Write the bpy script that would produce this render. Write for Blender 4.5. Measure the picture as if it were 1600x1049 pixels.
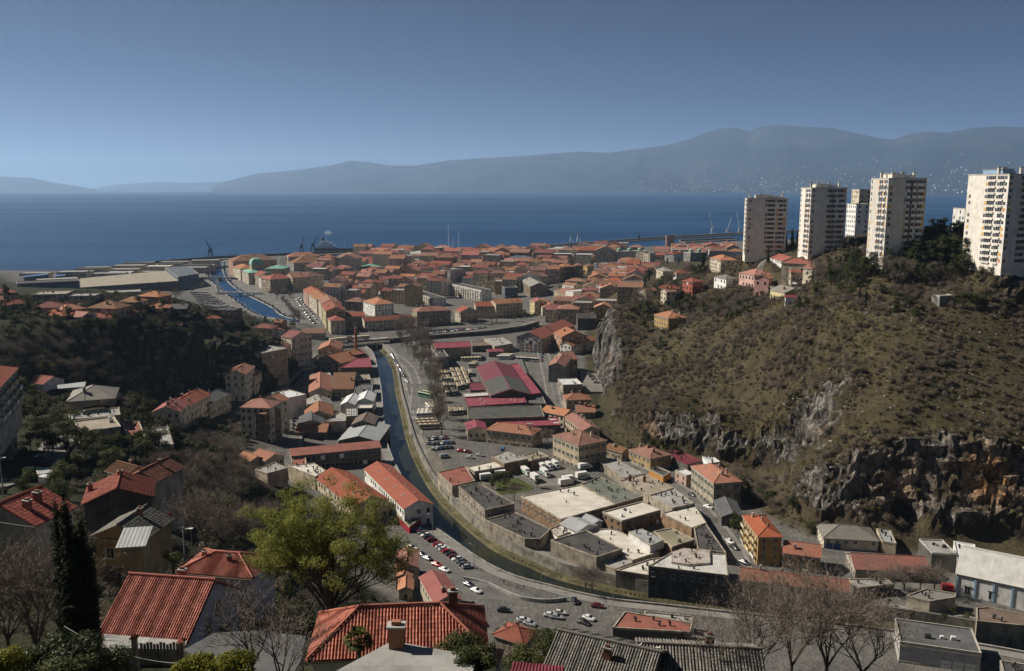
import bpy, math, random
import numpy as np
from mathutils import Vector, Matrix, Euler

for _o in list(bpy.data.objects):
 bpy.data.objects.remove(_o)
SC = bpy.context.scene
COL = SC.collection
RNG = random.Random(7)
NPR = np.random.default_rng(11)

# ---------------------------------------------------------------- camera
_cam = bpy.data.cameras.new('camera')
_cam.sensor_width = 36.0
_cam.lens = 36.0 * 1380.0 / 1600.0
_cam.clip_start = 1.0
_cam.clip_end = 150000.0
cam = bpy.data.objects.new('camera', _cam)
cam.location = (0, 0, 140)
cam.rotation_euler = (math.radians(90) - math.atan(235.5 / 1380.0), 0, 0)
COL.objects.link(cam)
SC.camera = cam

# ---------------------------------------------------------------- sky, sun, exposure
SUN_EL = math.radians(40)
SUN_AZ = math.radians(72)          # from the view direction (+Y) towards -X
W = bpy.data.worlds.new('World')
SC.world = W
W.use_nodes = True
_nt = W.node_tree
_nt.nodes.clear()
_sky = _nt.nodes.new('ShaderNodeTexSky')
_sky.sky_type = 'NISHITA'
_sky.sun_disc = False
_sky.sun_elevation = SUN_EL
_sky.sun_rotation = -SUN_AZ
_sky.altitude = 9500
_sky.air_density = 0.62
_sky.dust_density = 1.5
_sky.ozone_density = 1.8
_bg = _nt.nodes.new('ShaderNodeBackground')
_bg.inputs['Strength'].default_value = 0.05
_wo = _nt.nodes.new('ShaderNodeOutputWorld')
_nt.links.new(_sky.outputs[0], _bg.inputs[0])
_nt.links.new(_bg.outputs[0], _wo.inputs[0])
_sl = bpy.data.lights.new('sun', 'SUN')
_sl.energy = 5.0
_sl.angle = math.radians(0.53)
_sl.color = (1.0, 0.92, 0.80)
sun = bpy.data.objects.new('sun', _sl)
_d = Vector((-math.sin(SUN_AZ) * math.cos(SUN_EL), math.cos(SUN_AZ) * math.cos(SUN_EL), math.sin(SUN_EL)))
sun.rotation_euler = _d.to_track_quat('Z', 'Y').to_euler()
COL.objects.link(sun)
SC.view_settings.view_transform = 'Standard'
SC.view_settings.look = 'None'
SC.view_settings.exposure = 0.42
SC.view_settings.gamma = 1.0
SC.view_settings.use_curve_mapping = False
SC.cycles.use_denoising = True
SC.cycles.volume_bounces = 1
SC.cycles.max_bounces = 6
SC.cycles.transparent_max_bounces = 12
SC.cycles.volume_step_rate = 1.0

# ---------------------------------------------------------------- survey data (metres)
CTRL = np.array([(204,309,11.0),(191,312,11.0),(180,319,11.0),(166,319,11.0),(151,318,10.5),(134,319,10.5),(123,329,10.0),(115,343,10.0),(111,355,9.8),(107,367,9.5),(105,380,9.5),(104,393,9.5),(99,405,9.2),(94,417,9.0),(80,428,9.0),(73,436,8.8),(67,443,8.5),(62,455,8.2),(57,467,8.0),(57,478,8.0),(57,489,8.0),(57,500,8.0),(56,512,8.0),(57,522,7.9),(58,532,7.8),(59,543,7.7),(60,553,7.6),(61,564,7.5),(62,574,7.5),(62,584,7.5),(63,594,7.5),(63,604,7.5),(64,614,7.5),(65,624,7.5),(65,634,7.5),(66,644,7.5),(67,654,7.5),(67,663,7.5),(68,673,7.5),(69,683,7.5),(70,693,7.5),(70,702,7.5),(71,712,7.5),(72,721,7.5),(72,730,7.5),(73,740,7.5),(74,749,7.5),(75,758,7.5),(76,767,7.8),(77,776,8.0),(78,785,8.2),(79,794,8.5),(80,803,8.8),(81,812,9.0),(215,334,43.5),(200,334,42.0),(185,333,42.2),(171,335,42.7),(156,335,41.1),(139,336,37.7),(127,338,31.3),(121,346,18.9),(125,375,12.6),(120,386,10.4),(115,397,8.3),(107,410,25.4),(101,422,31.1),(92,432,28.5),(86,440,27.8),(80,448,27.1),(75,456,24.4),(69,464,21.7),(60,478,16.7),(102,444,14.5),(104,455,19.8),(106,466,25.1),(77,496,22.6),(78,507,25.1),(78,517,27.5),(78,528,29.9),(77,537,32.1),(77,547,34.4),(76,556,36.6),(74,567,38.5),(72,579,40.3),(70,590,42.2),(69,599,43.4),(69,609,44.6),(68,618,45.8),(68,629,46.0),(68,640,46.2),(240,378,65.4),(209,352,54.6),(222,376,65.8),(237,406,84.1),(184,353,53.0),(194,376,65.8),(206,402,81.7),(163,353,51.6),(173,378,65.4),(185,408,80.8),(146,355,48.4),(155,382,60.3),(168,418,76.3),(136,378,30.8),(143,402,48.6),(152,430,64.9),(159,452,77.8),(125,396,22.5),(131,420,38.1),(139,448,51.6),(149,484,69.8),(121,452,37.2),(128,482,50.4),(137,518,64.9),(107,480,34.4),(113,512,44.8),(120,546,56.8),(94,508,32.1),(99,540,41.6),(104,566,48.7),(87,562,37.6),(87,590,45.7),(81,630,48.6),(263,425,94.0),(249,428,93.7),(217,426,93.2),(194,430,90.9),(178,436,88.0),(174,478,80.5),(173,540,72.8),(159,572,68.0),(138,592,64.6),(117,616,59.7),(95,650,53.4),(81,690,46.0),(252,410,106.0),(230,418,104.5),(223,440,103.6),(211,455,104.0),(197,470,103.4),(195,500,100.4),(202,570,99.8),(187,575,93.6),(180,622,90.7),(167,640,88.4),(192,540,87.4),(172,590,78.3),(153,620,72.9),(133,650,66.8),(112,700,58.1),(300,560,104.0),(420,560,106.0),(340,700,96.0),(240,720,90.0),(180,740,78.0),(140,800,62.0),(120,900,45.0),(260,900,60.0),(500,800,80.0),(500,600,105.0),(420,470,108.0),(600,500,108.0),(140,1000,36.0),(300,1100,40.0),(200,1200,24.0),(400,1300,30.0),(600,1200,60.0),(800,1000,80.0),(800,600,100.0),(380,1600,12.0),(600,1600,20.0),(900,1500,40.0),(380,330,60.0),(520,330,80.0),(-80,679,6.0),(-61,587,6.5),(-50,679,6.0),(-20,679,6.0),(10,677,6.5),(40,674,7.0),(-38,515,7.0),(-15,501,7.0),(15,515,7.0),(38,513,7.5),(-33,435,7.5),(-12,404,7.5),(16,435,7.5),(40,412,8.0),(-11,352,8.0),(16,359,8.0),(42,344,8.0),(68,358,8.5),(82,335,9.0),(14,312,8.0),(34,299,8.5),(54,282,9.0),(74,292,9.0),(100,302,9.5),(118,290,10.0),(143,285,10.0),(156,266,10.0),(93,267,9.5),(122,261,10.0),(152,237,10.0),(-121,682,5.5),(-114,589,6.0),(-93,517,6.5),(-122,546,7.5),(-79,437,7.0),(-103,457,8.0),(-102,411,8.5),(-83,393,8.0),(-65,375,8.0),(-52,343,8.5),(-25,298,8.8),(-8,263,9.0),(10,250,9.5),(29,244,9.5),(41,238,9.5),(-38,309,9.0),(64,235,9.5),(89,228,9.5),(118,222,9.5),(138,214,9.5),(47,798,6.5),(11,767,6.0),(-45,767,6.0),(-93,789,5.0),(-143,810,4.5),(-174,789,5.0),(-184,896,3.4),(-128,874,3.6),(-78,892,4.0),(-27,934,4.5),(26,879,6.0),(64,872,7.0),(-217,1059,2.0),(-154,1058,2.2),(-95,1087,2.4),(-32,1106,4.0),(23,1074,8.0),(66,1011,12.0),(82,930,12.0),(74,1267,12.0),(121,1188,20.0),(119,1018,26.0),(180,1238,24.0),(241,1388,20.0),(-227,1302,-1.0),(-162,1396,-1.0),(-81,1396,-1.0),(0,1428,1.0),(70,1602,1.5),(174,1717,4.0),(262,1812,3.0),(360,1917,2.0),(-343,1311,-2.0),(-282,1211,0.0),(-226,905,2.0),(-131,1805,-3.0),(70,1947,-3.0),(326,2257,-3.0),(612,2422,-3.0),(-254,400,65.6),(-253,415,66.5),(-253,430,67.4),(-244,450,67.1),(-238,460,66.3),(-231,470,65.6),(-223,482,63.8),(-214,495,62.0),(-203,508,59.4),(-191,520,56.9),(-187,533,54.5),(-184,547,52.1),(-181,560,49.6),(-179,572,46.7),(-178,585,43.8),(-176,598,40.9),(-175,610,37.9),(-175,622,35.3),(-176,634,32.7),(-176,646,30.1),(-177,658,27.5),(-177,670,24.9),(-177,388,34.0),(-178,399,32.0),(-180,410,30.0),(-182,421,28.0),(-183,432,26.0),(-185,443,24.0),(-185,453,22.8),(-186,463,21.7),(-186,473,20.5),(-187,483,19.3),(-187,493,18.2),(-187,504,17.0),(-187,515,16.2),(-187,525,15.4),(-187,536,14.6),(-187,547,13.8),(-186,558,13.0),(-186,570,12.4),(-185,582,11.8),(-184,593,11.2),(-183,605,10.6),(-183,617,10.0),(-182,627,9.7),(-182,638,9.3),(-182,648,9.0),(-181,659,8.7),(-181,669,8.3),(-181,680,8.0),(-181,690,7.8),(-181,700,7.6),(-181,710,7.4),(-181,720,7.2),(-182,730,7.0),(-330,330,52.0),(-270,360,46.0),(-225,372,40.0),(-420,380,60.0),(-352,560,67.0),(-319,545,65.0),(-277,540,63.7),(-246,560,60.4),(-220,600,53.9),(-213,660,43.3),(-346,640,59.0),(-317,680,55.4),(-268,680,51.4),(-443,760,49.4),(-396,800,47.5),(-341,820,42.2),(-254,888,6.0),(-343,999,4.0),(-376,1029,6.0),(-472,1179,2.0),(-610,1197,6.0),(-677,1164,14.0),(-650,1016,30.0),(-700,700,80.0),(-700,1000,50.0),(-700,1300,8.0),(-560,1300,0.0),(-400,1250,-1.0),(-300,1300,-2.0),(-900,500,100.0),(-600,500,90.0),(-350,1500,-4.0),(-700,1550,-3.0),(-166,378,28.0),(-165,390,25.8),(-165,403,23.5),(-164,415,21.2),(-163,428,19.0),(-163,441,17.8),(-163,455,16.5),(-162,468,15.2),(-162,481,14.0),(-161,494,13.2),(-160,506,12.5),(-159,519,11.8),(-158,531,11.0),(-158,545,10.5),(-157,558,10.0),(-156,571,9.5),(-156,585,9.0),(-155,598,8.5),(-156,611,8.2),(-157,623,8.0),(-157,636,7.8),(-158,649,7.5),(-159,662,7.2),(-159,674,7.0),(-134,425,14.0),(-116,406,10.0),(-126,362,24.0),(-104,381,9.0),(0,-10,137.5),(0,8,134.0),(-30,5,136.0),(30,5,134.0),(-80,0,140.0),(80,0,130.0),(150,0,118.0),(-150,0,135.0),(0,30,117.0),(-30,30,120.0),(30,30,115.0),(-9,50,110.1),(-6,50,108.4),(-2,58,103.3),(5,60,101.5),(14,72,95.1),(22,78,92.0),(-14,66,100.5),(-7,70,99.0),(0,82,92.3),(7,88,88.8),(-27,72,97.8),(-36,70,98.8),(-47,75,96.4),(-51,75,96.4),(-40,92,91.6),(-32,92,91.6),(-38,104,88.3),(-58,110,88.9),(-67,112,88.0),(-76,115,88.5),(-70,140,80.1),(-62,142,77.5),(-85,150,78.3),(-94,150,77.7),(-72,165,73.4),(-91,175,72.9),(-126,225,62.7),(-136,230,61.9),(-143,225,60.9),(-121,232,61.2),(-116,240,60.4),(-100,236,61.7),(-154,262,60.2),(-169,265,61.4),(-143,272,59.3),(-125,268,58.4),(-114,272,59.3),(-145,298,59.7),(-159,305,59.0),(-132,300,56.8),(-170,300,60.3),(-192,310,60.0),(-150,325,62.0),(-190,338,56.0),(-120,320,44.0),(-100,290,36.0),(-85,250,42.0),(-66,215,48.0),(-52,180,56.0),(-42,150,66.0),(-30,120,78.0),(-85,330,12.0),(-70,300,10.0),(-75,310,11.0),(-52,275,10.0),(-45,245,16.0),(-55,250,24.0),(-40,285,9.0),(-30,300,8.5),(-20,115,72.0),(0,105,70.0),(20,105,68.0),(-15,150,52.0),(0,140,52.0),(-28,190,34.0),(-12,215,16.0),(-20,245,10.0),(-35,225,22.0),(20,150,45.0),(40,110,60.0),(30,190,20.0),(45,180,20.0),(10,220,12.0),(40,85,78.0),(60,95,68.0),(55,130,46.0),(60,165,24.0),(50,200,11.0),(80,110,52.0),(85,140,32.0),(85,175,14.0),(120,130,36.0),(120,165,16.0),(150,150,24.0),(90,60,90.0),(140,80,72.0),(200,100,50.0),(200,150,22.0),(180,190,10.0),(260,140,30.0),(300,80,60.0)], float)
RIVL = [(-123.7,735.8,1.5),(-112.1,706.6,1.7),(-96.8,628.0,1.9),(-85.8,568.1,2.1),(-75.3,503.3,2.4),(-66.4,451.0,2.7),(-58.7,418.1,2.9),(-47.9,380.8,3.1),(-39.2,347.9,3.3),(-33.6,332.6,3.4),(-24.4,317.8,3.6),(-13.8,299.7,3.8),(0.0,283.4,4.0),(12.8,275.8,4.2),(21.0,270.2,4.3),(32.9,264.5,4.5),(42.8,262.2,4.6),(60.2,257.6,4.8),(87.9,250.5,5.0),(114.1,243.3,5.2),(145.1,230.9,5.4),(165.8,221.5,5.6)]
RIVR = [(-115.3,744.7,1.5),(-103.5,712.0,1.7),(-88.9,645.8,1.9),(-79.3,582.8,2.1),(-68.6,525.4,2.4),(-60.7,479.1,2.7),(-52.0,436.9,2.9),(-42.2,398.4,3.1),(-35.0,375.3,3.3),(-29.6,360.8,3.4),(-22.3,344.3,3.6),(-13.7,325.9,3.8),(-4.8,310.4,4.0),(6.9,298.3,4.2),(14.5,289.2,4.3),(25.1,282.8,4.5),(42.4,273.6,4.6),(60.1,267.0,4.8),(91.0,260.2,5.0),(117.9,252.1,5.2),(149.4,238.5,5.4),(170.7,228.5,5.6)]
SKYLINE = [(-0.3358, -0.00141), (-0.3068, 0.00703), (-0.2851, 0.01195), (-0.235, 0.01685), (-0.1993, 0.02175), (-0.1792, 0.02664), (-0.1565, 0.02454), (-0.1352, 0.02105), (-0.1068, 0.02105), (-0.0711, 0.02664), (-0.0284, 0.02943), (0.0, 0.03082), (0.0355, 0.0336), (0.0745, 0.03639), (0.1065, 0.035), (0.1419, 0.03917), (0.1772, 0.04472), (0.1983, 0.05026), (0.2122, 0.05648), (0.2333, 0.06132), (0.2474, 0.062), (0.2617, 0.05856), (0.2721, 0.06269), (0.2967, 0.06476), (0.325, 0.06338), (0.3534, 0.062), (0.3821, 0.05579), (0.4107, 0.05026), (0.4214, 0.04957), (0.4387, 0.0551), (0.4597, 0.05787), (0.481, 0.05648), (0.5089, 0.062), (0.537, 0.06338), (0.5653, 0.06269), (0.6365, 0.05856), (0.708, 0.05165), (0.8522, 0.0343)]
SKYLINE_FAR = [(-0.4718, -0.00493), (-0.4429, 0.0), (-0.3998, 0.00282), (-0.357, 0.00211), (-0.2855, 0.00492), (-0.2142, 0.00352)]
SKYLINE_ISLAND = [(-0.8544, 0.01895), (-0.7127, 0.01335), (-0.5706, 0.00914), (-0.535, 0.00774), (-0.5141, 0.00282), (-0.4858, -0.00141), (-0.4647, -0.00493)]
BERM = 3.4
HAZE_DENSITY = 3.7e-5
CANAL_L = [(-203.8, 867.7), (-240.0, 909.6), (-273.1, 932.0), (-321.6, 1028.1), (-382.4, 1152.6), (-442.9, 1284.2), (-491.5, 1406.5), (-532.3, 1541.7), (-549.3, 1619.3)]
CANAL_R = [(-181.6, 884.0), (-222.1, 918.4), (-245.3, 946.0), (-269.3, 1006.3), (-302.8, 1068.6), (-349.6, 1152.6), (-399.5, 1258.9), (-455.7, 1406.5), (-524.7, 1619.3)]
LAND = [(-898.6, 1300.7), (-794.3, 1366.4), (-689.4, 1461.2), (-620.3, 1569.8), (-578.5, 1596.2), (-554.1, 1609.7), (-530.1, 1651.5), (-420.0, 1758.1), (-325.0, 1726.3), (-305.4, 1758.1), (-203.6, 1758.1), (-137.5, 1726.3), (-98.2, 1695.6), (-49.1, 1695.6), (36.2, 1666.0), (73.0, 1680.7), (129.6, 1791.1), (224.0, 1936.3), (288.6, 1996.9), (368.4, 2039.5), (466.7, 2154.1), (651.1, 2255.4), (833.3, 2309.6), (1500, 2300), (1600, 1500), (1600, -200), (-1200, -200), (-1200, 1380)]
BUILDINGS = [
('apartment_house','house','tall yellow apartment house with stacked balconies beside the hill road',89.3,299.7,8.3,-89.3,19.5,8.1,11.5,'hip','red','yellow',{'f': 4,'ch': 3,'bal': 1,'det': 1}),
('house','house','low ochre house with patched red roof behind the yellow apartment house',100.4,288.8,9.1,-19.5,11.8,10.4,6.6,'gx','patch','ochre',{'f': 2,'det': 1,'ch': 1}),
('terrace_house','house','long low terrace with weathered red roof and four chimneys by the bare trees',90.7,267.3,8.8,-16.0,32.6,9.0,5.8,'gx','patch','tan',{'f': 1,'ch': 4,'det': 1}),
('stone_house','house','beige stone house with orange hipped roof and roof windows below the hill',87.7,364.7,5.7,-78.1,23.2,12.3,11.8,'hip','orange','stone',{'f': 3,'ch': 4,'det': 1,'rw': 4}),
('house','house','small pink two-storey house with a flat white roof',78.7,385.4,5.0,-62.7,8.1,4.9,5.9,'flat','white','pink',{'f': 2,'det': 1}),
('shed','shed','grey gabled shed standing below the road beside the stone house',86.5,335.9,7.1,-93.7,17.7,8.4,5.4,'gx','dgrey','dark',{'nw': 1}),
('house','house','ochre two-storey house with brown hipped roof beside the red sheet roof',67.3,415.0,5.0,-59.5,16.4,12.9,6.5,'hip','brown','ochre',{'f': 2,'ch': 3,'det': 1}),
('house','house','long low house with brown tiled roof next to the tan palazzo',53.1,426.1,5.0,-47.2,11.0,7.6,4.7,'gx','brown','tan',{'f': 1,'ch': 1,'det': 1}),
('palazzo','house','three-storey tan palazzo with brown hipped roof and rows of windows',32.9,415.2,5.9,-57.3,20.9,16.9,12.8,'hip','brown','tan',{'f': 3,'ch': 3,'det': 1,'cor': 1}),
('mill_block','factory','taller brick block with a pale flat roof in the factory yard',47.1,330.6,7.8,-55.7,11.3,20.3,5.5,'flat','cream_felt','brickw',{'f': 2}),
('tin_shed','shed','grey tin gabled shed between the cream roof and the dark roof',25.3,317.6,7.7,-52.3,9.5,9.9,5.4,'gx','tin','whitew',{'nw': 1}),
('tin_shed','shed','lighter tin gabled shed right behind the grey tin shed',30.2,324.3,7.7,-59.1,10.0,4,5.4,'gx','tin','whitew',{'nw': 1,'maxw': 9}),
('depot_office','house','long depot office with orange roof and a row of white-framed windows',0.9,447.2,5.8,-23.6,26.1,13,8.2,'hip','orange','tan',{'f': 2,'ch': 2,'det': 1,'maxw': 13}),
('depot_hall','factory','gabled depot wing with magenta roof beside the orange-roofed office',-19.3,457.4,6.3,7.1,10.0,14,6.5,'gy','mag','cream',{'f': 1,'maxw': 14}),
('depot_hall','factory','large gabled depot hall with magenta and black striped roof',-6.7,565.4,5.0,-82.1,87.6,24.2,9.3,'gx','wine','dark',{'nw': 1,'sheetpatch': 1}),
('depot_hall','factory','long depot building with pink red roof behind the buses',-47.8,680.8,4.9,14.2,27.7,22.0,11.3,'gx','mag','tan',{'f': 1,'p': 0.2}),
('office_block','house','three-storey grey flat-roofed block beside the bare plane trees',-54.0,655.1,4.9,-77.3,30.9,7.6,9.8,'flat','felt','grey',{'f': 3,'det': 1}),
('garage','shed','small garage with a pink red roof at the back of the depot',-13.7,687.0,5.5,13.5,11.6,10.0,5.3,'gx','mag','dark',{'nw': 1,'p': 0.2}),
('mural_house','house','gabled apartment house with a painted round mural on its end wall',29.5,742.1,4.9,-24.6,22.0,75,12.5,'gy','red','grey',{'f': 5,'ch': 6,'mural': 1,'maxw': 75}),
('house','house','narrow house with orange roof and colourful painted end wall by the cliff',47.8,716.1,4.9,-74.1,20.3,21.7,13.9,'gx','orange','salmon',{'f': 4,'det': 0}),
('house','house','white-fronted house with a steep orange roof in front of the painted house',55.1,714.3,4.9,-40.0,11.2,37.0,7.9,'gy','orange','whitew',{'f': 2}),
('house','house','graffiti-grey house with orange monopitch roof at the street bend',33.9,612.2,5.0,-11.1,11.3,33.4,11.9,'gy','orange','grey',{'f': 2,'det': 1}),
('house','house','brown stone house with terracotta roof behind the graffiti house',39.5,636.2,5.0,21.0,9.9,19.3,10.3,'gx','orange','stone',{'f': 2}),
('workshop','house','white-roofed flat workshop beside the small car park',38.4,572.1,5.0,8.4,12.8,18.4,6.1,'flat','white','stone',{'f': 1}),
('house','house','low house with orange hipped roof below the car park',39.7,527.2,5.0,7.5,15.4,12.4,6.6,'hip','orange','tan',{'f': 2,'ch': 2}),
('house','house','small orange-roofed cottage with tall chimneys under the cliff',43.1,505.4,5.5,-0.0,10.6,12.8,4.1,'gx','orange','stone',{'f': 1,'ch': 3}),
('house','house','long street house with a sagging orange roof near the palazzo',38.1,465.5,5.0,-74.6,28.7,9.6,7.3,'gx','orange','tan',{'f': 2,'ch': 3}),
('house','house','upper half of the orange street terrace beside the depot hall',26.4,489.9,5.0,50.3,11.0,16,7.3,'gy','orange','cream',{'f': 2,'ch': 1,'maxw': 16}),
('garage_house','house','beige house with grey roof and blue garage doors below the cave',125.2,313.0,7.3,-8.0,19.1,13.0,4.6,'hip','greytile','cream',{'f': 2,'det': 1,'gar': 'blue'}),
('warehouse','warehouse','warehouse with long red tiled roof and arched windows in front of the cave',127.5,283.1,8.9,-7.5,23.6,13.0,4.4,'gx','patch','stone',{'f': 1,'det': 1}),
('concrete_tower','factory','blocky concrete tower with pale flat roof between warehouse and white hall',150.4,295.3,5.4,-4.8,8.1,12.0,8.3,'flat','ltgrey','dark',{'nw': 1}),
('white_hall','warehouse','big white hall with pale metal roof and blue-framed windows',158.6,272.2,5.7,-33.0,20.5,26.0,11.2,'gx','whitesheet','whitew',{'f': 1,'det': 1,'p': 0.32,'big': 1}),
('garage_building','house','pale lilac garage building with dark roof and white sectional doors',119.1,230.1,9.0,-17.6,20.2,14.0,6.1,'flat','dgrey','lilac',{'f': 1,'det': 1,'gar': 'white'}),
('house','house','orange-roofed house at the top end of the riverside car park',-35.2,280.5,8.2,4.0,7.1,13.3,7.6,'gy','orange','stone',{'f': 2,'ch': 0,'det': 1,'maxw': 14}),
('house','house','long red-roofed house in two steps beside the riverside road',-22.4,256.5,8.4,-70.6,18.6,7.9,8.5,'gx','red','cream',{'f': 2,'ch': 1,'det': 1,'maxw': 10}),
('house','house','small orange-roofed outbuilding in front of the car park house',-35.2,273.4,8.4,-2.7,5.0,6.7,5.8,'gy','orange','stone',{'f': 1,'maxw': 8}),
('house','house','low orange-roofed shed squeezed below the outbuilding',-34.0,265.3,8.9,5.9,4.3,7.3,5.0,'gy','orange','stone',{'f': 1,'maxw': 9}),
('house','house','house with old red tiled roofs half hidden by shrubs above the car park',1.1,224.2,10.8,-32.5,9.5,8,8.4,'hip','dkred','stone',{'f': 1,'ch': 2,'maxw': 8}),
('red_hall','factory','long red-roofed hall with roof windows on the river bank',-48.3,353.9,7.1,-64.3,53.9,11.8,8.8,'gx','red','whitew',{'f': 2,'rw': 8,'ch': 0,'maxw': 13}),
('red_hall','factory','second red-roofed hall with skylights left of the river bank hall',-67.2,352.3,7.9,-57.1,41.7,15,7.3,'gx','red','tan',{'f': 2,'rw': 6,'maxw': 15}),
('workshop','factory','long dark workshop wall with grid windows and a red roof edge',-84.2,407.0,6.6,19.1,42.0,7.0,8.5,'shx','rustred','dark',{'f': 2,'band': 1}),
('workshop','factory','large grey sheet-roofed gabled workshop beside the river',-78.0,453.0,6.5,-3.2,20.8,30.1,3.8,'gy','tin','dark',{'f': 1,'p': 0.25}),
('workshop','factory','brown gabled roof partly behind the grey sheet-roofed workshop',-80.2,468.5,6.5,0.0,11.7,16.6,6.4,'gy','brownsheet','dark',{'nw': 1}),
('house','house','dark-walled house with small orange roof in the workshop yard',-105.9,456.7,7.3,0.0,15.8,13.2,4.3,'gx','orange','dark',{'f': 1}),
('workshop','factory','grey fibre-cement gable left of the solar roof',-108.6,465.1,7.4,13.8,13.3,18.5,6.4,'gy','dgrey','tan',{'nw': 1}),
('house','house','orange gabled house with long ridge in the workshop row',-108.6,482.4,6.9,11.8,15.1,22.7,7.6,'gy','orange','tan',{'f': 2}),
('workshop','factory','grey gabled workshop behind the orange gabled house',-113.0,504.1,6.6,20.4,13.9,17.4,7.4,'gy','greytile','tan',{'f': 1}),
('workshop','factory','orange-roofed workshop with white windows facing the street',-125.0,562.4,5.0,11.9,13.6,47.6,7.2,'gy','orange','tan',{'f': 1}),
('workshop','factory','tall workshop with a plain brown tiled slope and three white windows',-111.0,574.0,5.0,6.1,13.7,47.0,6.3,'gx','brown','tan',{'f': 1,'p': 0.25}),
('workshop','factory','flat tan roof next to the brown tiled workshop',-101.5,581.4,5.1,12.6,11.6,17.2,6.9,'flat','tan','dark',{'nw': 1}),
('workshop','factory','flat dark roof with a white rim by the river',-94.8,550.7,5.7,7.3,10.9,25.0,5.6,'flat','dgrey','dark',{'nw': 1}),
('workshop','factory','pale flat roof behind the street workshops',-131.3,591.5,5.0,16.5,13.8,12.1,6.3,'flat','ltgrey','tan',{'nw': 1}),
('white_shed','factory','white gabled sheet roof with a blue grey front',-94.9,506.0,6.2,0.0,8.1,20.8,8.6,'gy','white','whitew',{'nw': 1,'p': 0.45}),
('white_shed','factory','second white gabled sheet roof by the river',-87.1,513.9,6.0,3.0,9.7,19.4,8.6,'gy','white','whitew',{'nw': 1,'p': 0.45}),
('white_shed','factory','square cream roof in front of the white gabled roofs',-84.7,495.5,6.3,3.2,8.6,9.0,7.4,'flat','cream_felt','dark',{'nw': 1}),
('house','house','brown gabled house with a faded sign on its end wall',-128.6,654.0,4.9,-29.7,23.4,35.4,6.0,'gy','orange','stone',{'f': 2}),
('house','house','orange-roofed house behind the house with the faded sign',-142.8,685.2,4.9,5.8,17.2,25.8,9.3,'gy','orange','tan',{'f': 2,'ch': 2}),
('row_house','house','red-roofed end house of the row under the dark cliff',-170.2,428.9,18.0,94.0,17.0,13.0,12.3,'gx','dkred','cream',{'f': 3,'ch': 4}),
('row_house','house','red-roofed apartment house with tall windows in the cliff row',-170.1,452.1,15.2,86.9,26.2,13.0,13.5,'gx','red','cream',{'f': 4,'ch': 5}),
('row_house','house','lower grey-roofed house of the cliff row',-167.0,474.2,12.9,83.5,26.6,13.0,11.2,'gx','dgrey','cream',{'f': 3,'ch': 2}),
('row_house','house','tall dark gable-ended house with flat grey roof and many chimneys',-175.1,542.7,14.9,-2.9,13.8,31.4,11.4,'flat','ltgrey','tan',{'f': 5,'ch': 6}),
('row_house','house','orange-roofed house joined behind the tall flat-roofed house',-166.1,528.5,11.3,93.1,23.8,12.0,16.9,'gx','orange','cream',{'f': 4,'ch': 1}),
('row_house','house','narrow orange-roofed house further up the cliff row',-164.0,539.9,11.3,89.0,13.7,11.0,12.1,'gx','orange','cream',{'f': 3}),
('row_house','house','house with a flat pale roof in the middle of the cliff row',-162.9,572.0,5.2,-34.3,19.7,21.0,27.7,'flat','ltgrey','tan',{'f': 4,'ch': 2}),
('row_house','house','orange-roofed house beside the flat pale roof in the cliff row',-166.0,567.8,15.8,84.5,16.6,12.0,15.3,'gx','red','cream',{'f': 4,'ch': 1}),
('row_house','house','low orange roof wedged between two cliff row houses',-164.2,581.5,14.7,83.5,11.6,10.0,11.3,'gx','orange','cream',{'f': 3}),
('row_house','house','brown-roofed apartment house at the bend of the cliff street',-164.0,600.3,9.6,82.3,28.5,12.0,19.2,'gx','brown','cream',{'f': 5,'ch': 3}),
('row_house','house','tall narrow house with dark red gable beside the rail bridge',-158.2,638.8,5.0,-42.2,13.2,17.3,25.7,'gx','dkred','cream',{'f': 5}),
('apartment_house','house','dark gable-ended apartment house with chimneys in front of the cliff street',-128.2,439.6,9.8,-24.3,14.2,11.9,16.6,'gx','brown','brown',{'f': 5,'ch': 6}),
('apartment_house','house','taller middle of the apartment block with red hipped roof',-128.9,441.0,9.7,83.3,14.4,16.0,19.3,'hip','orange','cream',{'f': 5,'ch': 1}),
('apartment_house','house','far end of the apartment block with orange roof',-126.2,458.5,9.1,65.4,6.2,13.0,18.3,'gx','orange','cream',{'f': 5}),
('flat_annex','house','white flat roof behind the apartment block',-128.6,496.0,7.7,-42.5,17.5,11.6,13.3,'flat','white','whitew',{'nw': 1,'maxw': 14}),
('house','house','small bright orange-roofed house below the dark apartment gable',-112.2,389.8,8.8,-40.9,11.7,10,8.7,'gx','orange','cream',{'f': 2,'det': 1,'maxw': 10}),
('house','house','low orange roof touching the small bright house',-119.0,387.1,11.2,-43.7,11.0,6.2,6.7,'gx','orange','tan',{'f': 1,'maxw': 7}),
('house','house','hipped grey-tiled house at the edge of the dark ravine',-155.7,320.3,56.5,19.2,15.4,18.0,6.6,'hip','greytile','tan',{'f': 1,'ch': 2,'det': 1}),
('flat_house','house','flat-roofed house with tan gravel roof beside the dark trees',-133.7,275.9,57.6,32.1,11.8,15.3,6.1,'flat','tan','tan',{'f': 1,'nw': 1,'vents': 3}),
('lean_to','shed','pale lean-to shed in front of the grey corrugated roof',-51.3,113.7,89.2,10.5,2.9,4,3.0,'shx','tin','ochre',{'nw': 1}),
('white_block','house','white apartment block with red roof and balconies at the left edge',-152.8,243.7,73.4,109.7,32.4,18.0,12.0,'hip','red','cream',{'f': 4,'det': 1,'bal': 1}),
('house','house','small red-roofed white house beside the apartment block',-219.3,405.6,44.2,-22.0,10.7,11.4,5.0,'gx','dkred','whitew',{'f': 1,'nw': 1}),
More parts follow.
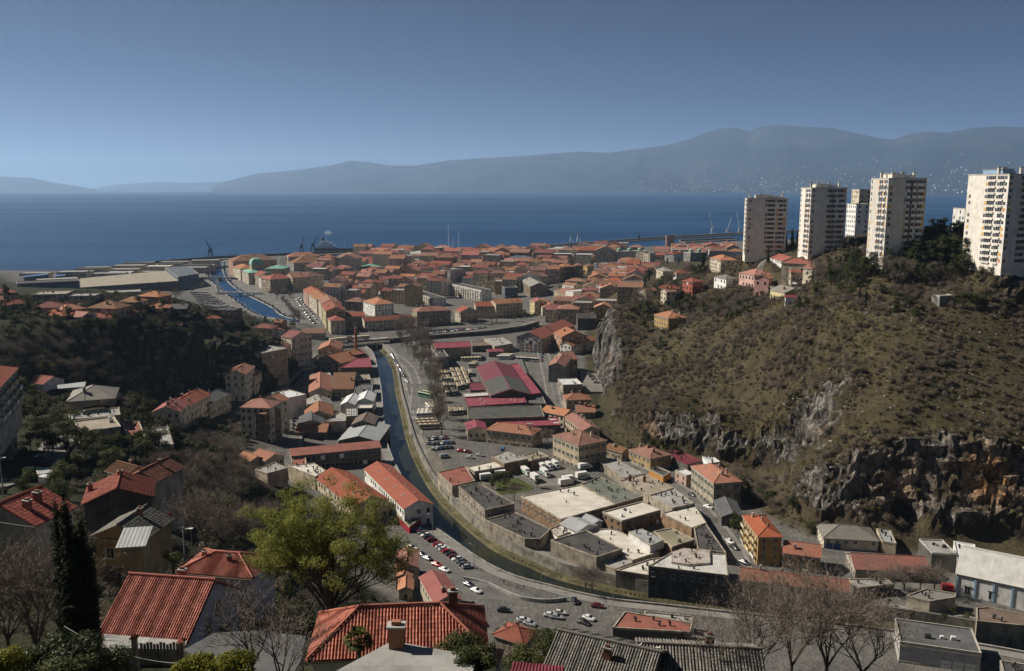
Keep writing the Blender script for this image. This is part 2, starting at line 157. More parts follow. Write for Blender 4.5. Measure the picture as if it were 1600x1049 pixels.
('house','house','grey-white house at the left edge beside the parked cars',-149.9,250.4,60.2,19.6,6.6,9.0,5.2,'flat','rustred','grey',{'f': 2}),
('canopy','carport','beige awning above the white car on the left street',-121.7,221.6,62.5,31.5,4.4,5,3.8,'open','tin','open',{'maxw': 5}),
('villa','house','long villa with dark red roof at the left of the plateau',-256.1,485.9,70.6,9.7,15.1,12.0,3.0,'hip','dkred','tan',{'f': 2}),
('villa','house','villa with wide orange hipped roof on the plateau',-244.5,484.0,68.7,46.5,13.0,12.0,3.9,'hip','orange','tan',{'f': 2}),
('villa','house','villa with red roof and white side wall at the ravine edge',-247.1,475.3,68.3,-17.1,16.1,10.0,2.5,'hip','red','whitew',{'f': 2}),
('villa','house','small orange-roofed villa beside the white side wall',-236.5,478.4,65.5,-25.2,13.8,10.0,4.1,'gx','orange','whitew',{'f': 2}),
('villa','house','villa with red hipped roof nearest to the ravine',-230.4,486.2,62.7,12.0,14.1,12.0,4.3,'hip','red','cream',{'f': 2}),
('villa','house','large brown-roofed villa in the middle of the plateau',-229.8,499.8,64.6,-10.2,18.5,15.0,6.9,'hip','brown','tan',{'f': 3}),
('villa','house','weathered double villa behind the brown-roofed villa',-253.1,584.5,57.9,0.0,14.8,14.0,5.8,'hip','brown','tan',{'f': 3}),
('villa','house','tall salmon villa with orange roof and chimneys on the plateau',-250.0,613.3,54.0,-14.8,17.3,14.0,9.8,'hip','orange','salmon',{'f': 3,'ch': 4}),
('villa','house','salmon villa with bright orange hipped roof and a conifer beside it',-239.1,594.2,52.8,9.4,14.3,13.0,5.4,'hip','orange','salmon',{'f': 2}),
('villa','house','low red-roofed villa under the dark cedar',-220.4,504.7,63.3,7.9,9.1,10.0,3.7,'hip','red','tan',{'f': 1}),
('villa','house','small orange-roofed house at the right end of the plateau',-222.8,601.1,46.2,8.0,10.6,10.0,4.5,'hip','red','stone',{'f': 1}),
('villa','house','square house with red pyramid roof above the boat channel',-220.9,645.9,36.3,19.1,9.6,9.0,6.7,'hip','red','tan',{'f': 2}),
('villa','house','tiny orange roof among trees near the cliff corner',-224.7,586.5,43.5,12.8,6.2,7.0,4.3,'gx','orange','tan',{'f': 1}),
('villa','house','red-roofed house cut by the left edge of the picture',-334.5,575.3,64.3,46.4,16.7,12.0,6.2,'hip','red','brown',{'f': 2}),
('villa','house','ochre house at the far left edge below the red roof',-319.5,543.9,64.8,41.5,9.3,10.0,5.2,'gx','orange','ochre',{'f': 2}),
('villa','house','pink low roofs between ochre house and conifers',-276.0,480.9,70.9,62.9,11.1,9.0,4.7,'gx','dkred','pink',{'f': 1}),
('villa','house','dark gabled house behind the salmon villa',-228.4,602.2,49.6,8.2,11.1,12.0,7.1,'gx','dgrey','dark',{'f': 2}),
('office_block','house','dark flat-roofed office block above the car park by the channel',-215.1,660.0,29.6,-17.0,17.5,14.0,17.8,'flat','felt','dark',{'f': 4}),
('flat_block','house','long beige flat-roofed block behind the plateau villas',-300.2,574.3,63.3,11.8,20.5,19.8,6.9,'flat','tan','tan',{'f': 3}),
('flat_block','house','lower grey flat-roofed block beside the beige block',-280.0,574.7,62.6,8.5,16.8,14.0,6.2,'flat','ltgrey','tan',{'f': 2}),
('flat_block','house','long pale flat roof in front of the port sheds',-340.2,768.1,43.0,24.3,28.0,18.0,5.0,'flat','ltgrey','tan',{'f': 1}),
('port_shed','warehouse','long dark port shed with ribbed wall',-525.1,995.5,17.4,30.0,62.3,28.0,14.9,'flat','felt','slate',{'nw': 1}),
('port_shed','warehouse','lower dark shed in front of the long dark port shed',-527.8,993.7,18.6,22.1,62.7,14.0,8.3,'flat','ltgrey','slate',{'nw': 1}),
('palace','house','long salmon harbour palace with orange roof at the channel mouth',-403.0,1371.5,2.2,-62.6,38.5,65.9,23.4,'hip','brown','salmon',{'f': 5,'ch': 6}),
('canal_house','house','cream house with orange hipped roof next to the green-domed block',-395.2,1301.4,2.2,-58.0,40.0,22.0,17.7,'hip','orange','cream',{'f': 5}),
('domed_block','house','cream block with copper green roof and a square green dome',-361.7,1249.5,2.2,-61.6,42.2,32.7,17.0,'hip','green','cream',{'f': 5,'dome': 1,'maxw': 45}),
('market_hall','house','low building with copper green hipped roof behind the domed block',-354.4,1334.5,2.2,0.0,28.1,34.0,14.3,'hip','green','tan',{'f': 3}),
('canal_house','house','narrow house with pinkish roof beside the domed block',-344.4,1222.0,2.2,-58.8,32.9,22,15.1,'gx','dkred','tan',{'f': 5,'maxw': 22}),
('canal_house','house','white narrow house on the canal front',-330.5,1182.7,2.2,-59.8,22.9,14.0,14.6,'gx','brown','whitew',{'f': 5,'maxw': 18}),
('canal_block','house','big canal corner block with red roof and shaded front',-306.6,1146.8,2.2,43.9,31.9,24.0,18.2,'hip','red','tan',{'f': 5,'ch': 5}),
('canal_block','house','orange-roofed middle of the big canal block',-282.1,1155.2,2.2,35.9,22.0,24.0,19.3,'gx','orange','tan',{'f': 5,'ch': 4}),
('canal_block','house','brown-roofed end of the big canal block',-268.7,1169.7,2.2,56.6,26.6,24.0,19.3,'hip','brown','tan',{'f': 5,'ch': 4}),
('palace','house','grey five-storey palace with rows of dormers',-337.3,1458.0,2.2,-62.5,54.8,60,13.4,'hip','brown','grey',{'f': 5,'ch': 12,'maxw': 60}),
('block','house','dark grey block left of the palace with dormers',-376.6,1476.2,2.2,-36.5,14.8,16.0,19.3,'flat','felt','grey',{'f': 5}),
('block','house','orange-roofed block behind the palace with dormers',-348.0,1471.3,2.2,20.1,51.2,28.0,21.3,'hip','orange','cream',{'f': 5,'ch': 4}),
('block','house','small cream block with orange roof in the middle of the old town',-288.5,1397.1,2.2,-14.6,22.9,16.0,8.4,'hip','orange','cream',{'f': 4}),
('canal_house','house','pink-roofed first house of the row facing the tree-lined car park',-229.0,1012.8,2.2,-70.9,49.5,18.0,16.3,'gx','red','pink',{'f': 5}),
('canal_house','house','second house of the row facing the tree-lined car park',-209.8,961.8,2.2,-69.2,62.3,18.0,17.3,'gx','orange','cream',{'f': 5}),
('canal_house','house','third house of the row facing the tree-lined car park',-189.5,905.9,2.2,-73.8,45.2,18.0,19.7,'gx','brown','cream',{'f': 5}),
('canal_house','house','fourth house of the row facing the tree-lined car park',-172.0,842.9,3.7,-73.8,48.4,18.0,19.8,'gx','dkred','yellowp',{'f': 5}),
('corner_house','house','cream corner house with a pink hipped roof near the rail bridge',-166.5,819.5,4.1,-70.5,39.9,12.8,13.1,'hip','red','cream',{'f': 5}),
('corner_house','house','red-roofed block with square windows beside the corner house',-151.1,836.9,3.7,10.1,18.8,15.0,13.1,'gx','red','tan',{'f': 5}),
('long_block','house','long low block with brown red roof along the rail line',-120.3,836.3,3.6,23.9,46.4,14.0,9.9,'gx','dkred','cream',{'f': 3,'ch': 6}),
('hotel','house','large tan block with brown hipped roof behind the bare trees',-79.7,865.3,3.5,-67.0,16.2,34.6,14.6,'hip','orange','tan',{'f': 4,'ch': 4}),
('long_block','house','cream end house with red roof of the long shaded block',-46.3,886.1,3.6,-62.3,13.8,19.2,10.9,'gx','red','cream',{'f': 3,'maxw': 20}),
('long_block','house','middle of the long shaded block with a red roof',-28.3,913.4,3.7,9.0,20.8,17.0,12.6,'gx','red','tan',{'f': 4,'ch': 1}),  # tan wall colour stands in for shade on a cream front
('long_block','house','right part of the long shaded block with roof windows',-6.3,915.8,3.9,25.8,30.8,17.0,15.1,'gx','orange','tan',{'f': 4,'ch': 4}),  # cream wall coloured tan, the shade is in the colour
('apartment_slab','house','white apartment slab with rows of balconies in the old town',-102.2,1047.1,2.2,-64.4,87.2,16,9.2,'flat','felt','whitew',{'f': 6,'bal': 1,'maxw': 16}),
('apartment_slab','house','white apartment slab with long banded balconies',-50.7,1072.9,2.4,-60.3,82.6,14,14.9,'flat','felt','whitew',{'f': 6,'bal': 1,'maxw': 14}),
('office_tower','house','grey office tower with a dark stairwell strip',-80.0,1207.3,2.2,-32.5,11.2,30.5,23.0,'flat','felt','lilac',{'f': 9}),
('glass_tower','house','small dark glass tower with white vertical bands',-2.6,1062.1,4.7,-74.1,14.0,16.2,13.3,'flat','felt','slate',{'f': 7}),
('fire_wall','house','block with a blank yellow wall behind the dark glass tower',-16.8,1104.6,4.4,0.0,8.2,18.0,16.7,'flat','ltgrey','yellow',{'nw': 1}),
('gable_house','house','brown gable-ended house with grey roof above the street',27.3,1078.4,7.1,-81.5,67.0,21.3,13.6,'gx','greytile','brown',{'f': 4}),
('long_house','house','long cream house with brown hipped roof behind the grey roof',27.9,1156.2,7.5,8.2,38.4,16.0,14.9,'hip','brown','cream',{'f': 3}),
('school','house','left wing of the ochre school with brown roof',58.1,1179.9,11.2,-80.4,17.6,19.2,20.5,'hip','brown','yellow',{'f': 4}),
('school','house','dark shaded centre of the ochre school with arched portal',72.7,1193.0,12.5,18.7,19.6,16.0,19.2,'hip','orange','brown',{'f': 4}),  # brown wall puts the shade of this ochre centre into colour
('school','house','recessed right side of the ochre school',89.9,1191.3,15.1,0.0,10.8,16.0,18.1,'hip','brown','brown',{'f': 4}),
('school','house','right wing of the ochre school',110.1,1248.2,15.0,-68.7,14.3,14.8,12.0,'hip','brown','yellow',{'f': 4}),
('long_block','house','long ochre block with red roof by the waterfront',89.2,1586.2,2.2,-56.0,43.7,90,7.8,'hip','red','yellow',{'f': 4,'ch': 6,'maxw': 90}),
('office_block','house','blue glass office block right of the school',119.9,1225.1,17.4,-66.5,7.3,9.8,15.1,'flat','felt','slate',{'f': 6}),
('office_block','house','white modern office block with stepped roof',141.5,1262.6,17.2,-64.6,15.4,22.6,12.5,'flat','ltgrey','whitew',{'f': 5,'maxw': 30}),
('block','house','white block with a red hipped roof behind the white office',178.8,1345.8,15.9,-36.7,30.9,16.0,11.6,'hip','red','whitew',{'f': 3}),
('block','house','beige windowless slab left of the shaded office',201.0,1377.3,16.8,-28.6,10.9,18.0,19.3,'flat','ltgrey','cream',{'nw': 1}),
('block','house','shaded office slab with a cream end wall',211.5,1361.9,18.2,-43.2,12.4,15.1,17.7,'flat','felt','cream',{'f': 5,'maxw': 22}),
('block','house','white block with red roof below the brown tower',261.9,1431.2,16.5,-34.3,15.7,35,14.1,'hip','red','whitew',{'f': 4,'maxw': 35}),
('brown_tower','tower','brown square tower block with a grid of windows by the harbour',346.8,1946.8,2.2,-140.5,26.1,4,28.5,'flat','felt','salmon',{'f': 7}),
('domed_hall','house','grey hall with small green domes near the harbour',290.5,1404.0,19.3,17.9,28.8,22.0,15.1,'flat','green','grey',{'f': 3,'dome': 2}),
('ornate_palace','house','cream ornate palace with green cupolas on the waterfront',206.6,1553.5,7.0,10.0,57.2,26.0,18.4,'flat','ltgrey','cream',{'f': 3,'dome': 3}),
('big_house','house','tall cream house with orange roof and terrace below the towers',155.9,652.0,76.0,-83.3,23.0,12.1,10.1,'hip','orange','cream',{'f': 4}),
('villa','house','cream villa with grey hipped roof among gardens',139.0,799.9,52.5,-82.0,20.5,10.5,11.1,'hip','greytile','cream',{'f': 2}),
('villa','house','villa with wide red hipped roof beside the grey-roofed villa',149.5,768.2,58.2,-80.3,7.7,15.8,6.4,'hip','red','whitew',{'f': 2}),
('villa','house','red-painted villa with red roof on the hill edge',128.6,626.2,62.9,-59.7,10.4,9.5,9.7,'hip','red','redw',{'f': 3}),
('villa','house','white three-storey villa with grey roof on the hill',148.6,612.7,68.4,-70.7,15.1,8.6,7.8,'hip','greytile','whitew',{'f': 2}),
('villa','house','terrace house with orange roof next to the pink house',164.8,595.1,71.6,-69.7,17.3,14.8,9.2,'hip','orange','pink',{'f': 2}),
('villa','house','bright pink house with stair-stepped porch',163.0,570.2,67.4,-32.1,9.3,9.3,13.4,'gy','orange','pinkb',{'f': 2}),
('villa','house','low yellow house with grey roof below the pink house',164.4,524.5,69.9,-76.6,16.5,12.8,7.5,'gx','greytile','yellowp',{'f': 1}),
('villa','house','small white house with wine red roof beside the yellow house',156.2,491.6,71.4,-14.1,5.8,7.0,6.7,'gx','wine','whitew',{'f': 1}),
('villa','house','white house with orange roof below the first tower',185.3,599.3,84.7,-90.6,28.6,12.0,5.4,'gx','red','whitew',{'f': 2}),
('villa','house','stone house with red hipped roof below the second tower',182.0,560.8,76.1,-30.3,18.2,12.0,15.1,'hip','red','stone',{'f': 2}),
('villa','house','tiny porch house with orange roof beside the stone house',179.0,556.0,77.3,0.0,7.5,6.0,8.6,'hip','red','stone',{'f': 1}),
('villa','house','square beige house with orange gabled roof beside the road',186.2,545.2,78.6,-54.4,6.5,11.2,10.6,'gx','orange','cream',{'f': 2}),
('villa','house','beige low house on the hill crest between the towers',208.5,576.4,96.7,-88.3,15.5,21.1,4.7,'gx','tan','tan',{'f': 1}),
('villa','house','dark-roofed villa under the red-painted villa',112.6,628.3,59.5,-10.6,14.1,11.0,7.9,'hip','dkred','stone',{'f': 2}),
('villa','house','narrow house with orange roof and pale side wall on the slope',108.6,608.9,57.8,18.8,7.7,8.0,9.6,'gx','orange','cream',{'f': 3}),
('villa','house','low orange roof at the left of the hill gardens',100.0,648.9,51.7,42.0,11.9,8.0,11.4,'gx','orange','cream',{'f': 1}),
('hill_house','house','lone yellow house with orange hipped roof on the scrubby hillside',103.9,573.7,46.3,-71.0,18.8,13.2,8.8,'hip','orange','yellow',{'f': 3,'ch': 3,'det': 1}),
('villa','house','white villa with red roof at the foot of the hill',101.7,977.4,19.8,-53.7,10.4,11.6,10.2,'hip','red','whitew',{'f': 3}),
('villa','house','orange-roofed brick house in front of the cypress',131.0,1085.1,22.6,-22.4,13.5,14.0,7.4,'hip','orange','salmon',{'f': 2}),
('town_block','house','tan hipped house facing the garden below the school',66.3,993.7,9.1,-70.2,38.3,25.0,11.3,'hip','brown','tan',{'f': 3,'maxw': 30}),
('town_block','house','long house with brown roof behind the white low roofs',79.8,1096.0,13.4,-24.3,23.8,15.0,8.9,'hip','brown','tan',{'f': 2}),
('town_block','house','white low flat roofs in the town gardens',75.0,970.1,10.0,33.6,28.6,14.0,15.0,'flat','white','whitew',{'f': 1}),
('town_block','house','white angular house left of the low flat roofs',71.7,1057.1,12.4,-55.9,22.1,11.0,9.1,'gx','brown','whitew',{'f': 2}),
('town_block','house','blank tan apartment house with orange pyramid roof',54.8,849.7,5.1,-8.4,20.2,16.0,17.0,'hip','orange','tan',{'f': 3}),
('town_block','house','yellow narrow house beside the dark street',27.7,926.9,4.9,-71.5,14.6,13.3,14.0,'gx','red','yellowp',{'f': 4,'maxw': 14}),
('town_block','house','orange-roofed house with an open side yard',36.6,932.5,5.4,-80.1,44.7,18,8.8,'gx','orange','cream',{'f': 4,'maxw': 18}),
('old_hall','warehouse','dark ruined hall at the foot of the cliff',69.7,820.5,5.8,0.0,17.2,16.0,11.8,'gx','felt','dark',{'nw': 1}),
('terminal','warehouse','white glass ferry terminal on the pier',-170.2,1654.7,2.2,-41.7,31.7,26.0,14.3,'flat','white','whitew',{'f': 2}),
('terminal','warehouse','lower white annex of the ferry terminal',-164.8,1724.9,2.2,-0.0,19.0,22.0,8.3,'flat','white','whitew',{'f': 1}),
('palace','house','palace with flat green roof and cornice by the harbour',-187.0,1591.5,2.2,-58.2,22.3,49.2,10.9,'flat','green','tan',{'f': 4,'maxw': 70}),
('palace','house','cream block with brown red roof right of the ship',-284.0,1561.7,2.2,-65.9,61.4,33.2,12.9,'hip','brown','cream',{'f': 5,'ch': 5}),
('palace','house','yellow theatre-side block with long orange roof',-234.7,1518.0,2.2,-61.4,47.3,75.4,6.7,'hip','red','yellowp',{'f': 4,'maxw': 80}),
('theatre','house','theatre with copper green roof and arched side windows',-230.7,1439.3,2.2,-55.5,27.5,28.8,6.5,'hip','green','cream',{'f': 3,'maxw': 34}),
('block','house','pink block with red roof behind the old town',-178.0,1396.4,2.2,-17.3,24.2,16.0,7.7,'gx','red','pink',{'f': 3}),
('round_block','house','cream building with rounded corner and low red roof',-136.2,1446.4,2.2,-39.0,12.6,21.1,12.1,'flat','red','cream',{'f': 4,'maxw': 30}),
('block','house','long brown block with dark red roof behind the office tower',-68.0,1429.5,2.2,-9.5,47.1,26.0,12.6,'hip','dkred','tan',{'f': 4,'ch': 5}),
('block','house','dark flat-roofed hall on the waterfront',-45.3,1579.9,2.2,-49.1,67.7,33.1,7.8,'flat','felt','tan',{'f': 3,'maxw': 50}),
('block','house','grey green roofed block on the waterfront',14.3,1473.8,2.2,-8.0,37.1,22.0,18.3,'hip','slate','tan',{'f': 4}),
('block','house','purple brown pair of blocks before the waterfront',3.7,1465.0,2.2,21.1,45.4,20.0,12.4,'flat','felt','salmon',{'f': 4}),
('block','house','market pavilion with pale green roof',-28.9,1423.7,2.2,-36.9,24.4,26.4,5.8,'gx','paleg','cream',{'f': 2,'maxw': 30}),
('round_church','church','low round church with wide red conical roof',-9.3,1303.3,3.3,0.0,28.8,18.0,8.8,'hip','red','cream',{'f': 2}),
('block','house','ochre house with orange roof right of the yellow wall',6.2,1175.2,6.5,-34.1,19.2,14.0,9.5,'hip','orange','ochre',{'f': 3}),
('white_church','house','white gabled hall with bright white roof in the old town',-199.3,1052.5,2.2,0.0,21.3,18.0,10.3,'gx','white','whitew',{'nw': 1}),
('block','house','stepped white apartment block with dark flat roofs',-152.5,1098.7,2.2,-60.0,50.9,12.2,4.5,'flat','felt','whitew',{'f': 5,'maxw': 18}),
('block','house','grey white apartment block left of the balcony slab',-132.3,1085.0,2.2,-25.8,21.0,15.0,14.0,'flat','felt','lilac',{'f': 6}),
('tall_house','house','tall white house with orange hipped roof and blank grey side',-143.1,937.7,2.2,-58.8,32.2,21.6,13.9,'hip','orange','whitew',{'f': 5,'ch': 3}),
('block','house','weathered hipped house in the shaded courtyard',-172.2,974.4,2.2,-19.7,21.4,17.0,10.7,'hip','brown','brown',{'f': 4}),
('block','house','dark courtyard wing behind the canal row',-183.3,895.5,2.5,10.6,17.4,16.0,15.9,'gx','dkred','brown',{'f': 4}),
('house','house','dark red hipped house below the office block by the channel',-208.6,737.0,11.9,-10.7,18.0,12.0,9.6,'hip','dkred','tan',{'f': 2}),
('house','house','narrow brick red house next to the dark red hipped house',-203.5,766.8,10.4,-13.7,7.7,10.0,11.2,'gx','brown','salmon',{'f': 3}),
('house','house','white-gabled house on the slope beside the brick red house',-202.9,750.7,10.0,-59.4,24.7,9.0,7.2,'gx','dkred','whitew',{'f': 2}),
('station_shed','shed','cream market shed with brown roof beside the rail bridge',-175.4,772.9,4.9,7.6,19.3,14.0,6.5,'gx','brown','cream',{'f': 1}),
('tower_block','tower','first tower block from the left on the ridge',178.6,627.9,92.4,-9,27.4,16,38,'flat','ltgrey','tower',{'f': 12,'tower': 1}),
('tower_block','tower','second tower block on the ridge with twin vent stacks',200.3,575.0,95.8,0,22.6,20,42,'flat','ltgrey','tower',{'f': 13,'tower': 1}),
('tower_block','tower','third tower block on the ridge,standing in front of the pines',199.6,463.0,102.9,0,19.4,22,40,'flat','ltgrey','tower',{'f': 13,'tower': 1}),
('tower_block','tower','tower block cut by the right picture edge with a blue roof pavilion',231.4,423.3,103.5,11,15.2,27,41,'flat','ltgrey','tower',{'f': 14,'tower': 1}),
('tower_block','tower','lower white block between the second and third towers',255.9,659.0,93.8,0,10.3,18,32,'flat','ltgrey','whitew',{'f': 9}),
('tower_block','tower','pale tower top showing behind the lower white block',288.6,738.0,87.9,0,10.4,16,48,'flat','dkred','cream',{'f': 13}),
('tower_block','tower','white slab edge peeping out left of the blue-topped tower',270.2,527.0,98.0,0,11.9,14,28,'flat','ltgrey','whitew',{'f': 8}),
('hut','shed','small concrete hut in the scrub on the plateau',203.2,413.5,84.2,-78.2,6.2,8.2,4.3,'flat','ltgrey','grey',{'nw': 1})]
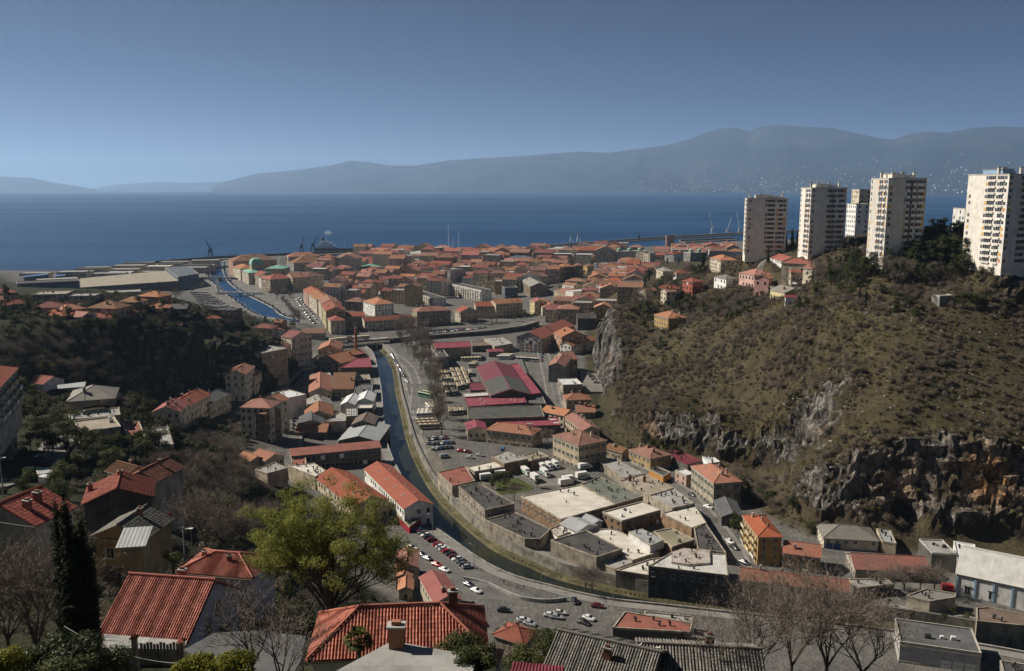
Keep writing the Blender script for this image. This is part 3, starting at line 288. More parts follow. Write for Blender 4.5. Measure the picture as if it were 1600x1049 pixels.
PRISMS = [
('shed','shed','long shed with a dark red sheet roof at the foot of the cliff',[(78.3,410.9),(83.1,401.0),(90.8,406.8),(81.2,427.2),(77.8,426.1)],5.0,4.6,'wine','dark',{}),
('annex','shed','orange single-storey annex with flat dark roof by the street',[(68.9,385.6),(73.4,391.8),(68.6,400.0),(63.9,396.4)],5.0,3.8,'felt','orangew',{}),
('shed','shed','white flat-roofed lean-to behind the beige stone house',[(92.2,397.7),(98.0,400.1),(96.3,409.3),(91.3,407.6)],5.7,5.4,'white','white',{}),
('mill_hall','factory','wide factory hall with a bright cream flat roof',[(18.6,320.5),(41.4,336.4),(28.9,359.5),(3.8,345.6)],7.4,6.5,'cream_felt','brickw',{'win': 1,'vents': 0}),
('mill_hall','factory','factory hall with green grey roof and small black vents',[(41.8,336.4),(53.6,345.2),(38.4,369.7),(29.3,359.7)],6.9,7.2,'greenfelt','brickw',{'vents': 6}),
('mill_wing','factory','factory wing with black tar roof above the curved river wall',[(-10.6,328.6),(1.0,336.0),(-14.2,360.9),(-22.4,355.7)],7.4,7.0,'felt','stone',{'win': 1,'vents': 6}),
('mill_wing','factory','low factory wing with dusty black roof inside the river bend',[(4.7,306.5),(10.2,306.1),(14.5,315.7),(1.0,333.5),(-10.7,325.3)],7.6,4.3,'felt','stone',{'vents': 5}),
('mill_wing','factory','factory wing with two-tone dark roof at the tip of the river wall',[(28.9,285.9),(38.7,292.9),(27.7,309.5),(13.9,300.5)],7.7,6.1,'felt','stone',{'vents': 2}),
('mill_terrace','factory','wide pale concrete roof terrace among the factory halls',[(41.5,287.5),(52.0,294.6),(39.6,314.4),(35.9,316.2),(28.6,313.7)],7.8,4.1,'cream_felt','stone',{}),
('container','container','long white metal cabin standing on the pale roof terrace',[(48.6,293.6),(54.2,298.5),(48.0,308.8),(42.6,306.1)],8.1,6.9,'tin','whitew',{'nofound': 3}),
('lean_to','shed','rust-streaked lean-to roof below the grey tin shed',[(16.9,309.5),(24.8,316.9),(19.7,322.7),(14.0,316.9)],7.7,3.7,'rusty','whitew',{}),
('mill_hall','factory','factory hall with a khaki flat roof and dark brick front',[(56.5,295.0),(65.9,301.7),(59.6,312.3),(52.5,309.3)],8.2,5.4,'khaki','brickw',{}),
('mill_hall','factory','kite-shaped factory roof in pale grey beside the curving road',[(67.0,312.8),(73.6,317.8),(73.0,337.5),(58.4,327.7)],8.1,5.4,'cream_felt','brickw',{}),
('mill_hall','factory','narrow dark stained roof along the hill road',[(65.5,293.9),(74.6,290.6),(73.4,317.7),(68.0,313.0)],8.3,5.0,'felt','dark',{'vents': 3}),
('mill_hall','factory','large corner hall with whitish ribbed roof over a wall coloured dark for shade',[(69.5,266.9),(72.7,283.8),(54.7,285.3),(45.1,274.1)],8.4,7.5,'whitesheet','dark',{'win': 1}),  # dark wall colour stands for the shade of the backlit front
('rib_roof','shed','raised patch of rust-streaked ribbed sheets on the corner hall',[(52.9,276.2),(58.0,274.3),(65.6,275.5),(67.7,285.6),(59.1,287.5),(54.5,284.3)],8.6,8.0,'rusty','whitew',{'nofound': 0.5}),
('mill_hall','factory','factory hall with tan gravel roof and two brick chimneys',[(56.1,347.2),(68.3,356.9),(58.8,375.1),(46.4,365.0)],6.1,7.6,'tan','stone',{'vents': 5,'ch': 2}),
('mill_hall','factory','factory hall with grey gravel roof tapering towards the road',[(63.0,330.9),(72.4,336.2),(67.9,354.3),(56.0,345.1)],7.9,6.5,'ltgrey','stone',{'vents': 4}),
('mill_hall','factory','long hall with a plain mid grey roof beside the palazzo',[(50.3,379.0),(60.1,385.7),(49.1,407.1),(41.7,402.1)],5.1,5.2,'ltgrey','stone',{}),
('mill_terrace','factory','low grey strip roof at the foot of the two-tone dark roof',[(35.1,281.9),(41.5,287.0),(39.6,295.1),(29.9,287.0)],8.1,3.2,'ltgrey','stone',{}),
('mill_terrace','factory','cream roof strip running to the whitish-roofed corner hall',[(45.4,276.7),(46.8,284.5),(56.1,292.1),(47.5,289.2),(35.1,280.4)],8.2,3.3,'cream_felt','stone',{}),
('mill_wing','factory','low wing with rust red sheet roof at the upper end of the river wall',[(-25.7,362.5),(-16.1,369.2),(-21.7,390.1),(-33.4,380.9)],7.0,5.4,'rustred','stone',{}),
('mill_wing','factory','low wing with cream flat roof beside the rust red roof',[(-17.1,384.7),(-4.0,391.6),(-8.4,400.3),(-20.7,391.6)],7.0,4.4,'cream_felt','stone',{}),
('mill_wing','factory','low grey-roofed wing overlooking the van yard',[(-3.6,393.0),(7.5,400.3),(-3.1,412.9),(-9.7,404.0)],7.2,5.3,'ltgrey','brickw',{}),
('mill_wing','factory','low wing with yellowish lichen roof by the palazzo wall',[(9.0,399.7),(17.7,405.5),(12.5,414.4),(5.0,406.7)],7.2,4.8,'khaki','brickw',{}),
('depot_hall','factory','long magenta roof strip with skylights behind the depot office',[(11.8,463.0),(26.4,465.0),(25.0,481.4),(-7.9,479.7),(-8.6,471.5)],5.0,6.1,'mag','dark',{'sky': 5}),
('depot_hall','factory','dark corrugated roof of the long middle depot hall',[(-24.1,470.7),(18.0,476.1),(16.8,501.3),(-25.7,496.1)],5.0,7.9,'darkrib','dark',{}),
('depot_hall','factory','flat magenta roof with white vents in the depot',[(-25.6,498.3),(8.5,507.8),(7.3,524.3),(-28.3,519.8)],5.0,7.9,'mag','dark',{'vents': 7}),
('depot_hall','factory','grey end roof next to the magenta roof with vents',[(9.1,513.3),(20.2,511.3),(18.8,531.9),(7.9,530.7)],5.0,6.3,'dgrey','dark',{}),
('depot_hall','factory','narrow magenta side roof running along the big depot hall',[(11.8,527.5),(17.8,530.8),(3.9,623.4),(-1.7,616.6)],5.0,8.3,'mag','dark',{}),
('depot_hall','factory','beige ribbed lean-to between the depot halls',[(-29.0,528.2),(-12.9,532.8),(-14.1,541.8),(-30.8,537.9)],5.0,6.3,'whitesheet','dark',{}),
('depot_hall','factory','small wine red annex roof beside the parked buses',[(-26.5,549.1),(-15.6,551.8),(-19.2,574.0),(-28.1,572.6)],5.0,5.3,'wine','dark',{}),
('depot_hall','factory','low grey flat building with vents in front of the rail embankment',[(-14.2,700.9),(0.7,714.0),(-8.2,744.9),(-23.8,740.9)],4.9,6.3,'ltgrey','tan',{'vents': 5}),
('depot_hall','factory','low brown roof beside the pink red depot building',[(-32.2,704.9),(-17.0,709.2),(-22.7,727.1),(-33.9,722.6)],5.2,5.6,'brownsheet','dark',{}),
('lean_to','shed','grey sheet lean-to joined to the house with blue garages',[(134.8,304.2),(138.9,302.1),(142.0,314.2),(137.5,316.0)],7.1,4.8,'tin','tan',{}),
('annex','shed','low white annex roof joined to the left of the white hall',[(154.1,288.8),(160.2,287.5),(166.1,299.8),(160.1,303.0)],5.1,7.3,'white','whitew',{}),
('shed','shed','old shed with rounded grey roof beside the river',[(127.9,252.8),(136.9,255.5),(138.6,258.1),(130.6,261.4),(122.6,256.8)],9.6,4.4,'greytile','stone',{}),
('canopy','shed','ruined canopy with dark openings in front of the red warehouse',[(110.3,264.3),(123.0,266.6),(122.2,270.7),(109.6,270.7)],9.5,3.5,'ltgrey','dark',{}),
('shed','shed','long brown felt roof at the edge of the river on the far right',[(136.1,240.7),(150.3,237.5),(154.0,243.8),(143.9,249.4),(140.1,248.8)],9.4,4.5,'brownsheet','stone',{}),
('shed','shed','dark flat roof at the lower right edge behind the garages',[(128.9,213.1),(135.7,212.2),(138.7,217.4),(131.5,219.8)],9.1,4.3,'felt','grey',{}),
('shed','shed','low building with rusty red sheet roof at the end of the car park',[(29.2,237.8),(51.0,235.1),(52.7,240.3),(33.9,247.5)],8.9,4.5,'rustred','dark',{}),
('lean_to','shed','grey felt roof strip behind the rusty red roof',[(39.8,247.0),(53.1,241.9),(54.0,245.8),(40.0,248.8)],8.8,3.9,'ltgrey','dark',{}),
('outbuilding','shed','dark building with crimson base at the river edge by the parked cars',[(-39.2,320.6),(-35.8,329.6),(-41.1,337.4),(-45.7,333.6)],7.6,3.3,'felt','crimson',{}),
('white_flat','factory','cream flat roof with air units beside the red-roofed halls',[(-84.7,364.6),(-82.0,373.2),(-89.6,383.6),(-100.3,380.2)],8.1,7.7,'cream_felt','tan',{'vents': 5}),
('flat_roof_house','factory','pale grey flat roof at the edge of the wooded slope',[(-100.9,349.3),(-94.4,356.5),(-101.5,363.9),(-107.5,354.9)],13.5,8.9,'ltgrey','tan',{}),
('shed','shed','square orange roof patch at the left end of the workshop',[(-100.3,387.1),(-94.0,388.5),(-97.8,401.6),(-103.8,399.6)],7.8,6.0,'rustred','tan',{}),
('workshop','factory','flat grey roof with a dormer in the workshop block',[(-90.3,464.7),(-92.0,476.9),(-97.6,484.6),(-100.8,463.4)],6.8,6.5,'ltgrey','tan',{}),
('solar_roof','factory','dark flat roof with rows of white panels',[(-91.6,473.5),(-85.6,474.8),(-88.6,491.9),(-94.9,490.4)],6.5,7.0,'felt','tan',{'panels': 1}),
('brewery','factory','crimson sheet roof next to the tall brick chimney',[(-128.6,653.1),(-117.9,653.9),(-112.1,660.5),(-118.3,679.0),(-130.0,658.9)],4.9,8.3,'mag','dark',{}),
('brewery','factory','larger crimson sheet roof in front of the tall brick chimney',[(-99.3,613.4),(-106.7,649.2),(-116.3,644.4),(-121.4,611.3)],5.0,7.3,'mag','dark',{}),
('flat_house','house','smooth grey flat roof between gravel roof and grey hipped house',[(-145.2,280.8),(-131.4,287.3),(-136.2,297.6),(-149.4,289.0)],57.1,6.6,'ltgrey','tan',{'vents': 3}),
('carport','carport','pale carport roof with cars under it at the edge of the ravine',[(-153.6,291.3),(-145.8,294.2),(-149.2,302.1),(-156.4,296.6)],69.5,2.6,'tin','open',{}),
('shed','shed','rusty red lean-to roof beside the terrace with flower pots',[(-124.8,277.5),(-119.0,277.1),(-128.7,295.5),(-135.4,296.4)],55.1,4.1,'rustred','whitew',{}),
('terrace','terrace','pale roof terrace with pots and white posts',[(-118.8,282.1),(-112.2,282.6),(-122.6,304.8),(-129.2,300.6)],49.5,5.3,'ltgrey','whitew',{'rail': 1}),
('port_warehouse','warehouse','huge pale flat-roofed port warehouse',[(-534.0,1086.0),(-440.9,1163.3),(-513.3,1309.2),(-587.7,1195.7)],2.2,12.3,'tan','dark',{'sky': 6}),
('port_hall','warehouse','blue grey gabled port hall with skylight dots',[(-443.1,1167.9),(-430.5,1210.6),(-486.1,1326.9),(-514.1,1306.0)],2.2,17.3,'slate','slate',{'sky': 8}),
('port_shed','warehouse','low shed with a bright blue roof by the shore',[(-665.5,1200.6),(-650.7,1235.4),(-662.4,1253.5),(-675.7,1213.4)],6.9,8.8,'blue','slate',{}),
('port_shed','warehouse','small blue-roofed shed right of the bright blue roof',[(-646.5,1246.2),(-640.7,1264.1),(-651.0,1280.2),(-657.9,1261.8)],5.0,6.9,'blue','slate',{}),
('port_shed','warehouse','pale low shed in front of the blue roofs',[(-629.7,1169.9),(-587.4,1190.2),(-598.7,1211.3),(-640.4,1184.1)],4.5,10.5,'ltgrey','dark',{})]
INFILL = [([(-205.9, 1006.1), (-225.9, 1170.3), (-193.3, 1265.1), (-106.9, 1337.2), (-86.3, 1185.1), (-80.9, 1006.1), (-116.4, 995.3), (-153.6, 1051.6), (-172.8, 984.7)], -14, 21, 19, 14, 21, 3, 'of the old town', 0.12), ([(-97.1, 1336.7), (31.8, 1463.2), (84.9, 1463.2), (68.1, 1167.8), (0.0, 1066.3), (-51.0, 1167.8)], -10, 22, 20, 13, 20, 4, 'around the office tower', 0.12), ([(-261.5, 1412.4), (-296.3, 1704.6), (-175.9, 1735.8), (-49.4, 1704.6), (89.6, 1768.1), (208.6, 1801.5), (246.9, 1704.6), (170.4, 1467.2), (64.9, 1490.3), (-41.3, 1423.0), (-164.1, 1412.4)], -12, 34, 27, 15, 22, 5, 'towards the harbour front', 0.12), ([(-346.0, 1490.3), (-299.7, 1590.4), (-248.7, 1342.1), (-280.8, 1287.1)], -14, 24, 20, 12, 16, 6, 'behind the canal blocks', 0.12), ([(227.4, 1569.4), (373.0, 1842.7), (457.0, 1805.8), (399.0, 1529.3), (300.2, 1478.8)], -10, 30, 24, 10, 15, 8, 'below the tower blocks', 0.12), ([(33.5, 915.4), (106.5, 1125.6), (180.5, 1344.5), (185.8, 1247.6), (123.2, 1056.5), (60.6, 826.6), (41.4, 806.9)], -10, 24, 20, 8, 12, 9, 'at the foot of the hill', 0.35), ([(60, 850), (105, 805), (150, 900), (200, 1150), (150, 1250), (100, 1100), (70, 950)], -12, 24, 20, 7, 11, 12, 'on the slope behind the cliff', 0.2), ([(-715, 1290), (-665, 1405), (-610, 1515), (-480, 1510), (-470, 1400), (-560, 1330), (-640, 1250)], 9, 48, 26, 6, 11, 13, 'of the port apron', 0.25)]
ROADS = [('road', 'street winding down between the depot and the cliff', 7.0, [(21.4, 807.9, 4.8), (25.6, 693.8, 5.2), (27.2, 592.2, 5.3), (26.5, 522.0, 5.3), (31.3, 454.0, 5.3), (47.8, 429.1, 5.3), (65.1, 406.8, 5.3), (74.8, 376.7, 5.8), (77.9, 338.5, 8.6), (80.3, 310.1, 8.7), (79.1, 292.3, 9.1), (75.5, 274.6, 9.1)]), ('road', 'shaded street climbing below the dark cliff row', 8.0, [(-161.1, 693.1, 5.4), (-156.2, 624.4, 8.4), (-153.9, 576.2, 8.9), (-154.8, 519.7, 10.7), (-157.1, 467.4, 14.4)]), ('road', 'street lined with parked cars beside the workshops', 9.0, [(-157.0, 704.8, 5.2), (-149.9, 612.7, 5.3), (-135.2, 530.7, 7.1), (-120.1, 465.0, 9.3), (-109.7, 418.8, 9.2), (-103.5, 385.6, 9.0)]), ('road', 'narrow street with parked cars on the left terrace', 6.0, [(-130.9, 205.0, 63.0), (-131.0, 222.0, 63.4), (-132.6, 236.0, 63.0), (-140.6, 262.0, 62.3), (-148.7, 284.0, 61.3)]), ('road', 'hill road curving up towards the tower blocks', 6.0, [(171.9, 510.0, 76.6), (171.1, 540.0, 76.8), (169.6, 566.0, 78.7), (169.7, 590.0, 82.6), (171.9, 608.0, 87.4), (186.2, 620.0, 91.8)]), ('road', 'lane along the bus depot wall', 4.5, [(-97.3, 701.5, 5.3), (-77.3, 653.2, 5.2), (-64.6, 588.6, 6.1), (-58.7, 517.7, 6.4), (-51.8, 461.0, 6.8)])]
YARDS = [('car_park', 'grey riverside car park below the houses', 'asphalt', [(-41.6, 319.9, 8.1), (-32.3, 319.6, 8.2), (-23.5, 305.9, 8.5), (-12.2, 287.5, 8.2), (0.0, 272.9, 8.4), (12.3, 264.1, 8.6), (29.6, 254.1, 9.0), (41.8, 249.9, 9.1), (39.2, 236.9, 9.5), (27.4, 233.4, 9.9), (17.6, 237.1, 9.8), (9.4, 241.8, 9.7), (0.0, 246.0, 9.5), (-8.3, 255.7, 9.0), (-17.3, 272.8, 8.4), (-26.5, 286.9, 8.4), (-34.7, 301.1, 8.6), (-42.3, 310.5, 8.5)]), ('depot_yard', 'asphalt yard of the bus depot', 'asphalt', [(-70.3, 680.1, 5.9), (-56.8, 699.9, 6.2), (-15.5, 701.5, 5.8), (7.5, 678.6, 6.1), (18.8, 502.7, 6.4), (-18.5, 448.4, 7.0), (-30.2, 400.2, 7.2), (-43.3, 436.4, 7.1), (-56.0, 517.6, 6.4)]), ('van_yard', 'concrete yard with parked delivery trucks', 'concrete_yard', [(0.0, 399.3, 7.5), (22.0, 405.8, 7.6), (47.4, 379.7, 6.5), (27.9, 368.6, 7.5), (20.0, 376.9, 7.5), (12.8, 376.7, 7.6)]), ('grass_court', 'small lawn court inside the factory', 'grass', [(-8.1, 383.9, 7.5), (2.9, 387.3, 7.5), (10.2, 374.9, 7.6), (1.6, 359.7, 7.8), (-5.4, 358.1, 7.9)]), ('depot_lot', 'gravel lot with parked cars beside the river wall', 'gravel_yard', [(-47.7, 460.9, 6.9), (-30.0, 397.3, 7.2), (-7.5, 399.3, 7.5), (-8.3, 363.9, 7.7), (-27.6, 364.5, 7.5), (-38.3, 395.7, 7.1)]), ('quay_car_park', 'tree-lined car park beside the canal', 'asphalt', [(-277.4, 1105.3, 2.5), (-264.5, 1105.3, 2.5), (-184.0, 896.5, 3.3), (-171.6, 805.5, 5.2), (-207.0, 855.4, 6.4)]), ('cliff_car_park', 'small car park under the cliff', 'concrete_yard', [(49.3, 634.6, 5.3), (62.9, 615.5, 9.3), (60.8, 563.9, 7.4), (47.0, 563.9, 5.3)])]
FOOT = [(204, 309), (191, 312), (180, 319), (166, 319), (151, 318), (134, 319), (123, 329), (115, 343), (107, 367), (104, 393), (94, 417), (80, 428), (67, 443), (57, 467), (56, 512), (61, 564), (65, 624), (70, 693), (75, 758), (81, 812)]
CAVE = (151.1, 318.2, 11.6)
OCHRE = [(182.4, 326.0, 28.0), (149.7, 325.0, 24.5)]
CAR_ROWS = [('the river railing in the riverside car park', (-37.2, 324.4, 8.0), (-14.7, 287.9, 8.2), 17, 78), ('the inner side of the riverside car park', (-37.6, 306.9, 8.8), (-29.3, 294.8, 8.6), 4, 14), ('the depot wall by the river bend', (-97.4, 699.3, 5.4), (-70.8, 589.4, 5.9), 15, 20), ('the first line of the gravel lot', (-45.2, 450.8, 7.0), (-34.0, 453.7, 7.0), 5, 70), ('the second line of the gravel lot', (-44.4, 441.7, 7.1), (-30.0, 444.2, 7.2), 6, 60), ('the third line of the gravel lot', (-41.4, 432.0, 7.2), (-30.3, 435.5, 7.4), 5, 60), ('the cliff car park', (55.2, 620.8, 5.3), (58.2, 586.4, 5.3), 8, 75), ('the street beside the mural house', (29.2, 763.2, 5.2), (22.8, 667.3, 5.2), 8, 0), ('the workshop street', (-144.5, 573.0, 5.3), (-117.5, 458.8, 9.2), 13, 8), ('the cliff street', (-155.0, 471.3, 13.7), (-152.9, 487.5, 12.4), 3, 5), ('the near line of the canal car park', (-260.6, 1060.6, 2.5), (-190.5, 847.2, 5.8), 12, 60), ('the far line of the canal car park', (-260.5, 1075.3, 2.5), (-184.6, 850.6, 5.2), 12, 60), ('the first market row by the rail line', (-79.6, 817.8, 4.4), (-42.7, 830.4, 4.2), 22, 80), ('the second market row by the rail line', (-76.0, 803.1, 4.7), (-24.7, 840.8, 4.0), 24, 80)]
FAR_CAR_ROWS = [('the channel car park', (-413.5, 1128.5, 2.9), (-390.3, 1126.9, 2.5), 14, 78), ('the channel car park', (-401.0, 1099.5, 3.8), (-378.1, 1104.0, 2.7), 14, 78), ('the channel car park', (-389.5, 1073.0, 4.6), (-366.0, 1080.8, 3.0), 14, 78), ('the channel car park', (-378.9, 1048.7, 5.1), (-354.8, 1059.8, 3.1), 14, 78), ('the channel car park', (-369.2, 1026.6, 5.5), (-344.4, 1040.9, 3.0), 14, 78), ('the channel car park', (-360.3, 1006.4, 5.7), (-334.5, 1023.1, 2.9), 14, 78), ('the channel car park', (-292.9, 822.0, 28.4), (-323.7, 1001.9, 3.4), 14, 78), ('the channel car park', (-282.4, 796.3, 29.9), (-307.8, 964.4, 6.2), 14, 78), ('the channel car park', (-273.7, 775.7, 30.9), (-294.1, 932.7, 8.3), 14, 78), ('the channel car park', (-264.7, 753.6, 32.2), (-283.2, 909.4, 9.5), 14, 78)]
CARS = [('red car alone at the edge of the riverside road', (-26.2, 290.7, 8.5), -40, 'red'), ('white car behind the red car on the riverside road', (-23.2, 286.4, 8.3), -40, 'white'), ('dark blue car on the road below the sunken wall', (-14.2, 275.0, 8.3), -42, 'navy'), ('white car right behind the dark blue car', (-11.6, 270.6, 8.5), -42, 'white'), ('black car standing alone near the river end of the road', (20.1, 263.2, 8.7), -80, 'black'), ('maroon car at the river side of the lower lot', (27.0, 259.7, 8.8), -15, 'maroon'), ('white car left of the cluster under the bare tree', (11.8, 252.8, 9.2), -12, 'white'), ('silver car in the cluster under the bare tree', (13.7, 251.5, 9.3), -14, 'silver'), ('cream car in the cluster under the bare tree', (14.8, 254.6, 9.1), -10, 'cream'), ('white car in the middle of the lower lot', (23.5, 251.1, 9.2), -38, 'white'), ('black car beside the white one in the lower lot', (21.7, 248.2, 9.3), -38, 'black'), ('white car by the hedge at the house corner', (3.5, 249.6, 9.3), -5, 'white'), ('silver car nosing behind the white car by the hedge', (5.4, 247.2, 9.5), -30, 'silver'), ('black car half under the shrubs', (-2.5, 256.6, 9.0), -10, 'black'), ('dark car parked in front of the beige stone house', (78.1, 365.9, 6.9), -62, 'black'), ('white car on the bend of the hill road', (81.4, 348.8, 7.8), -50, 'white'), ('dark car by the pink house', (73.3, 387.4, 5.4), -50, 'navy'), ('white car beside the yellow apartment house', (81.1, 311.1, 8.6), -70, 'white'), ('black car behind the white car by the yellow house', (81.4, 305.1, 8.8), -68, 'black'), ('dark car at the low terrace corner', (81.5, 291.5, 9.1), -55, 'navy'), ('dark car by the orange annex', (67.6, 397.5, 5.3), -40, 'black'), ('dark blue car up the left street', (-138.2, 248.1, 60.6), 55, 'navy'), ('lime green car on the left street', (-132.9, 235.6, 61.3), 60, 'lime'), ('silver car at the right edge by the white hall', (159.4, 258.4, 9.4), -20, 'silver'), ('bright red car on the gravel lot', (-25.8, 428.8, 7.4), -20, 'red'), ('dark red car next to the bright red one', (-22.3, 427.5, 7.4), -20, 'maroon'), ('silver car alone on the grey yard', (-20.3, 418.0, 7.4), -25, 'silver'), ('second silver car on the grey yard near the hut', (-15.7, 421.6, 7.4), -25, 'silver'), ('white car on the hill road by the pink house', (177.4, 550.1, 78.4), -50, 'white'), ('black car on the hill road by the pink house', (178.7, 544.2, 78.1), -50, 'black'), ('white car left of the third tower', (217.6, 549.1, 100.8), 10, 'white'), ('second white car by the foot of the third tower', (217.6, 539.8, 100.6), 10, 'white'), ('third white car by the foot of the third tower', (203.1, 495.1, 102.7), 5, 'white')]
VANS = [('white van with open front beside the beige awning', (-118.7, 216.8, 64.4), -20, 'white'), ('white van in front of the white hall', (150.9, 263.9, 10.0), -20, 'white'), ('red van half hidden by the bare tree', (142.1, 269.2, 10.0), -10, 'red'), ('silver van on the gravel lot', (-33.2, 419.4, 7.3), 20, 'silver'), ('blue van behind the depot office', (-4.4, 429.7, 7.3), 80, 'blue')]
TRUCKS = [('beside the lawn court', (-11.3, 385.3, 7.4), 20), ('next to the shrubs of the lawn court', (-4.6, 389.6, 7.5), 10), ('under the grey-roofed wing', (6.5, 392.3, 7.5), -65), ('with a teal side near the small tree', (10.7, 383.3, 7.5), -65), ('with a pink logo in the middle of the yard', (15.3, 390.6, 7.5), -65), ('at the left of the rear rank', (14.2, 399.7, 7.5), -62), ('in the middle of the rear rank', (17.3, 401.1, 7.5), -62), ('at the right of the rear rank', (20.4, 402.8, 7.5), -62), ('against the palazzo wall', (34.8, 401.1, 7.3), 25), ('along the cream hall edge', (26.0, 381.7, 7.3), 25), ('furthest back along the green roof', (32.6, 387.2, 7.1), 25), ('in the front corner by the cream hall', (24.3, 377.6, 7.4), 25)]
BUS_ROWS = [('first column of the main bus park', (-51.9, 626.2, 5.3), (-40.7, 546.4, 5.3), 4, 0), ('second column of the main bus park', (-48.7, 626.2, 5.3), (-36.7, 548.5, 5.3), 4, 0), ('third column of the main bus park', (-44.2, 629.0, 5.3), (-34.5, 566.2, 5.3), 4, 0), ('fourth column of the main bus park', (-40.2, 629.0, 5.3), (-31.8, 570.7, 5.3), 4, 0), ('fifth column of the main bus park', (-36.5, 631.8, 5.3), (-28.6, 575.4, 5.3), 4, 0), ('front bus group, left column', (-37.5, 516.3, 6.8), (-35.4, 496.8, 7.0), 1, 0), ('front bus group, middle column', (-34.3, 517.8, 6.4), (-32.3, 496.8, 7.0), 1, 0), ('front bus group, right column', (-31.1, 520.8, 5.8), (-29.0, 497.6, 7.0), 1, 0), ('rank by the grey block', (-39.6, 669.2, 5.2), (-24.2, 671.7, 5.2), 6, 88), ('rank of white coaches', (-10.0, 676.8, 5.2), (0.0, 676.4, 5.3), 4, 70), ('coaches by the street wall', (6.2, 673.6, 5.2), (18.5, 669.2, 5.2), 2, 0), ('vehicles beside the river lane', (-55.4, 501.2, 6.8), (-45.0, 502.4, 7.0), 4, 85), ('green buses by the plane trees', (-56.4, 546.4, 5.3), (-51.6, 555.0, 5.3), 2, 80), ('sixth column of the main bus park', (-31.4, 629.0, 5.3), (-28.5, 602.3, 5.3), 1, 0), ('column beside the plane trees', (-46.8, 573.0, 5.3), (-42.5, 550.7, 5.3), 1, 0), ('white minibuses near the front group', (-51.1, 517.4, 6.5), (-45.5, 519.6, 6.4), 3, 85), ('rank of buses by the annex', (-31.1, 646.1, 5.3), (-26.3, 646.1, 5.3), 2, 80), ('horizontal buses by the lane', (-49.1, 486.8, 6.9), (-44.9, 470.3, 6.9), 3, 85)]
PIERS = [('breakwater', 'long pale breakwater closing the harbour', 16, [(-127.3, 1758.1, 2.0), (-53.3, 1843.0, 2.0), (86.2, 1986.6, 2.0), (323.7, 2242.2, 2.0), (481.0, 2381.2, 2.0), (654.5, 2521.7, 2.0), (985.9, 2736.8, 2.0)]), ('outer_pier', 'dark outer pier with cranes beyond the channel mouth', 24, [(-632.2, 1557.0, 2.0), (-555.2, 1666.0, 2.0), (-441.4, 1742.1, 2.0), (-317.0, 1825.4, 2.0), (-266.7, 1843.0, 2.0)]), ('inner_pier', 'short pier below the brown tower', 22, [(418.4, 2178.5, 2.0), (498.8, 2229.2, 2.0), (576.5, 2282.2, 2.0)])]
CRANES = [((-577.6, 1693.2, 2.2), 34, 8, 1, 'dark port crane by the channel mouth'), ((-438.0, 1840.3, 2.2), 30, -8, 1, 'dark port crane left of the ship'), ((-418.0, 1858.2, 2.2), 32, -12, 1, 'dark port crane next to the ship'), ((146.1, 2175.4, 2.2), 30, 8, 0, 'pale crane on the breakwater, left of a pair'), ((165.2, 2200.4, 2.2), 34, 6, 0, 'pale crane on the breakwater, right of a pair'), ((568.2, 2518.1, 2.2), 60, 12, 2, 'large white leaning crane by the first tower'), ((610.0, 2518.1, 2.2), 48, -12, 2, 'thin pale crane beside the large white crane'), ((644.5, 2518.1, 2.2), 62, 10, 2, 'white crane partly behind the first tower'), ((-326.2, 1840.3, 2.2), 14, -6, 1, 'small crane on the outer pier'), ((-308.9, 1840.3, 2.2), 14, -8, 1, 'second small crane on the outer pier'), ((-616.3, 1607.3, 2.2), 9, 3, 1, 'small dark crane on the left shore'), ((314.5, 2200.4, 2.2), 26, 2, 1, 'dark lattice crane behind the ornate palace')]
SHIP = (-378.7, 1869.7, 0.0)
YACHTS = [(-119.2, 1661.1, 0.0), (-110.7, 1661.1, 0.0), (-101.6, 1690.1, 0.0)]
STACK = (-119.9, 668.3, 5.2)
LAMPS = [(-30.1, 318.3, 8.3), (-13.1, 290.3, 8.2), (9.5, 272.9, 8.3), (48.6, 276.4, 8.8), (31.6, 258.8, 8.8)]
POLES = [(-117.5, 195.0, 69.1), (-137.2, 255.0, 62.4), (-47.1, 120.0, 87.7), (172.3, 500.0, 74.9)]
PEOPLE = [(-2.7, 277.2, 8.2), (1.7, 274.1, 8.3), (3.9, 273.2, 8.3)]
RAIL = [(-154.1, 725.9, 5.0), (-107.6, 753.2, 5.0), (-90.2, 766.0, 5.0), (-57.3, 779.2, 5.0), (-23.4, 796.3, 5.0), (9.1, 825.3, 5.0), (23.8, 852.4, 5.0)]
SUNK = [(-16.2, 280.6, 8.2), (-11.8, 279.1, 8.2), (-7.5, 276.2, 8.3), (-3.1, 271.2, 8.5), (1.5, 266.3, 8.6), (6.1, 264.0, 8.7), (11.2, 263.2, 8.7), (14.8, 264.1, 8.6), (17.4, 264.9, 8.6)]
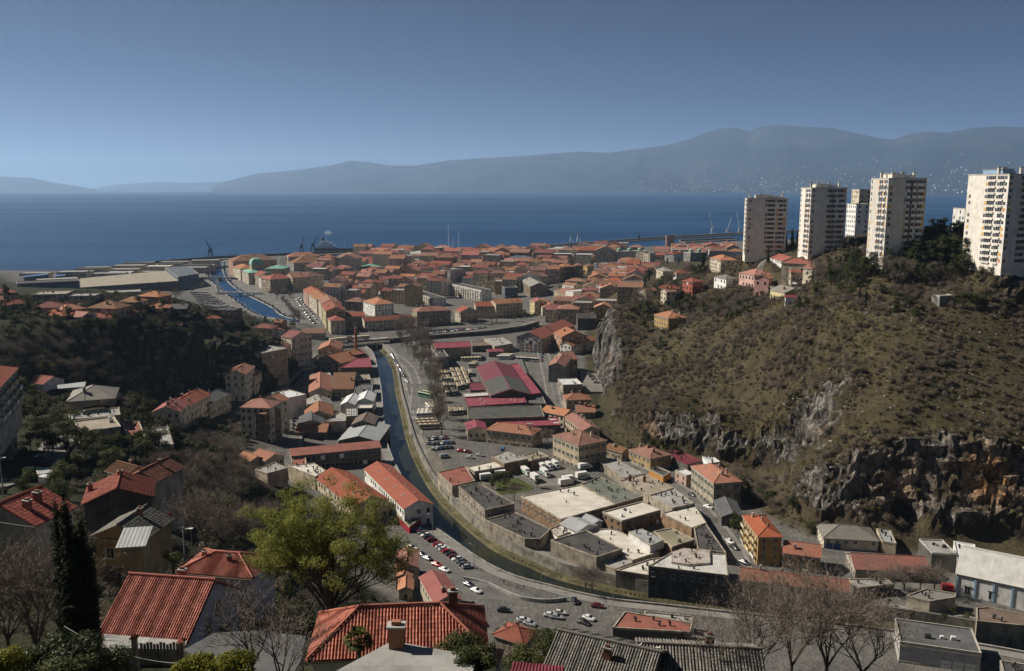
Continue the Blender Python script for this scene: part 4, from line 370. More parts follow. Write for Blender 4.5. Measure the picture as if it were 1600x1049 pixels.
NEAR = [('house', 'house', 'big foreground house with a wide red pantile roof and shade-tinted lilac gable', -35.3, 86.1, 92.1, -8.8, 8.8, 11, 4.2, 'gx', 'redn', 'lilac', {'p': 0.62, 'tp': 0.26, 'ta': 0.06, 'chs': [(0.05, 0.12, 0.7, 1.2)], 'wins': [('r', -1.2, 2.6), ('r', 0.9, 3.4)], 'maxw': 11}), ('house', 'house', 'hipped red roof wing behind the big foreground house', -34.7, 101.7, 90.4, -10.1, 9.0, 6.0, 4.0, 'hip', 'redn', 'lilac', {'p': 0.4, 'tp': 0.24, 'chs': [(-0.3, -0.1, 0.5, 0.8), (0.1, -0.2, 0.5, 0.8)]}), ('house', 'house', 'foreground house with a red hipped tile roof and tall chimney', -8.8, 64.7, 100.3, 4.6, 12.7, 6.4, 5.0, 'hip', 'redn', 'whitew', {'p': 0.62, 'tp': 0.25, 'tr': 0.38, 'ta': 0.085, 'chs': [(0.33, 0.12, 0.7, 1.5)]}), ('house', 'house', 'foreground house with mottled grey tile roof and a small chimney', 9.2, 78.2, 90.34, -24, 9.5, 8.6, 4.6, 'gx', 'greytile', 'stone', {'p': 0.45, 'tp': 0.27, 'ta': 0.06, 'chs': [(0.05, -0.2, 0.7, 1.2)]}), ('house', 'house', 'grey tiled wing joined to the right of the mottled grey roof', 18.0, 78.8, 89.74, -6, 11, 8, 4.6, 'gx', 'greytile', 'stone', {'p': 0.42, 'tp': 0.3, 'ta': 0.07, 'chs': [(0.1, 0.1, 0.8, 1.2)]}), ('house', 'house', 'red corrugated-roofed house with grey end wall above the wooded slope', -70.8, 152.5, 79.4, 19.6, 10.9, 9.2, 6.0, 'gy', 'red', 'dark', {'p': 0.4, 'tp': 0.34, 'tr': 0.6, 'ta': 0.06, 'chs': [(-0.45, 0.1, 0.8, 1.4), (0.0, 0.25, 0.8, 0.9)]}), ('house', 'house', 'old house with mossy tiled roof behind the red corrugated roof', -74.6, 177.1, 74.8, -12.8, 7.2, 8.8, 6.0, 'gy', 'patch', 'stone', {'p': 0.45, 'tp': 0.34, 'tr': 0.6, 'ta': 0.06, 'chs': [(0.1, 0.1, 0.7, 1.2)]}), ('house', 'house', 'tumbledown brown-tiled cottage beside the mossy tiled house', -82.5, 182.0, 75.7, -33.2, 6.7, 5.1, 4.0, 'gx', 'brown', 'stone', {'p': 0.45, 'tp': 0.34, 'tr': 0.6, 'ta': 0.06, 'chs': [(0.1, 0.1, 0.7, 1.2)]}), ('house', 'house', 'grey corrugated-roofed house next to the stepped path', -55.1, 122.0, 84.9, -7.3, 7.7, 7.0, 6.0, 'gy', 'greycorr', 'ochre', {'p': 0.45, 'tp': 0.34, 'tr': 0.6, 'ta': 0.06, 'chs': [(0.1, 0.1, 0.7, 1.2)], 'wins': [('f', -1.6, 2.6)]}), ('house', 'house', 'pinkish red corrugated roof with chimneys at the left edge', -63.8, 109.5, 92.1, -16.7, 10.4, 6.2, 6.0, 'gy', 'pinkred', 'cream', {'p': 0.4, 'tp': 0.34, 'tr': 0.6, 'ta': 0.06, 'chs': [(0.2, 0.1, 0.9, 1.3), (0.25, -0.25, 0.9, 1.2)]})]  # lilac walls of the big house hold the gable's shade tint
NEARPT = {'flat': [(-11.45, 52.02, 109.27), (-8.2, 56.0, 109.27), (-2.28, 54.02, 109.27), (-2.7, 50.7, 109.27), (-10.39, 49.64, 109.27)], 'flatch': [-7.77, 55.2, 109.27], 'porch': [(-38.44, 77.3, 98.3), (-30.18, 76.06, 98.3), (-29.84, 74.4, 98.3), (-37.45, 74.79, 98.3)], 'felt': [(-27.78, 69.18, 101.25), (-26.11, 72.0, 101.25), (-22.59, 72.45, 101.25), (-17.95, 71.44, 101.25), (-17.46, 67.45, 101.25), (-17.7, 64.58, 101.25), (-24.6, 66.66, 101.25)], 'mag': [(-0.24, 60.23, 104.08), (3.84, 60.01, 104.08), (3.93, 61.66, 104.08), (0.06, 62.34, 104.08)], 'strip': [(-1.52, 67.63, 102.25), (-0.63, 67.42, 102.25), (-1.12, 64.75, 102.25), (-1.51, 64.99, 102.25)], 'gate': [(-32.27, 70.0, 99.59), (-28.15, 70.0, 99.59)], 'rail': [(-36.12, 72.0, 98.94), (-32.9, 71.0, 99.32)], 'cable': [(-32.71, 60.0, 108.24), (-19.18, 52.0, 109.98)], 'steps': [(-46.02, 108.0, 91.05), (-63.21, 150.0, 82.62)], 'pine': (-16.22, 72.0, 99.86), 'cypress': (-37.16, 70.0, 100.62), 'bare': [(-41.83, 72.0, 98.15, 11.5, 'bare brown tree in front of the cypress at the left edge'), (-45.55, 74.0, 97.62, 10.5, 'bare brown tree at the very left edge'), (-17.88, 56.0, 106.01, 7.5, 'bare dark tree left of the pine trunk'), (-14.22, 50.0, 109.01, 5.5, 'small ivy-clad bare tree at the bottom edge'), (25.78, 86.0, 87.44, 12, 'large bare tree at the bottom, left of the row'), (31.55, 92.0, 84.17, 13, 'second large bare tree of the bottom row'), (32.45, 84.0, 88.88, 12, 'third large bare tree of the bottom row'), (38.69, 90.0, 84.99, 11, 'rightmost large bare tree of the bottom row'), (19.1, 78.0, 91.66, 8, 'smaller bare tree before the grey tiled wing'), (-46.92, 128.0, 84.75, 9.5, 'rounded bare tree by the stairway terrace'), (-53.55, 140.0, 81.83, 8.5, 'second rounded bare tree above the stairway')], 'shrub': [(-28.54, 54.0, 107.0, 2.6, 3.4, 'shiny', 9000, 'dark glossy shrub at the bottom left corner'), (-32.35, 54.0, 107.23, 2.0, 2.4, 'shiny', 6000, 'lower dark shrub at the left bottom corner'), (-18.51, 47.0, 111.8, 1.2, 1.5, 'yellow', 4500, 'yellow green bush at the bottom, left one of two'), (-16.47, 47.0, 111.72, 1.4, 1.8, 'yellow', 5000, 'yellow green bush at the bottom, right one of two'), (-4.01, 60.0, 104.87, 2.2, 2.8, 'ever', 6000, 'rounded evergreen bush right of the flat grey roof'), (4.33, 92.0, 86.52, 3.0, 4.5, 'ever', 6500, 'dense evergreen bush behind the wine red sheet roof'), (1.26, 80.0, 93.16, 1.8, 2.2, 'green', 4000, 'light green bush behind the wine red sheet roof'), (-2.34, 54.0, 108.06, 1.4, 2.0, 'ever', 4000, 'dark bush at the corner of the flat grey roof'), (-19.56, 54.0, 107.69, 0.9, 1.0, 'yellow', 2500, 'small yellow bush between the two yellow bushes'), (-31.14, 50.0, 110.43, 1.3, 1.6, 'yellow', 3000, 'yellowish bush in the left bottom corner'), (-48.09, 118.0, 87.14, 1.2, 1.6, 'green', 2500, 'light green bush beside the stairway'), (-27.81, 50.0, 109.44, 2.0, 2.0, 'ever', 5000, 'dark low shrub at the bottom edge under the cypress')], 'palm': (-11.21, 60.0, 105.12), 'gulls': [(12.36, 79.0, 95.96), (13.92, 78.0, 96.25)], 'person': (-51.29, 126.0, 90.08)}
GROVES = [(['ever','pine','pine','pine','bare'],'in the dark tree belt below the tower blocks',[(178,520),(192,500),(201,462),(223,440),(242,408),(257,420),(216,424),(189,432),(174,450)],105,7,12),(['pine','pine','ever','cyp'],'in the pine grove between third and fourth tower',[(198,455),(221,470),(253,480),(238,440),(214,440)],60,11,17),(['bare','ever','bare','ever'],'in the thicket along the hill top',[(110,600),(148,580),(178,530),(180,440),(213,416),(247,412),(240,400),(178,404),(155,470),(120,545),(106,580)],75,4,7),(['bare','ever','bare'],'on the wooded shoulder above the town',[(74,700),(102,760),(133,760),(146,690),(122,640),(89,610),(73,620)],60,6,10),(['ever','bare','bare'],'in the ravine wood under the left villas',[(-242,395),(-246,418),(-224,455),(-186,505),(-171,612),(-174,590),(-186,500),(-202,440),(-225,410)],80,5,9),(['ever','bare','bare'],'in the wood between left terrace and workshops',[(-117,270),(-109,310),(-94,330),(-82,300),(-67,235),(-62,170),(-85,210)],72,6,11),(['ever','ever','green'],'between the houses of the left terrace',[(-149,255),(-154,290),(-135,268),(-108,262),(-94,230),(-112,228),(-96,180),(-96,165)],22,4,8),(['bare','bare','ever'],'at the foot of the scrubby hill',[(102,385),(115,335),(114,318),(105,345),(97,375)],16,5,8),(['bare','ever'],'on the slope between office block and channel',[(-214,650),(-238,812),(-209,826),(-184,756),(-170,606),(-205,650)],30,5,9),(['bare','ever','bare'],'among the houses behind the cliff',[(60,840),(110,790),(160,900),(210,1150),(150,1260),(95,1100),(65,950)],60,6,10)]
TREES = [('plane','bare plane tree in the avenue beside the bus depot',[(-101.8,779.7,5.2),(-95.8,790.2,4.9),(-89.6,799.5,4.8),(-81.7,794.2,4.9),(-94.0,739.6,5.2),(-86.7,747.3,5.2),(-80.6,755.2,5.2),(-84.0,700.9,5.7),(-77.0,707.5,5.8),(-71.1,714.5,5.8),(-75.5,670.4,5.2),(-68.6,675.1,5.6),(-64.0,680.1,5.9),(-66.9,634.6,5.3),(-60.4,640.3,5.3),(-55.4,623.5,5.3),(-57.6,597.2,5.3),(-51.9,582.5,5.3),(-72.8,746.4,5.4),(-102.5,820.7,4.2),(-94.5,830.7,4.1),(-47.8,559.4,5.3),(-49.1,538.0,5.3),(-44.3,516.7,6.7),(-41.5,493.4,7.0),(-40.8,473.5,6.9),(-38.0,460.7,6.9),(-53.3,568.4,5.3),(-89.4,771.3,5.2),(-80.9,731.7,5.3),(-66.9,646.1,5.3)],13,17),('plane','bare tree on the canal promenade',[(-298.3,1083.6,2.5),(-281.4,1051.1,2.5),(-267.4,1020.4,2.5),(-256.1,991.5,2.5),(-246.4,964.1,2.5),(-235.6,931.9,2.5),(-226.1,907.5,2.5),(-214.1,872.7,5.2),(-294.4,1100.6,2.5),(-281.5,1083.6,2.5),(-266.0,1051.1,2.5),(-304.4,1118.1,2.5),(-299.1,1127.1,2.5),(-210.8,845.5,7.7),(-203.2,834.5,7.8)],9,12),('bare','bare tree in front of the shaded town block',[(-74.4,875.4,3.9),(-68.0,869.9,3.9),(-65.4,892.4,3.9),(-47.6,870.0,3.9),(-42.2,864.5,3.9),(-37.4,869.9,3.9),(-31.2,864.3,3.9),(-25.6,874.9,4.0),(-20.3,869.2,4.0),(-15.3,874.1,4.1),(-89.6,848.2,3.9),(-82.4,842.6,4.0),(-77.3,859.1,3.9)],10,14),('ever','dark evergreen in the gardens behind the rail line',[(6.1,898.7,4.7),(11.5,903.7,4.9),(3.4,876.6,4.6),(14.7,884.2,5.2),(44.3,1085.9,10.7),(51.8,1022.6,10.2),(53.9,986.8,9.9),(85.5,943.4,15.7),(90.9,932.6,18.0),(89.2,954.6,17.9)],8,11),('bare','bare garden tree around the school',[(95.8,1189.7,16.9),(102.0,1168.4,18.0),(107.1,1149.9,18.8),(111.9,1130.7,19.7),(114.5,1113.1,20.5),(75.1,989.4,14.5),(81.9,990.0,16.3),(68.4,1003.4,12.7),(57.1,977.0,10.3)],9,12),('cyp','cypress among the town gardens',[(134.5,1234.1,19.5),(55.6,1019.3,10.7),(174.9,1389.9,15.1)],15,18),('bare','bare tree on the wooded spur above the cliff edge',[(175.4,1207.5,23.3),(184.7,1215.2,23.7),(195.9,1234.4,24.3),(148.5,1078.8,27.3),(125.7,874.8,43.5),(118.1,868.6,39.1),(100.7,676.0,53.6),(87.7,616.6,58.1),(101.5,644.0,57.6),(107.5,657.9,58.5),(114.4,892.6,39.8),(107.9,880.9,34.3),(111.5,830.0,33.9),(95.1,609.9,58.4),(104.9,834.7,29.2),(208.9,1270.0,23.4),(219.2,1287.4,23.1)],8,11),('ever','evergreen tree in the hillside gardens',[(128.9,850.9,44.5),(121.6,796.6,44.4),(134.2,785.7,54.9),(104.3,615.7,59.4),(105.4,600.6,57.3),(113.6,607.1,59.4),(117.1,607.2,60.0),(121.9,604.6,60.9),(123.4,594.8,60.4),(110.1,594.4,57.0),(112.6,588.8,56.6),(117.5,587.8,57.9),(133.9,577.2,61.6),(133.6,565.8,61.0),(139.3,665.1,71.8),(141.9,665.6,73.1),(145.2,663.1,74.6),(87.8,600.1,54.4),(92.3,598.3,54.1),(95.3,595.3,53.3),(79.6,604.8,54.9),(86.3,686.6,45.4)],6,10),('cyp','slim cypress between the hillside villas',[(133.9,860.1,46.8),(164.4,762.0,70.0),(166.2,765.4,70.5),(247.7,1313.4,23.2),(233.9,1328.8,21.9)],12,15),('bare','bare shrubby tree on the slope below the villas',[(107.9,565.5,50.7),(113.0,549.7,52.1),(97.5,552.1,43.5),(88.6,546.4,39.4),(128.3,556.2,59.3),(129.7,532.6,59.8),(134.8,526.1,62.7),(136.8,504.5,62.2),(140.1,493.0,63.0),(143.5,479.9,64.2),(148.3,476.0,67.4),(152.2,466.7,69.7),(153.0,451.2,70.4),(75.1,584.2,43.4),(81.8,570.5,42.4),(72.1,605.7,47.7),(80.1,599.8,53.0),(95.8,831.2,22.5)],5,8),('ever','dark evergreen on the upper slope below the villas',[(87.5,574.0,45.0),(93.1,584.0,48.8),(89.2,594.0,50.6),(89.9,542.3,39.1),(93.0,536.7,39.2),(78.1,557.7,37.3),(144.2,518.9,67.6),(147.1,547.8,65.6),(154.8,469.9,71.8),(157.0,451.5,75.3),(132.4,408.5,36.9),(97.9,554.9,44.1)],5,8),('pine','dark pine in the grove beside the third tower',[(205.3,467.0,104.7),(211.9,472.7,106.0),(212.8,465.2,105.7),(214.5,459.7,105.2),(220.4,461.7,105.9),(220.7,453.4,104.9),(227.3,456.9,105.5),(227.4,448.8,104.5),(239.2,465.7,105.6),(200.5,449.5,99.5),(202.8,443.5,98.4),(207.7,440.4,98.7),(213.8,440.1,100.4),(218.1,437.3,100.6),(221.2,432.4,99.5),(200.7,461.9,102.6),(195.8,457.7,99.6),(246.1,522.2,106.2),(251.2,515.2,106.6),(257.7,513.4,106.7),(262.5,513.8,106.7),(217.3,451.4,104.2)],12,17),('cyp','dark cypress on the ridge by the tower blocks',[(205.8,476.3,104.9),(1209.0,2546.0,2.5),(1175.3,2387.3,2.5),(1199.0,2387.3,2.5),(1250.5,2464.1,2.5),(263.5,513.9,106.7),(921.3,2387.3,2.5),(193.5,626.1,94.9),(195.2,616.9,95.0),(196.9,611.9,95.4),(197.7,602.2,95.6),(232.2,447.0,103.8),(234.5,445.0,103.1),(176.9,610.0,86.2),(232.5,450.7,104.3)],11,16),('ever','bushy evergreen on the plateau in front of the towers',[(182.6,492.7,90.2),(181.2,474.3,88.6),(196.1,546.3,90.8),(188.6,481.2,94.9),(186.9,463.8,94.8),(186.5,450.1,93.7),(188.7,443.6,93.6),(192.1,436.4,92.7),(198.7,437.4,95.0),(205.6,435.3,96.0),(221.7,416.1,94.9),(225.8,414.0,95.9),(231.6,413.9,97.4),(238.7,415.9,98.0),(257.1,442.9,98.5),(226.3,422.7,100.4),(229.0,418.3,102.3),(251.4,447.4,100.5),(264.2,458.7,102.0),(170.9,455.2,84.9),(170.8,441.6,84.1),(185.1,419.0,84.6),(187.2,413.0,83.2),(209.0,405.5,84.2),(214.6,405.0,85.0),(219.3,405.7,86.4),(227.5,401.3,83.3),(234.3,406.0,86.4),(194.8,566.4,95.1),(198.7,566.3,97.2),(190.2,574.4,94.5)],6,9),('bare','bare bush on the plateau scrub',[(206.3,411.0,86.5),(206.2,404.1,82.9),(173.0,422.3,80.3),(175.3,416.4,79.6),(169.5,429.2,80.1),(163.6,438.6,78.0),(161.7,446.9,78.5),(192.2,410.7,83.5),(192.8,405.2,81.2),(220.3,401.5,83.3),(912.7,2387.3,2.5),(1000.3,2546.0,2.5),(235.2,592.5,103.7),(210.7,563.3,100.5),(192.1,548.7,88.6),(178.5,490.7,86.9)],4,7),('cyp','small cypress by the stone wall on the plateau',[(171.6,433.1,82.8),(173.0,428.2,82.2)],7,9),('ever','dark tree on the plateau of villas to the left',[(-267.1,470.9,71.7),(-258.9,463.5,71.1),(-267.0,483.4,71.7),(-261.7,454.8,70.7),(-267.8,461.4,71.4),(-229.4,473.8,65.1),(-226.3,476.2,63.9),(-214.9,501.3,63.6),(-211.2,500.6,60.9),(-207.5,505.0,60.2),(-230.0,581.0,50.4),(-203.0,507.7,58.8),(-221.1,488.2,63.8),(-220.6,480.8,61.4),(-238.7,470.4,68.3),(-244.2,459.4,68.3),(-240.5,460.2,67.3),(-216.3,491.3,61.5),(-219.0,591.0,45.5),(-214.7,600.3,44.0),(-218.2,636.0,38.3),(-306.2,783.8,37.9),(-280.7,591.3,63.0),(-273.0,584.0,62.8),(-223.6,479.9,63.3),(-311.3,553.2,64.9),(-284.3,488.9,70.9)],5,8),('pine','tall dark cedar among the left plateau villas',[(-214.4,502.1,63.5),(-203.9,512.4,59.0),(-272.3,470.9,71.7)],14,17),('bare','bare tree along the channel below the office block',[(-399.5,1057.9,6.1),(-417.0,1144.1,2.5),(-413.8,1170.9,2.5),(-306.7,800.0,35.8),(-212.8,652.2,38.2),(-236.6,750.7,24.2),(-240.2,785.0,20.3),(-227.8,757.4,20.3),(-206.6,662.2,32.9),(-209.8,649.3,33.8),(-212.9,636.8,33.5)],9,12),('ever','tree on the dark ravine slope',[(-251.2,441.4,67.8),(-244.3,443.3,65.8),(-238.7,448.0,64.2),(-235.5,454.6,63.9),(-231.0,458.9,62.4),(-227.6,465.9,62.1),(-223.3,471.1,60.3),(-219.0,476.7,58.5),(-247.1,427.9,65.2),(-241.2,431.2,63.0),(-234.8,436.8,60.4),(-209.2,495.1,56.2),(-203.3,502.8,54.0),(-198.6,514.8,52.9),(-215.8,587.1,39.6),(-211.6,606.1,37.5),(-210.0,634.7,30.3)],7,11),('ever','dark evergreen between the left terrace houses',[(-149.3,282.8,60.0),(-144.5,278.4,59.6),(-146.7,287.3,59.8),(-140.7,267.7,59.5),(-141.0,263.5,59.8),(-149.3,273.6,59.9),(-144.3,263.0,59.9),(-136.1,252.0,60.3),(-133.9,256.1,60.0),(-134.6,264.4,59.5),(-128.5,256.9,59.8),(-128.2,261.2,59.5),(-123.4,256.1,59.5),(-121.6,258.7,59.2),(-119.3,257.8,59.0),(-114.7,262.8,57.9),(-113.4,268.3,57.8),(-111.0,268.1,56.3),(-118.5,294.6,49.7),(-116.9,298.8,47.3),(-116.0,305.2,44.7),(-114.3,310.0,42.0),(-113.6,256.6,57.9),(-111.0,258.4,56.8),(-122.2,308.6,48.5),(-161.8,417.3,20.3),(-138.0,315.9,56.1),(-136.9,322.9,53.6),(-170.6,307.0,60.2),(-168.2,295.3,60.4),(-165.8,286.0,60.7)],6,10),('bare','bare tree on the wooded slope above the workshops',[(-121.4,331.5,39.1),(-142.9,404.5,16.9),(-133.7,386.2,17.9),(-115.4,344.1,28.5),(-107.7,331.7,28.6),(-108.8,303.5,39.3),(-100.9,273.7,46.0),(-98.0,259.0,49.0),(-103.4,295.6,37.3),(-102.0,302.7,33.6),(-100.2,311.3,29.3),(-97.3,312.7,26.4),(-94.1,261.0,45.1),(-93.5,273.8,39.4)],8,12),('green','light green tree beside the white apartment block',[(-219.3,412.3,48.6),(-222.6,411.5,50.3),(-217.5,391.0,44.3),(-223.9,392.5,47.0)],8,10),('yellow','yellow green bush beside the roof terrace',[(-169.2,422.5,22.0),(-168.1,430.1,20.3),(-165.8,432.3,19.3)],4,5),('ever','evergreen shrub by the mill court',[(-5.7,374.6,7.6),(-8.5,372.5,7.6),(-2.9,378.9,7.6),(11.3,374.4,7.6)],5,8),('bare','bare tree in the mill court',[(1.0,357.7,7.9)],8,9),('bare','bare tree between depot and palazzo',[(15.7,440.2,6.9),(18.6,449.5,5.8),(13.6,452.0,5.9),(-19.9,461.1,6.8)],8,10),('bare','bare tree growing at the river edge',[(24.1,271.3,8.5),(26.1,270.0,8.5)],9,11),('ever','dark evergreen at the foot of the cliff',[(71.6,433.1,7.3),(75.4,426.7,6.8),(79.1,420.1,6.4),(98.6,366.1,7.7),(98.1,353.5,7.3),(86.3,320.1,8.3),(68.3,438.5,8.2),(114.4,321.9,7.6)],6,10),('bare','bare tree in the yard before the red warehouse',[(124.6,270.2,10.1),(127.3,268.7,10.1),(119.0,267.5,10.0),(132.4,268.6,10.1),(136.3,267.2,10.1)],8,11),('ever','dark ivy-like bush on the river wall',[(113.8,259.6,9.8),(117.6,258.1,9.9),(135.0,251.4,10.0),(138.0,248.9,9.9),(140.9,245.3,9.9),(130.2,247.9,9.8),(108.3,259.8,9.7)],3,5),('ever','evergreen tree on the slope above the car park houses',[(-3.1,230.0,11.4),(-0.9,224.3,12.2),(0.9,227.2,11.5),(3.2,231.1,10.8),(11.0,234.0,10.2),(12.5,228.8,10.6),(9.1,231.7,10.4),(7.1,224.8,11.4)],5,7)]

# ---------------------------------------------------------------- ground model
_c = CTRL[:, :2] / 100.0
_n = len(_c)
_A = np.zeros((_n + 3, _n + 3))
_A[:_n, :_n] = np.sqrt(((_c[:, None] - _c[None]) ** 2).sum(-1)) - 0.012 * np.eye(_n)
_A[:_n, _n] = 1; _A[:_n, _n + 1:] = _c
_A[_n:, :_n] = _A[:_n, _n:].T
_w = np.linalg.solve(_A, np.concatenate([CTRL[:, 2], np.zeros(3)]))


def ground_z(x, y):
 """height of the bare ground (river bed not cut) at plan position x, y in metres"""
 x = np.atleast_1d(np.asarray(x, float)); y = np.atleast_1d(np.asarray(y, float))
 out = np.empty(x.shape)
 xf, yf, of = x.ravel() / 100, y.ravel() / 100, out.ravel()
 for i in range(0, len(xf), 20000):
  p = np.stack([xf[i:i + 20000], yf[i:i + 20000]], 1)
  d = np.sqrt((p[:, None, 0] - _c[None, :, 0]) ** 2 + (p[:, None, 1] - _c[None, :, 1]) ** 2)
  of[i:i + 20000] = d @ _w[:_n] + _w[_n] + p @ _w[_n + 1:]
 return of.reshape(x.shape)


def gz(x, y):
 return float(ground_z(x, y)[0])

# ---------------------------------------------------------------- mesh helpers
class MB:
 """collects faces for one mesh object"""
 def __init__(self):
  self.v = []; self.f = []; self.m = []; self.uv = []; self.sm = []

 def face(self, pts, mat=0, uv=None, smooth=False):
  i = len(self.v)
  self.v.extend([tuple(p) for p in pts])
  self.f.append(tuple(range(i, i + len(pts))))
  self.m.append(mat)
  self.uv.append(uv)
  self.sm.append(smooth)

 def box(self, x0, x1, y0, y1, z0, z1, mat=0, bottom=True):
  a, b, c, d = (x0, y0), (x1, y0), (x1, y1), (x0, y1)
  q = [a, b, c, d]
  for k in range(4):
   p, r = q[k], q[(k + 1) % 4]
   self.face([(p[0], p[1], z0), (r[0], r[1], z0), (r[0], r[1], z1), (p[0], p[1], z1)], mat)
  self.face([(p[0], p[1], z1) for p in q], mat)
  if bottom:
   self.face([(p[0], p[1], z0) for p in q[::-1]], mat)

 def prism(self, poly, z0, z1, mat=0, top=None, bottom=False):
  n = len(poly)
  for k in range(n):
   p, r = poly[k], poly[(k + 1) % n]
   self.face([(p[0], p[1], z0), (r[0], r[1], z0), (r[0], r[1], z1), (p[0], p[1], z1)], mat)
  self.face([(p[0], p[1], z1) for p in poly], mat if top is None else top, [(p[0], p[1]) for p in poly])
  if bottom:
   self.face([(p[0], p[1], z0) for p in poly[::-1]], mat)

 def bar(self, p, q, r, mat=0, n=5, r2=None, cap=True):
  p, q = Vector(p), Vector(q)
  d = q - p
  if d.length < 1e-6:
   return
  a = d.orthogonal().normalized(); b = d.normalized().cross(a)
  r2 = r if r2 is None else r2
  A = [p + (a * math.cos(t) + b * math.sin(t)) * r for t in [k * 2 * math.pi / n for k in range(n)]]
  B = [q + (a * math.cos(t) + b * math.sin(t)) * r2 for t in [k * 2 * math.pi / n for k in range(n)]]
  for k in range(n):
   self.face([A[k], A[(k + 1) % n], B[(k + 1) % n], B[k]], mat, None, True)
  if cap:
   self.face(B, mat); self.face(A[::-1], mat)

 def mesh(self, name, mats):
  me = bpy.data.meshes.new(name)
  me.from_pydata(self.v, [], self.f)
  for mm in mats:
   me.materials.append(mm)
  if any(self.m):
   me.polygons.foreach_set('material_index', self.m)
  if any(self.sm):
   me.polygons.foreach_set('use_smooth', self.sm)
  if any(u is not None for u in self.uv):
   L = me.uv_layers.new(name='uv')
   out = []
   for f, u in zip(self.f, self.uv):
    out.extend([c for q in u for c in q] if u is not None else [0.0] * (2 * len(f)))
   L.data.foreach_set('uv', out)
  me.update()
  return me

 def build(self, name, mats, parent=None, loc=None, rz=None):
  if not isinstance(mats, (list, tuple)):
   mats = [mats]
  return link(name, self.mesh(name, mats), parent, loc, rz)


def link(name, me, parent=None, loc=None, rz=None):
 o = bpy.data.objects.new(name, me)
 COL.objects.link(o)
 if parent is not None:
  o.parent = parent
 if loc is not None:
  o.location = loc
 if rz is not None:
  o.rotation_euler = (0, 0, rz)
 return o


def tag(o, label=None, cat=None, group=None, kind=None):
 if label: o['label'] = label
 if cat: o['category'] = cat
 if group: o['group'] = group
 if kind: o['kind'] = kind
 return o


def thing(name, label, cat, loc=(0, 0, 0), rz=0.0, group=None):
 o = bpy.data.objects.new(name, None)
 o.empty_display_size = 0.5
 COL.objects.link(o)
 o.location = loc
 o.rotation_euler = (0, 0, rz)
 return tag(o, label, cat, group)


def copy_tree(src, loc, rz=0.0, scale=None, label=None, group=None):
 r = src.copy(); COL.objects.link(r)
 r.location = loc; r.rotation_euler = (0, 0, rz)
 if scale: r.scale = scale if isinstance(scale, tuple) else (scale,) * 3
 if label: r['label'] = label
 if group: r['group'] = group
 for ch in src.children:
  c = ch.copy(); COL.objects.link(c); c.parent = r
  for g in ch.children:
   d = g.copy(); COL.objects.link(d); d.parent = c
 return r


def hash3(i, j, k):
 h = (i * 374761393 + j * 668265263 + k * 2147483647) & 0xFFFFFFFF
 h = ((h ^ (h >> 13)) * 1274126177) & 0xFFFFFFFF
 h = h ^ (h >> 16)
 return (h & 0xFFFFFF) / float(0xFFFFFF)


def vnoise(x, y, z):
 """value noise in -1..1 for arrays"""
 xi, yi, zi = np.floor(x).astype(np.int64), np.floor(y).astype(np.int64), np.floor(z).astype(np.int64)
 fx, fy, fz = x - xi, y - yi, z - zi
 fx = fx * fx * (3 - 2 * fx); fy = fy * fy * (3 - 2 * fy); fz = fz * fz * (3 - 2 * fz)
 r = 0
 for a in (0, 1):
  for b in (0, 1):
   for c in (0, 1):
    w = (fx if a else 1 - fx) * (fy if b else 1 - fy) * (fz if c else 1 - fz)
    r = r + w * hash3(xi + a, yi + b, zi + c)
 return r * 2 - 1


def fbm(x, y, z, oct=3):
 s = 0; a = 1.0
 for k in range(oct):
  s = s + a * vnoise(x * 2 ** k + 17 * k, y * 2 ** k, z * 2 ** k); a *= 0.5
 return s / 1.75


# ---------------------------------------------------------------- materials
MATS = {}


